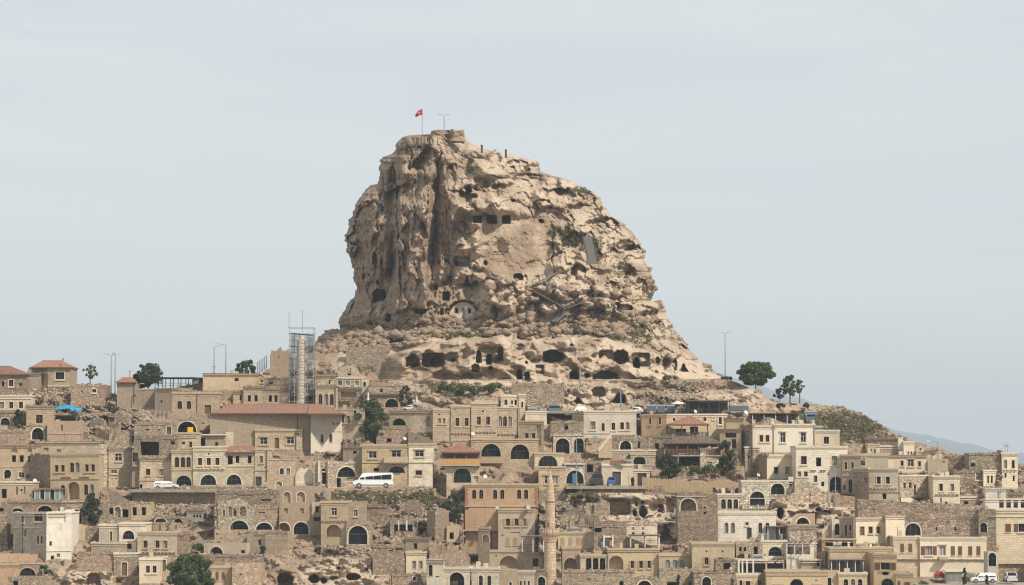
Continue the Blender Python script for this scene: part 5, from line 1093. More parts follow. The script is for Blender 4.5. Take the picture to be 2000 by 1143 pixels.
H('curved stone courtyard house with two small windows and slim door', B([(1757, 0), (1790, 1.5), (1824, 3.5)], 928, 972, 'n 1767,1778 943 5 10;n 1788 947 6 20;n 1816 946 5 12', 'rub', 'ctan', 6, 0, 'trim'), B([1760, 1800], [(1760, 972), (1778, 972), (1786, 975), (1800, 982)], 984, '', 'pla', 'pale', 4, 0, None, dy=-2))
H('pale ashlar block with two tall windows over a corbelled band', B([1823, 1875], 929, 988, 'w 1838,1860 945 7 14;k 1826,1874 964 0 5;N 1838 972 4 18;w 1848 980 5 8;c 1823,1875 933 0 1', 'ash', 'cream', 8, 0, 'trim'), B([(1875, 1), (1912, 1)], 970, 988, 'n 1861 981 4 6;n 1887 979 9 8', 'pla', 'stuc', 5, 0, 'trim', dy=1.5))
H('ruined brown rubble wall with patchy plaster behind the ridge tower', B([1893, 1956], 885, 926, 'n 1900 905 8 6', 'rub', 'stuc', 6, .3, None), B([1852, 1893], 890, 925, '', 'rub', 'brown', 5, .6, None, dy=1), name='ruin', cat='ruin')
H('tall narrow ridge tower with two floors of windows', B([(1948, 3), (1957, 0)], 884, 955, '', 'rub', 'brown', 5, 0, None), B([1957, 1988], 884, 955, 'w 1964,1979 899 5.5 16;n 1964 924 4 9;n 1980 929 4 11;c 1957,1988 888 0 1;k 1959,1987 918 0 2', 'ash', 'cream', 7, 0, 'trim', dy=0), name='tower_house', cat='house')
H('brown rubble wall and frame of a half ruined room', B([1862, 1921], 916, 950, 'w 1912 924 13 13', 'rub', 'brown', 6, .6, None), name='ruin', cat='ruin')
H('white two window box on brackets near the ridge tower', B([1921, 1946], 918, 952, 'w 1930,1937 929 4 15;c 1921,1946 948 0 2', 'pla', 'cream', 5, 0, 'trim'))
H('white stepped stair block with columns below the ridge tower', B([1925, 1965], 953, 985, 'N 1950 962 4 14', 'pla', 'white', 6, 0, 'trim'), B([1965, 2010], 960, 985, '', 'rub', 'stone', 5, .6, None, dy=1), name='stair_block', cat='house')
# -- centre and right, middle band
H('ochre boundary wall running under the villas', B([(1543, 0), (1628, 0)], [(1543, 966), (1560, 958), (1628, 966)], 984, 'N 1582 962 2 20', 'rub', (.50, .39, .285), 1.5, 0, None), B([(1628, 0), (1690, 0)], [(1628, 966), (1690, 972)], 992, '', 'rub', 'pink', 1.5, 0, None, dy=-.5), name='boundary_wall', cat='wall')
H('stone block with big pointed glazed arch on a balcony terrace', B([1449, 1503], 938, 998, 'G 1479 960 29 28;c 1449,1503 941 0 1.5', 'rub', 'pale', 8, 0, 'trim', ex=(('balcony', 1449, 1514, 985, 993, 'iron'), ('post', 1449, 1452, 983, 1000, 'white'), ('post', 1479, 1482, 985, 1000, 'white'), ('post', 1511, 1514, 985, 1000, 'white'))), B([1402, 1449], 964, 998, 'a 1413,1425,1437 975 9 19;c 1402,1449 967 0 1', 'rub', 'cream', 7, 0, 'trim', dy=-.3), name='stone_house')
H('white washed house with paired arched windows and carved doorway', B([1402, 1516], 999, 1062, 'a 1419,1431.5 1021 7 20;w 1459 1020 6 6;D 1463.5 1031 9 22;a 1485,1499 1021 7 20;c 1402,1516 1002 0 1.5', 'ash', 'white', 9, 0, 'trim', ex=(('quoin', 1402, 1407, 1012, 1050, 'trim', 1),)))
H('grey brown ruin wall with walled up round arch', B([1324, 1402], [(1324, 962), (1345, 957), (1402, 964)], 1062, 'P 1345 974 31 24;o 1349 988 4 4;o 1377 990 4 4;n 1377 1000 5 5;c 1324,1380 969 0 1.5', 'rub', 'brown', 6, .5, None), name='ruin', cat='ruin')
H('cream ruined facade with small square holes under a pergola', B([1222, 1284], 1022, 1066, 'n 1237,1256 1030 3 5;n 1237 1040 6 8;n 1256 1040 6 4;o 1228,1232 1052 2 2', 'ash', 'cream', 6, .3, 'dark'))
H('brown rock cut shelter with teal door and white posts', B([1160, 1224], 1020, 1070, 'n 1168 1024 14 16;m 1186 1054 11 13', 'rub', 'brown', 6, .7, None, ex=(('band', 1178, 1198, 1047, 1050, 'white', 'lintel'), ('post', 1178, 1181, 1045, 1068, 'white'), ('post', 1195, 1198, 1045, 1068, 'white'))), name='shelter', cat='shelter')
H('pink orange hotel with purple framed twin arched windows and brick quoins', B([908, 1051], 945, 992, 'a 926,940 956.5 8 18;a 967,981 956.5 8 18;a 1014,1027.5 956.5 8 18;c 908,1051 988 0 2;c 908,1051 949 0 1.3', 'pla', (.56, .345, .20), 10, 0, 'tan', ex=(('quoin', 908, 915, 950, 987, 'brick', 1), ('quoin', 1043, 1051, 950, 987, 'brick'))),
  B([(908, .5), (1051, .5)], 991, 1082, 'P 932 997 28 18;n 932 1020 12 8;q 960 1000 1.2 70', 'pla', (.47, .31, .20), 9, 0, None, dy=.6, ex=(('quoin', 1043, 1051, 993, 1060, 'brick'),)),
  B([973, 1045], 994, 1076, 'S 992 1013 17 14;S 1009 1013 17 14;S 1025 1013 14 14;s 992,1007 1050 8.5 15;c 973,1041 1000 0 1;o 981,1034 1044 3 4;c 998,1016 1038 0 1', 'pla', 'ctan', 8, 0, 'tan', dy=-2.2, ex=(('post', 968, 974, 989, 994, 'white'), ('post', 1028, 1036, 989, 994, 'white'))),
  B([954, 1027], 1074, 1114, 'P 993.5 1086 36 26;c 954,1027 1077 0 1.3;o 969 1084 3 4', 'pla', 'ctan', 9, 0, 'tan', dy=-3.2), B([1025, 1064], 1079, 1114, 'e 1046 1091 10 15;c 1025,1062 1081 0 1.2;s 1062 1091 4 15', 'pla', 'ctan', 8, 0, 'tan', dy=-3.6), name='hotel', cat='hotel')
H('brown side wing with tiny arch and white stair balusters beside the hotel', B([(934, 1), (956, 0)], 1030, 1112, 'P 949 1045 13 14', 'pla', 'stuc', 6, 0, 'tan'), name='stone_house')
H('narrow tan turret with a brown hatch over rubble', B([872, 896], 1027, 1060, 'n 882 1040 8 13', 'pla', 'yel', 5, .2, None), name='turret', cat='house')
H('round rubble bastion wall full of small holes', B([(834, 2), (850, -.5), (870, 0), (876, 2)], [(834, 998), (875, 998)], 1056, '', 'rub', 'pink', 5, 0, None), name='bastion', cat='wall')
H('collapsed rubble house with two broken pointed arches', B([838, 918], [(838, 1052), (850, 1060), (866, 1054), (872, 1058), (905, 1056), (911, 1072), (918, 1090)], 1112, 'n 857 1064 10 18;n 869 1058 9 20;n 898 1067 5 6', 'rub', 'pink', 6, .9, None), name='ruin', cat='ruin')
H('tower house with a shade-toned grey face and a white blank side wall', B([(25, 4.5), (90, 0)], 1001, 1094, 'w 44 1005 5 15;w 75 1004 17 14;n 49 1035 4 13;a 74,81.5 1045 4.5 17;c 27,84 1029 0 1.3;c 68,86 1064 0 1;q 45 1010 1 78', 'ash', 'ggrey', 6, 0, 'trim'), B([(90, 0), (139, 2.2)], 1000, 1094, 'N 111 1003 34 17;n 99 1057 5 9;n 103 1085 7 8;w 114 1081 6 7;c 90,138 1076 0 1', 'pla', 'white', 9, 0, 'trim', dy=0), B([(126, 1.6), (139, 2.4)], 996, 1004, '', 'pla', 'white', 4, 0, None, dy=0), name='tower_house', cat='house')  # left face is given a grey tone in place of its shade
H('pink rubble terrace wall with two low arches under the conservatory', B([12, 122], 979, 1006, 'A 34 993 30 12;A 88 988 29 11;c 12,120 980 0 1', 'rub', 'pink', 7, 0, 'dark'), name='terrace_wall', cat='wall')
H('dim cream house with carved pilasters next to the conservatory', B([-30, 64], 940, 980, 'N 33 950 4 16;n 42 955 4 4;n 8 955 10 18;N 48 950 3 14', 'pla', 'tan', 7, 0, 'trim'))
H('rubble house front with dark pointed cellar arch beside the leafy tree', B([120, 205], 976, 1024, 'A 149 995 22 26;c 124,165 979 0 1.2', 'rub', 'stone', 7, .5, None))
H('shaded left edge ruin with dark opening', B([-30, 14], 982, 1060, 'n 3 985 9 14;c -30,14 1008 0 1', 'rub', 'brown', 6, .4, None), name='ruin', cat='ruin')
H('roofless ruin with a row of dark niches', B([203, 254], [(203, 952), (212, 950), (214, 985), (254, 985)], 1018, 'n 217 992 8 12;P 230 990 12 20;n 245 995 12 16', 'rub', 'stone', 6, .4, None), name='ruin', cat='ruin')
H('golden broken facade with two hollow windows', B([252, 295], 981, 1016, 'n 263,281 991 8 16', 'ash', 'yel', 5, .2, None), name='ruin', cat='ruin')
H('grey house with white eaves and quarter round window', B([(193, 0), (232, 0)], 1024, 1060, 'd 217 1038 5 18;c 193,284 1025 0 1.5', 'pla', 'ggrey', 8, 0, 'trim'), B([232, 285], 1021, 1060, 'G 251 1036 22 17;c 232,284 1026 0 1.2', 'pla', 'pale', 8, 0, 'trim', dy=-.3))
H('mud brown wall box with small hanging frame', B([140, 166], 1024, 1056, '', 'pla', 'tan', 5, .2, None), B([166, 194], 1028, 1060, 'n 176 1030 10 6', 'rub', 'stuc', 5, .4, None, dy=.5), name='shed', cat='shed')
H('pale terrace parapet above the brown stone base', B([178, 246], 1059, 1079, '', 'pla', 'ctan', 5, 0, 'trim'), B([245, 266], 1057, 1079, 'n 252 1062 10 10', 'pla', 'stuc', 5, 0, None, dy=.6), name='terrace_wall', cat='wall')
H('brown stone base with rusty red door', B([150, 222], 1079, 1118, '', 'rub', 'pink', 6, .3, None), B([222, 268], 1081, 1126, 'd 243 1099 11 25', 'rub', 'stuc', 6, 0, 'trim', dy=-.4))
H('sunlit orange wall stub at the lower edge', B([-30, 72], 1082, 1098, '', 'pla', 'orange', 3, .2, None), B([-30, 36], 1101, 1150, 'c -30,36 1103 0 1.3', 'pla', 'orange', 8, 0, 'tan', dy=-2), B([36, 80], 1099, 1150, 'G 54 1109 32 17', 'rub', 'tan', 7, 0, 'tan', dy=-1.6))
H('white awning stall front in the bottom corner', B([14, 82], 1126, 1160, 'n 10 1130 20 20;n 30 1134 10 16', 'rub', 'stone', 5, .3, 'trim'), name='stall', cat='stall')
H('pale ashlar house with three brown windows and corbel frieze', B([268, 345], 1039, 1090, 'w 284,307.5,323 1056 8 14;k 270,344 1077 0 5;c 268,345 1043 0 1.5;c 268,345 1084 0 1', 'ash', 'cream', 8, 0, 'tan'), B([345, 363], 1039, 1092, '', 'rub', 'pink', 5, .5, None, dy=.5))
H('small cream cottage with two windows and a red curtain door', B([272, 316], 1090, 1140, 'w 289,302 1105 7.5 14;c 272,316 1093 0 1.3', 'pla', 'ctan', 8, 0, 'trim'), B([314, 332], 1090, 1122, 'd 320 1094 8 22', 'pla', 'pink', 6, 0, None, dy=.8))
H('gabled rubble ruin with blind window arches over a dark arch', B([425, 497], [(425, 976), (440, 980), (452, 974), (465, 971), (478, 977), (490, 985), (497, 990)], 1037, 'P 475 989 14 20;n 459 993 6 15;N 450 990 6 18;A 467 1017 37 18;P 438 995 5 14', 'rub', 'cream', 6, .4, None), name='ruin', cat='ruin')
H('broken rubble wall of stacked courses with one low arch', B([496, 542], 985, 1037, 'A 516 1021 32 14;n 512 1000 14 2', 'rub', 'pink', 5, .8, None), name='ruin', cat='ruin')
H('little cement hut with slanting pale roof on the slope', B([364, 396], 995, 1019, 'n 379,385,391 1005 4 6', 'pla', 'ggrey', 4, 0, 'dark'), name='hut', cat='hut')
H('stone strip with a fan light and a small pointed arch', B([300, 362], 1008, 1022, 'G 314 1012 22 8;A 348 1012 17 9', 'rub', 'stone', 5, .4, None), name='ruin', cat='ruin')
H('cream cellar front with round dark arch by the ashlar wall', B([398, 482], 1060, 1092, 'A 422 1068 27 15;n 474 1074 8 6', 'pla', 'ctan', 6, .3, None))
H('rubble terrace strip carrying the white chimney', B([362, 512], 1083, 1112, '', 'rub', 'pink', 6, .3, None, ex=(('chimney', 388, 400, 1083, 1106, 'pale'),)), name='terrace_wall', cat='wall')
H('tan house with two narrow shutters behind the big bottom tree', B([395, 454], 1107, 1160, 's 424,436 1117 6 16;c 395,454 1109 0 1.3', 'pla', 'tan', 7, 0, 'tan'))
H('bright patched plaster wall peeling to stone beside the shutters', B([453, 511], 1100, 1160, 'N 470 1121 14 1;n 470 1120 3 3', 'rub', (.58, .42, .29), 6, .2, 'trim'), name='ruined_wall', cat='wall')
H('weathered green grey house with creeper and small dark window', B([482, 520], 1040, 1082, 'n 507 1054 6 11;c 497,518 1043 0 1', 'pla', 'grey', 7, .3, 'dark'), B([518, 562], 1038, 1084, '', 'ash', 'stone', 6, .2, None, dy=-.4))
H('tall brown ruin with two see-through upper windows and arches below', B([541, 609], 949, 1046, 'P 561 961 14 21;P 588 961 16 20;N 559 993 7 10;N 590 993 7 10;P 554 1021 25 16;A 588 1020 29 24;o 575 956 2 2', 'pla', (.40, .305, .21), 7, .3, None), name='ruin', cat='ruin')
H('sunlit cream box wall next to the tall brown ruin', B([609, 646], 955, 985, '', 'pla', 'cream', 5, .2, None), name='ruined_wall', cat='wall')
H('grey lean wall with a stone ladder between ruin and tan house', B([609, 628], 980, 1045, 'n 620 989 8 12;n 620 1010 14 8', 'pla', 'stuc', 4, .4, None), name='ruined_wall', cat='wall')
H('tan house with bright quoined window and red brown corbel line', B([627, 682], 979, 1066, 'W 653 992 11 15;k 628,681 1016 0 4;P 652 1025 30 24;n 654 1042 8 12;c 627,682 982 0 1', 'pla', 'tan', 8, 0, 'tan'), B([681, 713], 980, 1026, 'W 695 996 8 13', 'ash', 'stone', 7, .2, 'tan', dy=.4))
H('rubble vault with a huge round dark arch', B([676, 724], 1020, 1070, 'A 699 1027 37 36', 'rub', 'stone', 7, .4, None), name='vault', cat='ruin')
H('pink rubble box wall with pale plaster fringe', B([712, 760], 987, 1024, 'N 735 992 40 2', 'rub', (.52, .38, .26), 5, .3, None), name='ruined_wall', cat='wall')
H('ruined room open to the front with two white posts', B([762, 816], 1012, 1046, 'n 788 1016 36 22;N 812 1016 5 16', 'rub', 'stone', 5, .5, 'dark', ex=(('post', 778, 780, 1016, 1036, 'white'), ('post', 793, 796, 1016, 1036, 'white'))), name='ruin', cat='ruin')
H('tan cube with one black window above the teal shuttered house', B([792, 840], 1050, 1084, 'n 811 1061 7 11;c 792,840 1052 0 1', 'pla', 'tan', 7, 0, 'dark'))
H('cream house with two teal shuttered windows', B([793, 833], 1078, 1126, 't 809,822 1096 6.5 15;c 793,833 1083 0 1.2', 'pla', 'ctan', 7, 0, 'tan'), B([765, 833], 1121, 1160, 'w 809 1127 6 7', 'rub', 'pink', 7, .3, None, dy=-.8))
H('brown rubble field wall with a row of pale blocks', B([728, 793], 1064, 1124, 'n 764 1072 8 5;N 756 1066 14 9;N 780 1066 14 9', 'rub', 'brown', 5, .5, None), name='ruined_wall', cat='wall')
H('whitish house with one arched blue grey window', B([833, 866], 1094, 1160, 'a 840.5 1103 8 22;c 833,866 1096 0 1.3;n 854 1125 8 2', 'pla', 'pale', 7, 0, 'dark'))
H('white stone house with one great round archway at the bottom', B([865, 918], 1109, 1160, 'A 892 1118 30 40;c 865,918 1111 0 1.2', 'ash', 'pale', 8, 0, 'trim'))
H('white house with twin hooded arched windows at the bottom', B([921, 975], 1109, 1160, 'a 939,955.5 1124 8 24;P 946 1120 1 1;c 921,975 1111 0 1.2', 'ash', 'pale', 7, 0, 'trim'), B([975, 1012], 1112, 1160, 'w 997 1137 5 10', 'pla', 'tan', 7, 0, None, dy=.3))
H('small white block with three slit windows beside the minaret foot', B([1009, 1044], 1114, 1160, 'w 1017,1025,1033 1135 4 12;c 1009,1044 1117 0 1.2', 'pla', 'cream', 6, 0, 'trim'), B([1042, 1066], 1112, 1160, 'A 1060 1127 20 30', 'rub', 'stone', 6, .2, None, dy=.4))
H('tan wing with four closed wooden shutters and roof terrace', B([1090, 1160], 1039, 1072, 's 1099,1114,1130,1145 1050 8 15;c 1090,1158 1041 0 1.4', 'pla', 'ctan', 8, 0, 'tan'), B([1098, 1134], 1068, 1118, 'P 1114 1090 25 26;c 1098,1134 1071 0 1', 'pla', 'tan', 8, 0, 'tan', dy=-2))
H('ochre hotel terrace with three slender arches and wide portal', B([1134, 1190], 1083, 1118, 'A 1150,1163.5,1177 1089 10.5 25;c 1134,1190 1086 0 1.3', 'pla', 'ctan', 8, 0, 'tan'), B([1188, 1288], 1072, 1127, 'P 1203.5 1086 28 30;S 1235 1096 14 14;S 1252 1096 15 14;S 1268 1096 14 14;c 1188,1288 1077 0 1.4;k 1240,1288 1126 0 3', 'pla', 'yel', 9, 0, 'tan', dy=-.3), name='hotel', cat='hotel')
H('rough stone basement wall beside the minaret base', B([1098, 1240], 1115, 1165, 'n 1214 1136 8 10;n 1150 1130 3 3;n 1180 1122 3 3', 'rub', 'stone', 6, .2, None), B([1240, 1290], 1130, 1165, 'A 1259 1135 28 26', 'rub', 'stone', 6, 0, None, dy=.5), name='basement_wall', cat='wall')
H('orange tan loggia with three pale glazed arches', B([1287, 1353], 1082, 1114, 'm 1304,1318,1332 1093 10 19;c 1287,1353 1085 0 1.4', 'pla', 'tan', 8, 0, 'tan'), B([1288, 1372], 1112, 1165, 'n 1313 1137 20 12;n 1348 1137 5 8', 'rub', 'stone', 7, 0, None, dy=-.5))
H('square ochre house with two round vents and folded shutters', B([1352, 1435], 1060, 1120, 'o 1380,1411 1075 4 4;S 1380 1089 17 14;S 1408 1089 22 14;c 1352,1433 1064 0 1.5', 'pla', 'yel', 9, 0, 'tan'), B([1356, 1440], 1118, 1165, 'A 1380 1127 17 24;n 1430 1130 6 20', 'rub', 'stone', 7, 0, None, dy=.4))
H('rubble porch with pale corner stones next to the column terrace', B([1398, 1440], 1093, 1150, 'n 1420 1100 14 12', 'rub', 'dstone', 5, .2, None, ex=(('quoin', 1425, 1431, 1108, 1150, 'trim'),)), name='porch', cat='porch')
H('cream balcony block with row of white columns', B([1438, 1480], 1120, 1165, 'S 1461 1135 20 14;a 1447 1133 6 12;c 1438,1480 1123 0 1.4', 'pla', 'yel', 7, 0, 'trim'), B([(1440, 1), (1498, 1)], 1093, 1122, 'n 1468 1097 54 22', 'pla', 'tan', 6, 0, 'trim', dy=1.2, ex=tuple(('post', x, x + 3, 1094, 1121, 'white') for x in (1441, 1448, 1457, 1469))), name='stone_house')
H('dim courtyard house with green shrubs under the washed house', B([1438, 1490], 1058, 1094, 'n 1446,1455 1069 5 8;A 1438 1060 22 10;n 1476 1068 8 20', 'rub', 'stone', 6, .4, 'trim'))
H('cream house with pointed arch window and little chimney pots', B([1487, 1537], 1055, 1094, 'G 1514 1068 27 18;o 1494,1531 1082 3 4;c 1487,1537 1058 0 1.2', 'ash', 'cream', 8, 0, 'trim', ex=(('chimney', 1488, 1493, 1045, 1056, 'white'), ('chimney', 1526, 1530, 1045, 1056, 'white'))))
H('sandy stone tower with one slim shutter', B([1542, 1595], 1025, 1094, 's 1568 1040 6 17;o 1584 1055 4 4;c 1542,1595 1031 0 1.5', 'rub', 'cream', 8, 0, 'tan'), name='tower_house', cat='house')
H('terrace under the sandy stone tower with dark shaded seating', B([1536, 1595], 1060, 1092, 'n 1560 1063 44 20', 'pla', 'pale', 6, 0, 'trim'), B([1536, 1566], 1089, 1118, '', 'rub', 'stone', 5, 0, None, dy=-1), name='terrace', cat='terrace')
H('half dug rock house with arched black window in a pink vault', B([1545, 1592], [(1545, 1024), (1549, 1008), (1556, 1003), (1592, 1003)], 1030, 'A 1568 1011 26 16', 'pla', 'pink', 5, 0, None), name='rock_house', cat='house')
H('mauve grey house in the shade with slim arched doorway and slits', B([(1640, 1), (1672, 0)], 1010, 1062, 'a 1635 1024 2 2;A 1652 1025 4 22;w 1655 1025 4 12;w 1660.5 1025 4 12', 'pla', 'stuc', 6, 0, 'tan'), B([1625, 1642], 1014, 1050, 'A 1635 1023 10 22', 'pla', 'pale', 5, 0, None, dy=1))
H('cream house with brown door and two dark windows by the big wall', B([1672, 1730], 1011, 1062, 'd 1684 1029 8 17;w 1700.5,1715.5 1029 7.5 13;c 1672,1730 1016 0 1.2', 'pla', 'cream', 8, 0, 'tan'), B([1730, 1767], 1008, 1048, 'c 1756,1767 1013 0 1', 'pla', 'cream', 7, 0, 'tan', dy=-.4))
H('big brown rubble retaining wall with pale speckled stones', B([(1676, 1), (1915, 1)], [(1676, 975), (1760, 980), (1900, 985), (1915, 990)], 1066, 'G 1783 1022 30 24;n 1829,1866 1029 3 8', 'blk', (.36, .26, .19), 5, .15, None), name='retaining_wall', cat='wall')
H('grey rubble end wall with small dark arched niche', B([(1912, 1.5), (1946, 0)], 995, 1075, 'G 1921 1021 14 19;c 1926,1946 1008 0 1', 'rub', 'stone', 6, .3, 'trim'), name='end_wall', cat='wall')
H('pale house at the edge with dark folding shutters under a colonnade', B([1946, 2030], 995, 1055, 's 1969 1023 11 16;S 1996 1023 30 16;c 1946,2030 1001 0 1.5;c 1946,2030 1009 0 1', 'ash', 'cream', 9, 0, 'trim'), B([1948, 2030], 1053, 1140, 'n 1981 1055 3 4;n 2000 1082 8 10;N 1990 1070 20 22;c 1975,2030 1067 0 1.5', 'rub', 'stone', 8, 0, None, dy=.4))
H('white colonnade terrace with balustrade on the edge house', B([1925, 2030], 974, 997, ';'.join('n %g 976 9 16' % x for x in (1956, 1970, 1984, 1998, 2012)), 'pla', 'white', 3, 0, 'trim'), name='colonnade', cat='colonnade')
H('long cream hotel with red brown shutters and a bay window', B([1745, 1797], 1047, 1093, 's 1762,1778 1062 7.5 17;c 1745,1797 1051 0 1.3', 'ash', 'ctan', 8, 0, 'trim'), B([1797, 1927], 1049, 1093, 'S 1814 1067 30 17;f 1841 1066 12 19;s 1861,1875,1895,1911 1067 8 18;c 1797,1927 1053 0 1.3', 'pla', 'cream', 9, 0, 'trim', dy=-.4, ex=(('balcony', 1833, 1850, 1088, 1092, 'stone'),)),
  B([1750, 1932], 1093, 1128, 'n 1782 1104 5 7;n 1826,1859 1097 3 4;D 1905 1110 12 14;n 1904 1098 3 3', 'rub', 'stone', 9, 0, None, dy=.2), name='hotel', cat='hotel')
H('shaded arched passage stair beside the long cream hotel', B([1929, 1950], 1078, 1124, 'A 1938 1080 15 26', 'pla', 'ggrey', 4, 0, None), name='passage', cat='passage')
H('ochre shuttered guest house with oval vent and arched door', B([(1700, 1.5), (1707, 0)], 1081, 1160, '', 'pla', 'orange', 6, 0, None), B([1707, 1752], 1081, 1160, 'S 1729 1099 40 14;o 1729 1117 15 7;A 1733 1130 26 20;c 1707,1752 1087 0 1.3', 'pla', 'yel', 9, 0, 'tan', dy=0), B([1750, 1784], 1118, 1160, 's 1756 1135 5 14;s 1772 1137 11 12;c 1750,1784 1121 0 1.3', 'pla', 'yel', 7, 0, 'tan', dy=-.3), name='guest_house', cat='guest house')
H('tan terrace house with small chimney lanterns along its parapet', B([1621, 1708], 1070, 1124, 'w 1702 1100 6 13;c 1621,1708 1076 0 1.4', 'pla', 'yel', 9, 0, 'tan', ex=tuple(('chimney', x, x + 4, 1061, 1071, 'white') for x in (1629, 1640, 1657, 1700))), B([1684, 1742], 1069, 1084, '', 'pla', 'yel', 6, 0, 'tan', dy=.6))
H('covered gallery in shade with mauve panels behind the lanterns', B([1606, 1672], 1052, 1072, 'n 1625 1056 26 14;n 1655 1056 22 14', 'pla', 'stuc', 5, 0, 'tan'), name='gallery', cat='gallery')
H('cream front with three arched windows in the bottom row', B([1638, 1694], 1118, 1165, 'a 1652,1666,1680 1131 9 24;c 1638,1694 1122 0 1.3', 'pla', 'yel', 8, 0, 'trim'), B([1616, 1640], 1114, 1165, 'A 1620 1128 8 20', 'pla', 'tan', 7, 0, None, dy=.6))
H('wide ochre bottom house with arched doorway and vine', B([1497, 1617], 1115, 1165, 'A 1556 1131 26 30;s 1520,1596 1141 22 10;o 1594 1133 5 2;c 1497,1617 1123 0 1.5', 'pla', 'yel', 9, 0, 'tan'))
H('dark niche store room with white awning bars', B([1496, 1532], 1094, 1116, 'n 1514 1097 30 14', 'pla', 'stuc', 5, 0, None, ex=(('band', 1500, 1512, 1098, 1100, 'white', 'awning'), ('band', 1516, 1528, 1098, 1100, 'white', 'awning'))), B([1562, 1604], 1092, 1116, 'n 1583 1096 36 10', 'pla', 'pink', 5, 0, 'trim', dy=.3), name='store_room', cat='shop')
H('round rubble bastion between store room and gallery', B([(1600, 1), (1611, 0), (1622, 1)], 1082, 1112, '', 'rub', 'stone', 4, 0, None), name='bastion', cat='wall')
# -- retaining walls of the street
H('dark rubble retaining wall under the street with the minivan', B([258, 420], 957, 985, '', 'rub', 'brown', 2, .2, 'dark'), B([420, 545], 958, 990, 'n 480 965 30 3;n 520 975 20 3', 'rub', 'brown', 2, .5, None, dy=-.3), name='retaining_wall', cat='wall')
H('rubble retaining wall under the parked cars', B([1140, 1256], 948, 964, '', 'rub', 'dstone', 2, .2, 'tan'), B([1256, 1332], 953, 968, '', 'rub', 'dstone', 2, .4, None, dy=.2), name='retaining_wall', cat='wall')
H('long stone retaining wall with whitewashed coping below the castle path', B([676, 756], 677, 698, '', 'rub', 'grey', 2, .2, 'trim'), name='retaining_wall', cat='wall')
H('dry stone bank of the castle road above the grey tan mansion', B([1000, 1102], 748, 790, '', 'rub', 'stone', 2, .6, None), name='retaining_wall', cat='wall')
H('tumbled wall of boulders under the shelter roof with blue tarpaulin', B([105, 152], 806, 824, 'n 128 808 40 14', 'rub', 'brown', 3, .4, None), name='shelter', cat='shelter')

# ------------------------------------------------------------------ assemble
resolve()
castle, CG = make_castle()
for x0, x1, py, d in ((545, 850, 956, -6.5),):
    q = np.linspace(258, 850, 9); ANCH.append((x0, x1, py - 1, py, float(terrY(q, np.full(9, 955.5)).min()) - .6 + d))
LG = make_land(ANCH)
for hh in HOUSES: build_house(*hh)

def land_Y(px, py):
    PXg, PYg, Yg = LG[0], LG[1], LG[2]
    j = int(round((px - PXg[0, 0]) / (PXg[0, -1] - PXg[0, 0]) * (PXg.shape[1] - 1))); j = max(0, min(PXg.shape[1] - 1, j))
    i = int(np.argmin(np.abs(PYg[:, j] - py))); return float(Yg[i, j])
# distant ground and the far mountain
def make_far():
    n = 40; g = np.linspace(-1, 1, n); X, Yy = np.meshgrid(np.sign(g) * np.abs(g) ** 3 * 26000, np.sign(g) * np.abs(g) ** 3 * 26000)
    V = np.stack([X, Yy, np.full_like(X, -63.0)], -1).reshape(-1, 3)
    o = link('plain', np_mesh('plain', V, grid_faces(n, n), simple('dry_plain', (.26, .22, .15), .95, .1, 0, .3, .001))); tag(o, 'dry open plain around the rock', kind='structure')
    nx, ny = 160, 30; px = np.linspace(1150, 2900, nx); crest = np.interp(px, [1150, 1400, 1500, 1600, 1730, 1860, 2000, 2300, 2900], [700, 728, 758, 790, 834, 861, 888, 905, 912]) + fbm(px / 60, px * 0, 5, 5) * 9
    v = np.linspace(-1, 1, ny); Yd = 13000 + v * 5200
    zc = PA(px, crest, np.full(nx, 13000.0))
    A = np.zeros((ny, nx, 3)); 
    for k in range(ny):
        A[k, :, 0] = zc[:, 0] * Yd[k] / 13000; A[k, :, 1] = Yd[k]; f = (1 - abs(v[k]) ** 1.3); A[k, :, 2] = -66 + (zc[:, 2] + 66) * f + fbm(px / 40, px * 0 + k * .35, 4, 6) * 60 * f * abs(v[k])
    o = link('mountain', np_mesh('mountain', A.reshape(-1, 3), grid_faces(ny, nx), simple('haze_tinted_scrub', (.08, .10, .12), .95, .1, 0, .3, .002), True)); tag(o, 'far mountain ridge fading into haze', kind='structure')  # scrub colour turned bluish, so part of the haze is in the colour
make_far()

# street surfaces
def street(x0, x1, py, dY0, dY1, name, label):
    q = np.linspace(x0, x1, 9); Y = float(terrY(q, np.full(9, py * 1.0)).min()) - .6
    a = P(x0, py, Y); b = P(x1, py, Y); m = MB(); m.box(a[0], b[0], Y + dY0, Y + dY1, a[2] - .5, a[2] - .02)
    o = m.build(name, M['roofing']); tag(o, label, kind='structure'); return Y
YS = street(258, 846, 955.5, -6.5, .4, 'street', 'pale concrete street crossing the village')
YS2 = street(1104, 1262, 949, -6, 1.0, 'street', 'short street in front of the garage')
YS3 = street(1780, 2060, 1139, -14, 3, 'car_park', 'small parking area at the bottom')
YS4 = street(1062, 1250, 803, -4, 2, 'street', 'upper lane with cars below the rock')

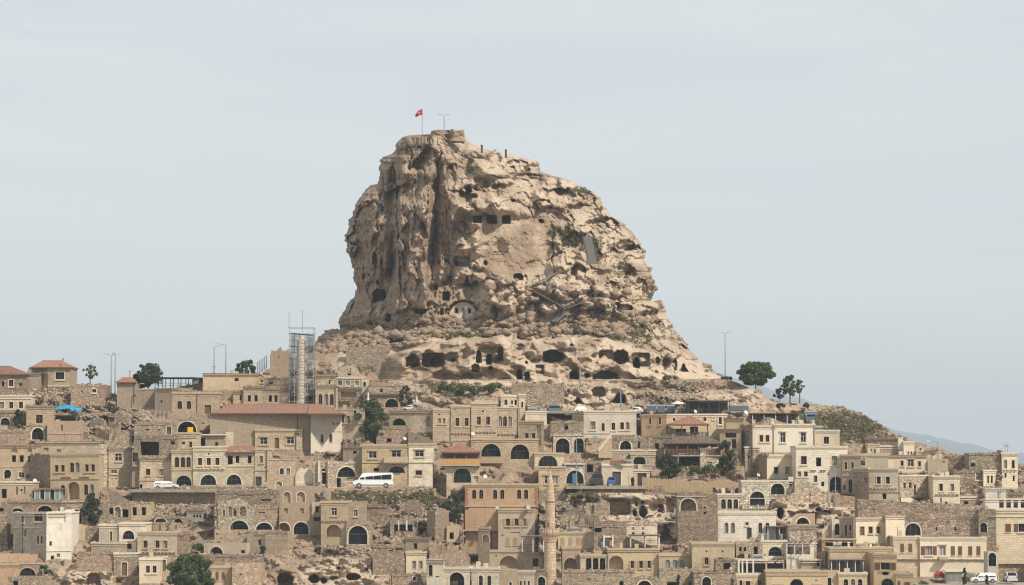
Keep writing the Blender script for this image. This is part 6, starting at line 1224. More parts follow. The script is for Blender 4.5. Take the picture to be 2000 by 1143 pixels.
# scrub, stones
def scatter():
    rng = np.random.default_rng(5)
    def lumps(name, pts, sizes, mat, label, squash=.7):
        n = len(pts); ico = []; t = (1 + 5 ** .5) / 2
        base = np.array([(-1, t, 0), (1, t, 0), (-1, -t, 0), (1, -t, 0), (0, -1, t), (0, 1, t), (0, -1, -t), (0, 1, -t), (t, 0, -1), (t, 0, 1), (-t, 0, -1), (-t, 0, 1)], float); base /= np.linalg.norm(base[0])
        fc = np.array([(0, 11, 5), (0, 5, 1), (0, 1, 7), (0, 7, 10), (0, 10, 11), (1, 5, 9), (5, 11, 4), (11, 10, 2), (10, 7, 6), (7, 1, 8), (3, 9, 4), (3, 4, 2), (3, 2, 6), (3, 6, 8), (3, 8, 9), (4, 9, 5), (2, 4, 11), (6, 2, 10), (8, 6, 7), (9, 8, 1)])
        V = base[None] * (1 + rng.normal(size=(n, 12, 1)) * .22) * sizes[:, None, None] * (1 + rng.uniform(-.35, .35, (n, 1, 3))) * np.array([1, 1, squash]) + pts[:, None, :]
        Fq = (fc[None] + (np.arange(n) * 12)[:, None, None]).reshape(-1, 3)
        o = link(name, np_mesh(name, V.reshape(-1, 3), Fq, mat)); tag(o, label, kind='stuff')
    def pick(G, w, n):
        w = np.clip(w, 0, None).ravel(); w = w / w.sum(); k = rng.choice(len(w), n, p=w)
        PX, PY, Y = [g.ravel()[k] for g in G[:3]]
        return PA(PX, PY, Y)
    st = simple('loose_tuff', (.30, .235, .17), .95, .1, 0, .62, 1.1)
    # stones on the land: rubble zones
    w = (np.clip(LG[4], 0, 1) + .15) * (np.gradient(LG[2], axis=0) > .04)
    lumps('rubble_stones', pick(LG, w, 16000), rng.gamma(2.2, .085, 16000).clip(.08, 1.0), st, 'loose stones and collapsed masonry lying on the slope')
    w = (np.clip(CG[4], 0, 1)) ** 2 * (CG[1] > 540)
    lumps('fallen_rocks', pick(CG, w, 5000), rng.gamma(2.2, .16, 5000).clip(.15, 1.5), M['stone_loose'], 'fallen rocks on the apron of the castle rock')
    # stubs of fallen walls
    w = np.clip(LG[4] - .35, 0, 1).ravel(); ks = rng.choice(len(w), 320, p=w / w.sum()); m = MB(); made = 0
    for k_ in ks:
        qx, qy = LG[0].ravel()[k_], LG[1].ravel()[k_]; p = P(qx, qy, LG[2].ravel()[k_])
        a = rng.uniform(-.9, .9); L_ = rng.uniform(1, 3.5); h = rng.uniform(.5, 1.9)
        if made > 130 or any(x0 - 3 - L_ * 11 < qx < x1 + 3 and tp - 4 < qy < bs + h * 12 + 6 for x0, x1, tp, bs, _ in ANCH) or 740 < qy < 800 and qx > 990: continue
        made += 1; ca, sa = math.cos(a), math.sin(a); n = max(2, int(L_ / .5))
        fr = lambda u, w_, z: (p[0] + ca * u - sa * w_, p[1] - .8 + sa * u + ca * w_, p[2] + z)
        for i in range(n): m.fbox(fr, L_ * i / n, L_ * (i + 1) / n, -.5, rng.uniform(0, .12), -1.5, h * (1 - .7 * abs(i / n - .4)) + rng.uniform(-.2, .2))
    o = m.build('wall_stubs', WALL['rub'], color=(.42, .33, .235, 1)); tag(o, 'stubs of collapsed rubble walls standing in the debris', kind='stuff')
    # scrub tufts
    def tufts(name, pts, sizes, mat, label, per=14):
        n = len(pts); c = np.repeat(pts, per, 0) + rng.normal(size=(n * per, 3)) * np.repeat(sizes, per)[:, None] * np.array([.5, .5, .3]) + np.array([0, 0, .15])
        a = rng.normal(size=(n * per, 3)); a /= np.linalg.norm(a, axis=1)[:, None]; b = np.cross(a, rng.normal(size=(n * per, 3))); b /= np.linalg.norm(b, axis=1)[:, None]
        s = (np.repeat(sizes, per) * rng.uniform(.25, .5, n * per))[:, None]
        V = np.stack([c - a * s, c + b * s * .6, c + a * s, c - b * s * .6], 1).reshape(-1, 3)
        o = link(name, np_mesh(name, V, np.arange(n * per * 4).reshape(-1, 4), mat)); tag(o, label, kind='stuff')
    w = np.clip(CG[3] - .3, 0, 1) ** 1.2
    tufts('rock_scrub', pick(CG, w, 3800), rng.gamma(3, .075, 3800).clip(.1, .6), M['leafo'], 'low olive scrub growing on the ledges of the rock')
    w = np.clip(LG[3] - .1, 0, 1) ** 1.2
    tufts('slope_scrub', pick(LG, w, 5200), rng.gamma(3, .075, 5200).clip(.1, .6), M['leafo'], 'dry grass and low scrub on the hillside')
M['stone_loose'] = M['rock']
scatter()

M['gwood'] = simple('golden_wood', (.52, .31, .12), .6, .2, 0, .2, 5)
# -- things -----------------------------------------------------------------
def minaret(px, label, Y):
    s = Y / F; x, y, z = P(px, 1150, Y); r = empty('minaret', (x, y, z - 6)); tag(r, label, 'minaret')
    Z = lambda py: P(px, py, Y)[2] - (z - 6)
    t = NT('minaret_stone', .92, .1); o = t.n('ShaderNodeTexCoord').outputs['Object']; uv = t.n('ShaderNodeUVMap').outputs[0]
    br = t.n('ShaderNodeTexBrick', {'Vector': uv, 'Color1': (.62, .60, .58, 1), 'Color2': (1.2, 1.15, 1.1, 1), 'Mortar': (.5, .46, .4, 1), 'Scale': 1.0, 'Mortar Size': .03, 'Brick Width': .9, 'Row Height': .5})
    c = t.mix(t.mr(t.noise(o, .5, 5), .35, .65), (.50, .38, .26), (.57, .455, .33)); c = t.mix(.55, c, br.outputs[0], 'MULTIPLY')
    c = t.mix(t.mr(t.noise(t.mapp(o, (1, 1, .35)), 1.5, 6, .7), .55, .7, 0, .45), c, (.27, .19, .13)); sm = t.done(c, t.bump(br.outputs[1], -.03))
    w = lambda q: q * s / 2
    m = MB(); m.lathe([(w(24), 0), (w(24), Z(1140)), (w(23.5), Z(1060))], 20); m.build('lower_shaft', sm, r, color=(1, 1, 1))
    m = MB(); m.lathe([(w(24), Z(1060)), (w(25), Z(1059)), (w(26), Z(1056)), (w(28), Z(1053)), (w(30), Z(1049)), (w(35), Z(1045)), (w(37), Z(1042)), (w(37), Z(1041)), (w(30), Z(1041))], 20); b = m.build('balcony', sm, r)
    m = MB(); m.lathe([(w(37.5), Z(1041.5)), (w(37.5), Z(1032.5)), (w(34), Z(1032.5)), (w(34), Z(1041.5))], 12); m.build('parapet', sm, b)
    for i in range(12):
        a = 6.283 * (i + .5) / 12; m = MB(); m.tube((w(37) * math.cos(a), w(37) * math.sin(a), Z(1041)), (w(37) * math.cos(a), w(37) * math.sin(a), Z(1031.5)), .09, n=5); m.build('parapet_post', sm, b)
    m = MB(); m.lathe([(w(19), Z(1042)), (w(18.5), Z(981))], 20); m.build('upper_shaft', sm, r)
    m = MB(); m.lathe([(w(18.6), Z(982)), (w(19.6), Z(980.5)), (w(19.6), Z(979)), (w(18.2), Z(978.5))], 20); m.build('ring', M['dark_trim'], r)
    m = MB(); m.lathe([(w(18.2), Z(979)), (w(16.5), Z(965)), (w(13), Z(948)), (w(9), Z(936)), (w(5), Z(925)), (w(2.4), Z(919)), (w(1.6), Z(917))], 20); m.build('spire', sm, r, True)
    m = MB(); m.lathe([(w(1.6), Z(917)), (w(2.6), Z(915)), (w(1), Z(913)), (w(2), Z(911)), (w(.6), Z(909)), (w(.5), Z(905))], 8); m.build('finial', M['dmetal'], r)
    m = MB(); m.box(-w(10), -w(4), -w(28), -w(18), Z(1029), Z(1021)); m.build('loudspeaker', M['red'], r)
minaret(1074.5, 'slender orange stone minaret with ring balcony and pointed spire', 498)

def scaffold():
    Y = YT(588, 790) - 3; s = Y / F; x, y, z = P(588, 792, Y); Z = lambda py: P(588, py, Y)[2] - z; X = lambda px: (px - 588) * s
    r = empty('unfinished_minaret', (x, y, z)); tag(r, 'pale unfinished minaret shaft wrapped in steel scaffolding', 'minaret')
    m = MB(); w = 19 * s / 2; m.lathe([(w * 1.15, -3), (w * 1.15, Z(786)), (w * 1.02, Z(784)), (w, Z(690)), (w * .98, Z(665)), (w * .55, Z(661)), (w * .5, Z(655))], 18, (0, 1.25, 0)); m.build('shaft', WALL['ash'], r, color=(.62, .57, .49, .3))
    sc = empty('scaffold', (x, y, z)); tag(sc, 'tall grey tube scaffold around the unfinished minaret', 'scaffold')
    for px in (565, 575, 600, 612):
        for yy in (0, 4.4):
            m = MB(); m.tube((X(px), yy, -1), (X(px), yy, Z(650 if px != 612 else 640)), .06, n=5); m.build('upright', M['metal'], sc)
    for px, t in ((564, 608), (590, 606)): m = MB(); m.tube((X(px), .1, Z(652)), (X(px), .1, Z(t)), .055, n=5); m.build('tall_pole', M['metal'], sc)
    for k, py in enumerate(range(640, 792, 12)):
        for yy in (0, 4.4):
            m = MB(); m.tube((X(562), yy, Z(py)), (X(614), yy, Z(py)), .05, n=5); m.build('ledger', M['metal'], sc)
        if py > 650:
            for xx in (575, 600):
                m = MB(); m.tube((X(xx), 0, Z(py)), (X(xx), 4.4, Z(py)), .05, n=5); m.build('ledger', M['metal'], sc)
        if py > 655 and k % 2:
            m = MB(); m.box(X(564), X(577), .2, 4.2, Z(py) + .03, Z(py) + .09); m.build('platform', M['wood'], sc); m = MB(); m.box(X(598), X(612), .2, 4.2, Z(py) + .03, Z(py) + .09); m.build('platform', M['wood'], sc)
    for (a, b, c, d) in ((565, 720, 583, 742), (612, 690, 600, 714), (600, 740, 612, 765)):
        m = MB(); m.tube((X(a), -.08, Z(b)), (X(c), -.08, Z(d)), .05, n=5); m.build('brace', M['metal'], sc)
    t = NT('scaffold_net', .8, .1); t.b.inputs['Base Color'].default_value = (.045, .07, .075, 1)
    tb = t.n('ShaderNodeBsdfTransparent'); mxs = t.n('ShaderNodeMixShader', {0: .42, 1: tb.outputs[0], 2: t.b.outputs[0]}); t.t.links.new(mxs.outputs[0], t.t.nodes['Material Output'].inputs[0])
    for x0, x1, y0, y1, yy in ((567, 611, 651, 690, 4.5), (564, 578, 690, 775, 4.5), (598, 611, 690, 700, 4.5), (567, 576, 655, 690, -.1), (601, 611, 658, 690, -.1), (563, 573, 690, 780, -.1), (600, 609, 706, 740, -.1)):
        m = MB(); n = 6
        for i in range(n):
            u0 = X(x0) + (X(x1) - X(x0)) * i / n; u1 = X(x0) + (X(x1) - X(x0)) * (i + 1) / n; m.poly([(u0, yy + .06 * (i % 2), Z(y1)), (u1, yy + .06 * ((i + 1) % 2), Z(y1)), (u1, yy + .06 * ((i + 1) % 2), Z(y0)), (u0, yy + .06 * (i % 2), Z(y0))])
        m.build('safety_net', t.m, sc)
    m = MB(); m.tube((X(567), -.1, Z(651)), (X(611), -.1, Z(655)), .12, n=5); m.build('top_rail', M['dmetal'], sc)
scaffold()

# flag
def flag():
    Y = 620; a = P(824.5, 266, Y); zt = P(824.5, 211, Y)[2] - a[2]; r = empty('flag', a); tag(r, 'red flag with white crescent and star hanging from a thin pole on the summit', 'flag')
    m = MB(); m.tube((0, 0, -1), (0, 0, zt), .07, .045, 6); m.build('pole', M['metal'], r)
    s = Y / F; n = 10; V = []; Fc = []
    pts = []
    for i in range(n + 1):
        u = i / n; xo = -u * 13.5 * s; drop = (u ** 1.3) * 11 * s
        for k in range(6):
            v = k / 5; zz = zt - .15 - v * (13 - 6 * u) * s - drop * .9; pts.append((xo + .12 * math.sin(u * 9 + v), .35 * math.sin(u * 8 + v * 2) * u, zz))
    for i in range(n):
        for k in range(5): q = i * 6 + k; Fc.append((q, q + 1, q + 7, q + 6))
    c = link('cloth', np_mesh('cloth', np.array(pts), np.array(Fc), simple('flag_red', (.42, .015, .03), .8), True), r)
    m = MB(); cx, cz = -5 * s, zt - .15 - 9.3 * s
    for a in range(9):
        t0 = .7 + a * .54; t1 = t0 + .54; w0 = .09 * math.sin(a / 9 * math.pi) + .02; w1 = .09 * math.sin((a + 1) / 9 * math.pi) + .02
        m.poly([(cx + .24 * math.cos(t0), -.42, cz + .24 * math.sin(t0)), (cx + .24 * math.cos(t1), -.42, cz + .24 * math.sin(t1)), (cx + (.24 - w1) * math.cos(t1), -.42, cz + (.24 - w1) * math.sin(t1)), (cx + (.24 - w0) * math.cos(t0), -.42, cz + (.24 - w0) * math.sin(t0))])
    m.build('crescent', M['white'], c)
    m = MB(); m.poly([(cx - .12 + (.12 if i % 2 == 0 else .05) * math.cos(i * .628 + .3) - .28, -.42, cz + (.12 if i % 2 == 0 else .05) * math.sin(i * .628 + .3)) for i in range(10)]); m.build('star', M['white'], c)
flag()
lamp(867.5, 224, 262, (-1, 1), 'twin headed lamp on the very summit of the rock', 621, armpx=5)
for px, py in ((941, 291), (988, 300)):
    a = P(px, py + 4, 619); m = MB(); m.box(-.2, .2, -.2, .2, -.5, 1.1); m.box(-.26, .26, -.26, .26, 1.1, 1.2); o = m.build('bollard', M['dmetal']); o.location = a; tag(o, 'short dark post on the rock rim ' + ('nearer the summit lamp' if px < 960 else 'farther down the ridge'), 'post', 'dark posts on the rock rim')

# summit turrets
for lab, x0, x1, yt, yb in (('broken rock turret beside the summit lamp', 840, 866, 256, 272), ('taller square rock turret at the summit end', 880, 907, 254, 276)):
    Y = 619; a = P(x0, yb, Y); b = P(x1, yt, Y); n = 14; g = np.linspace(0, 1, n)
    m = MB(); w = b[0] - a[0]; h = b[2] - a[2]
    U, Vv = np.meshgrid(np.linspace(0, 2 * math.pi, 29)[:-1], np.linspace(0, 1, 12))
    rx = (np.abs(np.cos(U)) ** 3 + np.abs(np.sin(U)) ** 3) ** -.333 * (1 + .5 * fbm(np.cos(U) * 1.6 + x0, Vv * 3 + np.sin(U), 4, 4)) * (1.0 - .1 * Vv + .12 * np.abs(Vv - .5))
    V = np.stack([w / 2 + w / 2 * rx * np.cos(U), 1.6 + 1.6 * rx * np.sin(U), Vv * h * (1 + .3 * fbm(np.cos(U) * 2, np.sin(U) * 2 + x0, 3, 9))], -1).reshape(-1, 3)
    V = np.concatenate([V, [[w / 2, 1.6, h * .96]]]); k = 11 * 28
    F4 = np.concatenate([grid_faces(12, 28, True), np.array([(k + i, k + (i + 1) % 28, len(V) - 1, len(V) - 1) for i in range(28)])])
    o = link('rock_turret', np_mesh('rock_turret', V, F4, M['rock'], True, {'pale': np.full(len(V), .45), 'veg': np.zeros(len(V)), 'dark': np.full(len(V), .5), 'rub': np.full(len(V), .2)}), None, a); tag(o, lab, 'rock')

# chapel front in the rock
def castle_Y(px, py):
    j = int(np.argmin(np.abs(CG[1][:, 0] - py))); i = int(np.argmin(np.abs(CG[0][j] - px))); return float(CG[2][j, i])
def front():
    Y = min(castle_Y(905, 600), castle_Y(890, 615), castle_Y(918, 615)) - .8; A = P(882, 622, Y); o = A; r = empty('chapel_front', A); tag(r, 'whitewashed arched chapel front with door and two windows set in the rock', 'chapel')
    B_ = P(928, 622, Y); w = B_[0] - A[0]; h = P(905, 593, Y)[2] - A[2]; fr = lambda u, w_, z: (u, -w_, z)
    out = arch_pts(0, w, -.8, h); sx = lambda px: (px - 882) * Y / F; sz = lambda py: P(905, py, Y)[2] - A[2]
    hol = [('d', 902, 908, 601, 621), ('w', 889, 895, 602, 612), ('w', 914, 920, 602, 612)]
    polys = [out] + [[(sx(a), sz(d)), (sx(b), sz(d)), (sx(b), sz(c)), (sx(a), sz(c))] for _, a, b, c, d in hol]
    verts = []; faces = []
    for p in polys: k = len(verts); verts += [Vector(q) for q in p]; faces.append(list(range(k, k + len(p))))
    rv, re, rf, ov, oe, of = delaunay_2d_cdt(verts, [], faces, 1, 1e-5); m = MB()
    for fc, org in zip(rf, of):
        if org == [0]: m.poly([fr(rv[q].x, 0, rv[q].y) for q in fc], [(rv[q].x, rv[q].y) for q in fc])
    for p in polys[1:]:
        for q in range(4): a, c = p[q], p[(q + 1) % 4]; m.poly([fr(a[0], 0, a[1]), fr(c[0], 0, c[1]), fr(c[0], -.4, c[1]), fr(a[0], -.4, a[1])])
    m.build('wall', WALL['pla'], r, color=(.74, .70, .62, .2))
    for (ty, a, b, c, d), p in zip(hol, polys[1:]):
        m = MB(); m.poly([fr(q[0], -.35, q[1]) for q in p]); m.build('door' if ty == 'd' else 'window', M['concrete'] if ty == 'd' else M['glass'], r)
    m = MB(); g = grow(out, .3)
    for q in range(2, len(out) - 1): a, c = out[q], out[q + 1]; oa, oc_ = g[q], g[q + 1]; m.poly([fr(a[0], .2, a[1]), fr(c[0], .2, c[1]), fr(oc_[0], .2, oc_[1]), fr(oa[0], .2, oa[1])]); m.poly([fr(a[0], .2, a[1]), fr(c[0], .2, c[1]), fr(c[0], -.1, c[1]), fr(a[0], -.1, a[1])])
    m.build('arch_rim', M['trim'], r)
front()
# stairs on the rock
def stair(name, label, a, b, wpx, n, rail=True, steel=True, off=.5):
    """a, b: (px, py) lower and upper ends"""
    sY = [min(castle_Y(a[0] + (b[0] - a[0]) * t + dx_, a[1] + (b[1] - a[1]) * t) for dx_ in (0, wpx)) - off for t in np.linspace(0, 1, 9)]
    Ya = sY[0]; Yb = Ya + 12
    for k_ in range(12):
        bad = max(Ya + (Yb - Ya) * t - s_ for t, s_ in zip(np.linspace(0, 1, 9), sY))
        if bad <= 0: break
        Yb -= 2.0 if Yb > Ya + 2 else 0; Ya -= .0 if Yb > Ya + 2 else .6; Yb = max(Yb, Ya + .5)
    p = Vector(P(*a, Ya)); q = Vector(P(*b, Yb)); r = empty(name, p); tag(r, label, 'staircase'); d = q - p
    side = Vector((wpx * Ya / F, 0, 0)) if abs(d.x) < abs(d.z) * 1.2 else Vector((0, 1.6, 0))
    for i in range(n):
        c = d * (i / n); e = d * ((i + 1) / n); m = MB()
        lo = c.z - .25; zt = e.z
        qd = [(c.x, c.y), (c.x + side.x, c.y + side.y), (e.x + side.x, e.y + side.y), (e.x, e.y)]
        lo = c.z + (-.08 if not steel else .0); m.hexa([(x, y, lo) for x, y in qd] + [(x, y, zt) for x, y in qd]); m.build('step', M['concrete'] if not steel else M['stairs'], r)
    if rail:
        for off in (Vector((0, 0, 0)), side):
            m = MB(); m.tube(off + Vector((0, 0, 1)), d + off + Vector((0, 0, 1)), .05, n=4)
            for i in range(0, n + 1, 2): c = d * (i / n) + off; m.tube(c, c + Vector((0, 0, 1)), .035, n=4)
            m.build('railing', M['dmetal'], r)
M['stairs'] = simple('stair_grating', (.17, .155, .145), .8)
stair('staircase', 'long grey metal staircase climbing the slope to the upper ledge', (1149, 516), (1137, 462), 20, 26, off=3.2)
stair('staircase', 'lower diagonal stair flight rising from the boulder field', (1077, 628), (1106, 603), 10, 14, off=1.6)
stair('staircase', 'upper diagonal stair flight descending between boulders', (1106, 603), (1042, 568), 8, 16, off=1.6)
stair('staircase', 'walkway stair running up to the small bridge among the boulders', (1108, 602), (1162, 581), 8, 14, off=1.6)
stair('staircase', 'narrow stair under the cave arches leading to the platform', (1040, 557), (1088, 532), 6, 14)

# lamps
lamp(217, 692, 770, (-1, 1), 'twin headed lamp standing left of its neighbour above the pinkish rubble house', 583, armpx=9)
lamp(224.5, 690, 770, (1,), 'single lamp pole behind the twin headed lamp above the rubble slope', 588, armpx=-6)
lamp(418, 676, 731, (1,), 'shorter lamp with arm facing its neighbour behind the ochre house', 600, armpx=8)
lamp(441, 672, 731, (-1,), 'taller lamp with arm reaching back behind the ochre house', 602, armpx=14)
lamp(1416.5, 649, 738, (-1, 1), 'tall twin headed lamp alone beside the round tree', 596, armpx=9)
lamp(271, 750, 800, (1,), 'small lamp in front of the grey block by the dark tree', YT(271, 800) - 2, armpx=3)
lamp(304, 755, 803, (-1,), 'thin lamp post at the corner of the retaining building', YT(304, 803) - 3, armpx=1.5)
lamp(1133, 660, 744, (), 'slender bare pole in front of the cave cliff', 589)
lamp(1212.5, 738, 792, (), 'short bare pole before the square cave below the cliff', 578)
lamp(1632, 919, 985, (), 'grey post in front of the big dark villa arch', YT(1632, 985) - 3)
lamp(1126, 856, 945, (1,), 'grey lamp post in front of the blue door shop', YT(1123, 948) - 5, armpx=3)
lamp(1400, 818, 856, (), 'thin pole at the yellow cafe corner', YT(1400, 856) - 4)
lamp(1832, 862, 890, (-1,), 'small crooked lamp on the ridge near the gabled hut', 560, armpx=14)
lamp(812, 745, 800, (), 'thin mast beside the folded parasol', 580)
lamp(1298, 875, 935, (), 'slim post among the shrubs by the plank fence', YT(1298, 935) - 3)
lamp(616, 890, 902, (), 'broken electricity pole stub above the ruins', 555)

# trees
tree(1476, 752, 707, 80, 'broad round dense tree on the skyline beside the tall lamp', 588, 'leaf', 1.5, nclump=64, size=.30, low=.10, seed=3)
tree(1543, 788, 732, 34, 'open airy tree, tallest of the thin skyline trees', 583, 'leaf', .42, nclump=30, size=.24, low=.3, seed=4)
tree(1562, 788, 741, 20, 'slim tree with clear bare stem at the end of the skyline group', 584, 'leaf', .4, nclump=18, size=.22, low=.45, seed=8)
tree(1522, 786, 758, 24, 'sparse small skyline tree nearest the round tree', 582, 'leafd', .4, nclump=12, size=.26, low=.3, seed=5)
tree(290, 762, 709, 62, 'dark spreading tree beside the roof pergola', 583, 'leafd', .45, nclump=36, size=.28, low=.25, seed=6)
tree(270, 762, 730, 50, 'lower dark tree growing against the grey block', 585, 'leafd', .8, nclump=24, size=.34, low=.15, seed=12)
tree(474, 752, 703, 46, 'leaning tree with flat crown behind the ochre house', 590, 'leafd', .5, nclump=17, size=.28, low=.5, seed=7, lean=1.2)
tree(176, 752, 712, 32, 'sparse pale sapling on the skyline behind the rubble house', 585, 'leafo', .3, nclump=10, size=.3, low=.35, seed=9)
tree(726, 862, 776, 78, 'large leafy green tree in the middle of the upper village', YT(726, 855) - 4, 'leaf', .95, nclump=50, size=.30, low=.12, seed=10)
tree(370, 1165, 1082, 104, 'big bushy green tree at the bottom', YT(370, 1160) - 6, 'leaf', 1.7, nclump=60, size=.30, low=.1, seed=11)
tree(181, 1026, 962, 44, 'dense green tree next to the pointed cellar arch', YT(181, 1020) - 3, 'leafd', 1.7, nclump=26, size=.3, low=.12, seed=13)
tree(1306, 938, 884, 56, 'leafy tree rising behind the plank fence', YT(1306, 935) - 2, 'leafd', 1.0, nclump=26, size=.3, low=.15, seed=14)
tree(1418, 930, 858, 44, 'dark shrubby tree below the tan shed', YT(1418, 925) - 1, 'leafd', 1.0, nclump=22, size=.3, low=.12, seed=15)
tree(884, 1025, 963, 44, 'grey green tree beside the pink orange hotel', YT(884, 1020) - 2, 'leafd', .8, nclump=22, size=.28, low=.15, seed=16)
tree(793, 800, 752, 30, 'small dark tree between the porch arches and the parasol', YT(793, 800) - 2, 'leafd', .8, nclump=16, size=.26, low=.15, seed=17)
tree(36, 832, 800, 26, 'green shrub tree beside the glazed arch', YT(36, 832) - 3, 'leafd', 1.2, nclump=16, size=.26, low=.1, seed=18)
for px, b, t, w, lab in ((1884, 1150, 1107, 8, 'dark columnar cypress between stall and white jeep'), (1928, 1160, 1122, 8, 'short cypress in front of the white jeep'), (1325, 1160, 1121, 7, 'thin cypress against the stone basement'), (1235.5, 951, 932, 6, 'tiny cypress beside the cream garage')):
    tree(px, b, t, w, lab, YT(px, min(b, 1150)) - 5, 'leafd', 1.2, nclump=14, size=.2, low=.04, seed=int(px), group=None, name='cypress')
BS = [(905, 770, 752, 70, 'long green hedge on the bank under the cave cliff', 'leaf', 1500), (965, 768, 744, 40, 'bright green bush at the end of the bank hedge', 'leaf', 900), (870, 766, 748, 30, 'dark bush at the start of the bank hedge', 'leafd', 600),
      (1150, 985, 958, 44, 'dark ivy mass under the blue door shop', 'leafd', 900), (830, 850, 824, 50, 'creeper hanging by the arched terrace wall', 'leafd', 900), (1375, 925, 905, 60, 'green shrubs below the wooden gallery', 'leaf', 900), (1455, 1100, 1078, 34, 'clipped green shrub beside the column terrace', 'leafd', 700),
      (1800, 1165, 1128, 56, 'green bush at the foot of the guest house', 'leaf', 1300), (880, 1165, 1128, 40, 'yellow green bush in front of the great archway', 'leafo', 900), (857, 1165, 1138, 30, 'dark bush below the whitish house', 'leafd', 600), (90, 1122, 1098, 26, 'small palm like shrub by the glazed arch wall', 'leafd', 400),
      (505, 1095, 1050, 26, 'creeper climbing the weathered house corner', 'leafd', 500), (1120, 962, 950, 30, 'low shrubs at the foot of the shop', 'leafd', 400), (395, 1076, 1060, 40, 'green tuft on the slope above the cellar arch', 'leaf', 500), (1913, 1050, 1040, 12, 'potted green bush on the long wall', 'leaf', 200),
      (1500, 765, 775, 10, 'a', 'leafd', 0), (1528, 797, 783, 22, 'dark bush under the sparse skyline tree', 'leafd', 400), (1577, 795, 785, 24, 'dark low bush past the skyline trees', 'leafd', 400), (790, 842, 830, 34, 'grey shrubs beside the half hidden arch', 'leafo', 500), (225, 808, 792, 18, 'small green bush in the rubble slope', 'leaf', 300), (1260, 745, 735, 40, 'scrubby bush row at the cliff foot', 'leafo', 600), (1310, 742, 730, 40, 'olive bush clump near the end of the cliff', 'leafo', 600), (1420, 742, 735, 24, 'dark bush beneath the tall twin headed lamp', 'leafd', 300), (630, 985, 970, 30, 'creeper at the foot of the sunlit box wall', 'leafo', 300), (1485, 1143, 1130, 20, 'trellis plant by the wide ochre house', 'leafd', 200)]
for px, b, t, w, lab, mt, n in BS:
    if n: bush(px, b, t, w, lab, YT(px, b) - 2.5, mt, n=n)

# vehicles
car(300.5, 348.5, 940, 954.2, 'white minivan parked beside the large cream hotel', YS - 3.5, (.72, .73, .74), 'mpv', face=1, group='vehicles on the middle street')
car(690, 768, 923.5, 953.6, 'long white minibus with black lower trim on the street', YS - 4.5, (.78, .79, .79), 'van', -1, 'vehicles on the middle street', 'minibus', 'minibus')
car(1155, 1178, 926, 948.5, 'dark grey estate car seen from behind near the shop', YS2 - 4.5, (.03, .035, .035), 'end', -1, 'cars parked by the garage')
car(1187, 1203, 932, 949, 'small blue car seen from behind by the garage gate', YS2 - 4, (.03, .12, .30), 'end', -1, 'cars parked by the garage')
car(1825, 1849, 1116, 1130, 'dark red hatchback half hidden by the stall', YS3 + 1.5, (.30, .02, .03), 'side', 1, 'cars in the bottom car park')
car(1896, 1946, 1119, 1139, 'white jeep with dark windows in the bottom car park', YS3 - 4, (.75, .75, .73), 'mpv', -1, 'cars in the bottom car park')
car(1967, 1988, 1118, 1138, 'silver car seen end on at the bottom edge', YS3 - 5, (.50, .51, .52), 'end', -1, 'cars in the bottom car park')
car(1071, 1096, 792, 807, 'blue grey car on the upper lane near the mansion', YS4 - .5, (.08, .16, .22), 'end', -1, 'cars on the upper lane')
car(1121, 1153, 794, 806, 'white car roof showing above the bright white house', YS4 - 0.2, (.72, .71, .68), 'side', 1, 'cars on the upper lane')
car(1225, 1256, 795, 808, 'pale car behind the bright white house end', YS4 + .5, (.66, .65, .62), 'side', -1, 'cars on the upper lane')
car(787, 812, 792, 801, 'small white car beside the porch arches', YT(800, 800) - 3.5, (.7, .7, .68), 'side', -1)

# dishes
for px, py, r_, lab in ((790.5, 857, 3.6, 'white dish beside the wedge shaped lean-to'), (923.5, 847.5, 4, 'grey dish on the mansion wall ledge'), (947.5, 931, 4.4, 'white dish on the pink orange hotel roof'), (1457, 806, 4.5, 'pale dish beside the grey solar roof'), (1481, 928, 3.6, 'round dish above the pointed glazed arch block'), (1676.5, 986, 5, 'large grey dish on the big rubble wall end'), (68, 939, 4, 'white dish above the conservatory'), (1358, 804, 3.6, 'small white dish on the cafe roof edge')):
    dish(px, py, r_, lab, min(land_Y(px, py), YT(px, py)) - 9 if px not in (1457, 1676.5) else YT(px, py) - 5)

# pergolas, pavilions, fences
pergola(303, 378, 738, 758, 'open steel roof terrace frame on the skyline', YT(340, 760) + .6, 5, 'dmetal', True, 6, posts='dmetal')
def kiosk(x0, x1, yt, yb, label, Y, n, dep=4, frame='metal', name='glazed_kiosk', cat='kiosk', roofc=None):
    a = P(x0, yb, Y); b = P(x1, yt, Y); w, h = b[0] - a[0], b[2] - a[2]; r = empty(name, a); tag(r, label, cat)
    for i in range(n):
        m = MB(); u0, u1 = w * i / n, w * (i + 1) / n; m.box(u0 + .08, u1 - .08, 0, .05, .25, h - .25); g = m.build('pane', M['glass'] if i % 2 else M['teal'], r)
    for i in range(n + 1): m = MB(); u = w * i / n; m.box(u - .07, u + .07, -.04, .1, -.4, h - .13); m.build('mullion', M[frame], r)
    m = MB(); m.box(-.2, w + .2, -.3, dep, h - .125, h + .05); m.build('roof', M['dmetal'] if not roofc else M['tile'], r, color=roofc)
    m = MB(); m.box(0, w, .15, dep - .1, -1, .24); m.build('plinth', M['concrete'], r)
    m = MB(); m.box(0, w, dep - .2, dep - .1, .25, h - .14); m.build('back_wall', M['concrete'], r)
kiosk(376, 420, 738, 757, 'grey glazed kiosk at the end of the roof terrace', YT(398, 758), 4)
kiosk(420, 446, 744, 757, 'low grey green glass extension beside the glazed kiosk', YT(430, 758) + .5, 3)
kiosk(68, 117, 955, 979, 'white framed conservatory with rusty red roof', YT(90, 979) - 3, 5, 4, 'white', 'conservatory', 'conservatory', (.34, .16, .12))
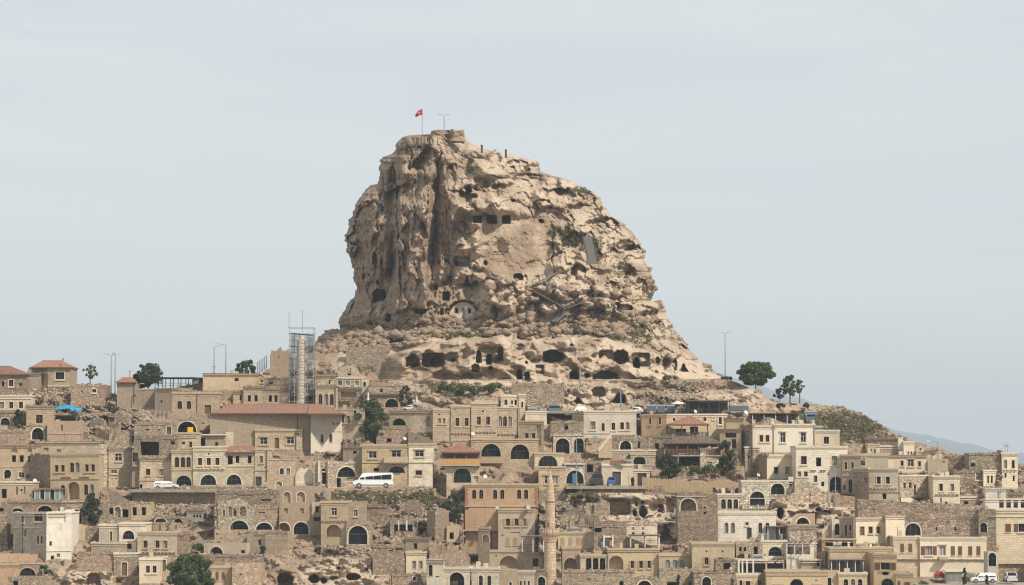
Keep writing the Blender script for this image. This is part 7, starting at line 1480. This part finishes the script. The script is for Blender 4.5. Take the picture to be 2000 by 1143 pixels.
pergola(1232, 1288, 1046, 1066, 'dark roofed pergola beside the cream ruined facade', YT(1260, 1070) - 5, 3.5, 'mauve', True, 3)
pergola(1500, 1544, 1029, 1054, 'mauve shaded pergola with white columns on the whitewashed house', YT(1520, 1058) - 6, 4, 'mauve', True, 3, fill='mauve')
pergola(1020, 1062, 1048, 1075, 'small slate porch on white posts beside the minaret', YT(1040, 1078) - 8, 3, 'mauve', True, 3)
pergola(1624, 1686, 1094, 1117, 'dark terrace pergola in front of the lantern parapet house', YT(1655, 1118) - 7, 3.5, 'mauve', True, 5, fill='stairs')
pergola(1537, 1583, 1060, 1088, 'slatted terrace awning under the sandy tower', YT(1560, 1092) - 5, 3, 'mauve', False, 4)
pergola(1344, 1425, 783, 810, 'dark flat roof over the cafe roof terrace', YT(1380, 815) - 3.5, 6, 'stairs', True, 5, posts='dmetal', fill='dmetal')
pergola(1470, 1560, 808, 824, 'low dark roof behind the parapet of the plaster house', YT(1515, 825) + 2, 4, 'wood', True, 5, fill='wood')
pergola(1464, 1514, 974, 990, 'thin white awning over the balcony terrace', YT(1490, 998) - 3.2, 2.5, 'white', True, 3)
def pavilion(x0, x1, eave, apex_x, apex, base, label, Y, dep, col, name='pavilion', posts=4, rail=None, wall=None, back=None, low=None):
    a = P(x0, base, Y); q = lambda px, py, y_: tuple(np.array(P(px, py, y_)) - np.array(a)); r = empty(name, a); tag(r, label, 'pavilion')
    e0 = q(x0, eave, Y); e1 = q(x1, eave, Y); ap0 = q(apex_x[0], apex, Y + dep / 2); ap1 = q(apex_x[1], apex, Y + dep / 2); e2 = (e1[0], dep, e1[2]); e3 = (e0[0], dep, e0[2]); sl = 3
    m = MB(); m.poly([e0, e1, ap1, ap0], [(e0[0], 0), (e1[0], 0), (ap1[0], sl), (ap0[0], sl)]); m.poly([e2, e3, ap0, ap1], [(e2[0], 0), (e3[0], 0), (ap0[0], sl), (ap1[0], sl)]); m.poly([e1, e2, ap1], [(0, 0), (dep, 0), (dep / 2, sl)]); m.poly([e3, e0, ap0], [(0, 0), (dep, 0), (dep / 2, sl)])
    rf = m.build('roof', M['tile'], r, color=col); m = MB(); m.box(e0[0], e1[0], 0, dep, e0[2] - .2, e0[2] - .01); m.build('eaves_board', M['wood'], rf)
    w = e1[0]
    for i in range(posts):
        u = .35 + (w - .7) * i / (posts - 1); m = MB(); m.box(u - .09, u + .09, .3, .48, -.2, e0[2] - .21); m.build('post', M['wood'], r)
    if rail:
        z0 = q(x0, rail[1], Y)[2]; z1 = q(x0, rail[0], Y)[2]; n = max(6, int(w / .25)); m = MB(); m.box(.1, w - .1, .16, .2, z1 - .08, z1)
        for i in range(n): u = .1 + (w - .2) * i / n; m.box(u + .012, u + (w - .2) / n - (.012 if rail[2] == 'gwood' else .1), .16 + .02 * (i % 2), .2 + .02 * (i % 2), z0, z1 - .09)
        m.build('railing', M[rail[2]], r); m = MB(); m.box(0, w, .1, dep - .1, z0 - .22, z0 - .01); m.build('deck', M['concrete'], r)
    if back: m = MB(); m.box(.2, w - .2, dep - .4, dep - .3, -.2, e0[2] - .22); m.build('back_wall', M[back], r)
    return r, a, Y
H2 = lambda *a: None
Yp = YT(900, 948) - 5
pavilion(860, 938, 883, (896, 900), 866, 910, 'wooden balcony pavilion with red pyramid roof and golden railing', Yp, 8, (.29, .125, .09), posts=4, rail=(896, 908, 'gwood'), back='stairs')
pavilion(1303, 1386, 829, (1344, 1348), 812, 856, 'cafe terrace canopy with red hipped roof', YT(1345, 856) - 6, 4.5, (.30, .14, .10), posts=4, rail=(844, 852, 'dmetal'))
pavilion(1298, 1410, 865, (1322, 1385), 852, 890, 'dark wooden restaurant gallery with slatted railing', YT(1350, 900) - 4, 7, (.09, .07, .065), name='gallery_pavilion', posts=6, rail=(877, 889, 'wood'), back='stairs')
H_late = len(HOUSES)
H('stone shop front with glazed arch under the wooden balcony pavilion', B([872, 936], 909, 946, 'G 903 914 34 29;N 930 930 8 12', 'ash', 'ctan', 6, 0, 'tan', ex=(('panel', 880, 920, 910, 913, 'white', 'sign_board'),)), name='shop', cat='shop')
resolve_from = HOUSES[H_late:]
for label, blocks, name, cat, group in resolve_from:
    for b in blocks: b['c'] = [(c, 0.0) for c in b['c']]; b['Y'] = Yp + .9
    build_house(label, blocks, name, cat, group)
def fence(x0, x1, yt0, yt1, yb0, yb1, label, Y0, Y1, n, name='plank_fence', mats=('lwood',)):
    a = P(x0, yb0, Y0); r = empty(name, a); tag(r, label, 'fence')
    for i in range(n):
        f0, f1 = i / n, (i + 1) / n; Y_ = Y0 + (Y1 - Y0) * f0; pa = P(x0 + (x1 - x0) * f0, yb0 + (yb1 - yb0) * f0, Y_); pb = P(x0 + (x1 - x0) * f1, yt0 + (yt1 - yt0) * f0 + (i % 3) * .3, Y_)
        m = MB(); m.box(pa[0] - a[0] + .02, pb[0] - a[0] - .02, Y_ - a[1] - .03 * (i % 2), Y_ - a[1] + .05, pa[2] - a[2] - .4, pb[2] - a[2]); m.build('plank', M[mats[i % len(mats)]], r)
fence(1254, 1392, 932, 943, 953, 966, 'golden wooden plank fence along the street bend', YS2 - 4.5, YS2 - 5.5, 40)
fence(1392, 1428, 938, 938, 948, 950, 'short wooden fence stretch beyond the street bend', YS2 - 3, YS2 - 3, 10)
# stone ledge slabs near skyline left: fence posts
for i in range(6):
    a = P(503 + i * 3.5, 727 - i * 2.6, 600); m = MB(); m.box(-.09, .09, -.09, .09, -.6, 2.0); o = m.build('fence_post', M['metal']); o.location = a; tag(o, 'grey fence post, ' + ['first and lowest', 'second', 'third', 'fourth', 'fifth', 'sixth and topmost'][i] + ' in the row climbing to the ruined rock block', 'post', 'fence posts climbing the rock edge')

# solar panels
def solar(px0, px1, yt, yb, label, Y):
    a = P(px0, yb, Y); b = P(px1, yt, Y); w, h = b[0] - a[0], b[2] - a[2]; r = empty('solar_heater', a); tag(r, label, 'solar panel', 'solar heaters on the roofs')
    m = MB(); m.hexa([(0, 0, 0), (w, 0, 0), (w, 1.3, h), (0, 1.3, h), (0, -.06, .08), (w, -.06, .08), (w, 1.24, h + .08), (0, 1.24, h + .08)]); m.build('panel', M['pv'], r)
    m = MB(); m.tube((-.1, 1.5, h + .15), (w + .1, 1.5, h + .15), .22, n=10); m.build('tank', M['metal'], r)
    m = MB()
    for x in (0.05, w - .05): m.tube((x, 1.4, h), (x, 1.4, -.4), .04, n=4); m.tube((x, 0, 0), (x, 1.4, -.35), .04, n=4)
    m.build('frame', M['metal'], r)
M['pv'] = simple('solar_glass', (.05, .065, .085), .15, .6)
solar(1264, 1282, 794, 807, 'dark solar panel, first on the orange cafe roof', YT(1270, 812) - 1); solar(1285, 1300, 794, 807, 'middle solar panel on the orange cafe roof', YT(1270, 812) - 1); solar(1303, 1318, 794, 807, 'solar panel nearest the parasol on the cafe roof', YT(1270, 812) - 1)
solar(1426, 1462, 794, 803, 'wide grey solar array behind the pale dish', YT(1440, 812) - 1); solar(1575, 1592, 812, 821, 'blue solar panel on the plaster house roof corner', YT(1580, 830) - 2); solar(1577, 1597, 806, 811, 'thin upper blue solar panel on the plaster house roof', YT(1580, 830) - 1)
# parasols
def parasol(px, base, top, wpx, label, Y, folded=False):
    a = P(px, base, Y); h = P(px, top, Y)[2] - a[2]; r = empty('parasol', a); tag(r, label, 'parasol'); m = MB(); m.tube((0, 0, -.3), (0, 0, h), .04, n=5); m.build('pole', M['metal'], r)
    m = MB(); w = wpx * Y / F / 2; m.lathe([(w, h * (.72 if not folded else .3)), (w * .55, h * .86), (.05, h * .99)] if not folded else [(w * .6, h * .3), (w, h * .45), (w * .6, h * .8), (.04, h * .98)], 8); m.build('canopy', M['white'], r)
parasol(1324, 806, 783, 30, 'open white parasol on the cafe roof terrace', YT(1324, 812) - 1)
parasol(719, 797, 765, 5, 'folded white parasol before the porch arches', YT(719, 797) - 3, True); parasol(814, 800, 772, 5, 'folded white parasol by the thin mast', YT(814, 800) - 4, True)
# tarpaulin
def tarp():
    Y = YT(128, 806) - 4.5; n, k = 22, 8; g = np.random.default_rng(3); u, v = np.meshgrid(np.linspace(0, 1, n), np.linspace(0, 1, k)); a = P(104, 806, Y); w = 54 * Y / F
    V = np.stack([u * w, v * 3 - .3, .35 + .75 * np.sin(np.clip(u * 1.1, 0, 1) * 3.14) * (1 - u * .3) + v * .35 + fbm(u * 8, v * 3, 3, 4) * .7 - .25 * (v == 0)], -1).reshape(-1, 3)
    o = link('tarpaulin', np_mesh('tarpaulin', V, grid_faces(k, n), simple('blue_tarp', (.03, .25, .42), .7, .2)), None, a); tag(o, 'crumpled bright blue tarpaulin over the rubble shelter', 'tarpaulin')
tarp()
CRY = [b['Y'] for h in HOUSES for b in h[1] if b['base'] == 852][0]; a = P(371, 845, CRY + 1.2); m = MB(); m.box(-.45, .55, 0, .7, 0, 1.0); m.box(-.5, .6, -.04, .0, .02, .08); o = m.build('crate', M['yellow']); o.location = a; tag(o, 'yellow orange crate standing inside the round arch', 'crate')
# market stall in the car park
def stall():
    Y = YS3 - 2; a = P(1849, 1140, Y); b = P(1880, 1114, Y); w, h = b[0] - a[0], b[2] - a[2]; r = empty('kiosk', a); tag(r, 'grey square kiosk with pale roof edge in the car park', 'kiosk')
    m = MB(); m.box(0, w, 0, 2.5, 0, h - .25); m.build('body', M['concrete'], r); m = MB(); m.box(-.3, w + .3, -.3, 2.8, h - .245, h); m.build('roof', M['trim'], r)
    for i in range(3): m = MB(); m.box(w * i / 3 + .1, w * (i + 1) / 3 - .08, -.05, -.003, .4, h - .5); m.build('panel', M['ggp'], r)
M['ggp'] = simple('green_grey_panel', (.20, .20, .16), .8); stall()
# pots on the terrace
for i in range(9):
    Y = YT(1230, 890) - 1.5; a = P(1183 + i * 7.3, 905, YS2 + 4); m = MB()
M['terra'] = simple('terracotta', (.42, .15, .07), .9)
for i in range(7):
    a = P(1194 + i * 4.6, 906.6, YS2 + .2); m = MB(); m.lathe([(.12, 0), (.2, .38), (.23, .4), (.2, .4), (.1, .36)], 8); r = empty('flower_pot', a); tag(r, 'terracotta flower pot, ' + ['first', 'second', 'third', 'fourth', 'fifth', 'sixth', 'seventh'][i] + ' from the dark doorway in the garage roof row', 'pot', 'flower pots on the garage roof'); m.build('pot', M['terra'], r)
    V = []; Fc = []; leaf_cloud(0, 0, .5, .25, .25, .22, 24, .09, np.random.default_rng(i), V, Fc); link('plant', np_mesh('plant', np.array(V), np.array(Fc), M['leaf']), r)
# outside stair of the bright white house
def outstair(x0, y0, x1, y1, label, Y, n=14, wid=1.4):
    a = P(x0, y0, Y); b = P(x1, y1, Y); r = empty('stone_stair', a); tag(r, label, 'staircase')
    for i in range(n):
        u0 = (b[0] - a[0]) * i / n; u1 = (b[0] - a[0]) * (i + 1) / n; z = (b[2] - a[2]) * (i + 1) / n; x0_, x1_ = sorted((u0, u1)); m = MB(); m.box(x0_, x1_, .02 * (i % 2), wid, -1, z); m.build('step', M['tan_trim'], r)
    m = MB(); q = Vector((b[0] - a[0], 0, b[2] - a[2])); m.hexa([(0, -.12, 0), (0, -.01, 0), (q.x, -.01, q.z), (q.x, -.12, q.z), (0, -.12, .8), (0, -.01, .8), (q.x, -.01, q.z + .8), (q.x, -.12, q.z + .8)]); m.build('parapet', M['trim'], r)
outstair(1169, 884, 1195, 852, 'sunlit stone stair rising to the bright white house', YT(1190, 880) - 5)
outstair(1605, 1046, 1628, 1018, 'ladder like stair against the carved rock by the mauve house', YT(1615, 1046) - 2, 9, 1)
# fallen timber, ladder
def ladder(px, y0, y1, label, Y):
    a = P(px, y0, Y); h = P(px, y1, Y)[2] - a[2]; r = empty('ladder', a); tag(r, label, 'ladder')
    for x in (-.25, .25): m = MB(); m.tube((x, 0, 0), (x, .8, h), .04, n=4); m.build('rail', M['lwood'], r)
    for i in range(8): t = (i + .6) / 8.4; m = MB(); m.tube((-.25, .8 * t, h * t), (.25, .8 * t, h * t), .03, n=4); m.build('rung', M['lwood'], r)
ladder(1614, 1046, 1016, 'pale wooden ladder leaning on the carved rock', YT(1614, 1046) - 4)

# haze
def haze():
    me = bpy.data.meshes.new('haze'); x0, x1, y0, y1, z0, z1 = -5000, 9000, -30, 18600, -68, 420
    v = [(x, y, z) for x in (x0, x1) for y in (y0, y1) for z in (z0, z1)]; me.from_pydata(v, [], [(0, 1, 3, 2), (4, 6, 7, 5), (0, 4, 5, 1), (2, 3, 7, 6), (0, 2, 6, 4), (1, 5, 7, 3)])
    m = bpy.data.materials.new('haze'); m.use_nodes = True; t = m.node_tree; t.nodes.clear(); o = t.nodes.new('ShaderNodeOutputMaterial'); p = t.nodes.new('ShaderNodeVolumePrincipled')
    p.inputs['Color'].default_value = (.80, .90, 1.0, 1); p.inputs['Density'].default_value = HAZE; p.inputs['Anisotropy'].default_value = 0.0
    t.links.new(p.outputs[0], o.inputs['Volume']); me.materials.append(m); ob = link('haze', me); tag(ob, 'thin bluish air between the village and the far mountain', kind='stuff')
HAZE = 1.1e-4
haze()
for m in bpy.data.materials: m.use_backface_culling = False
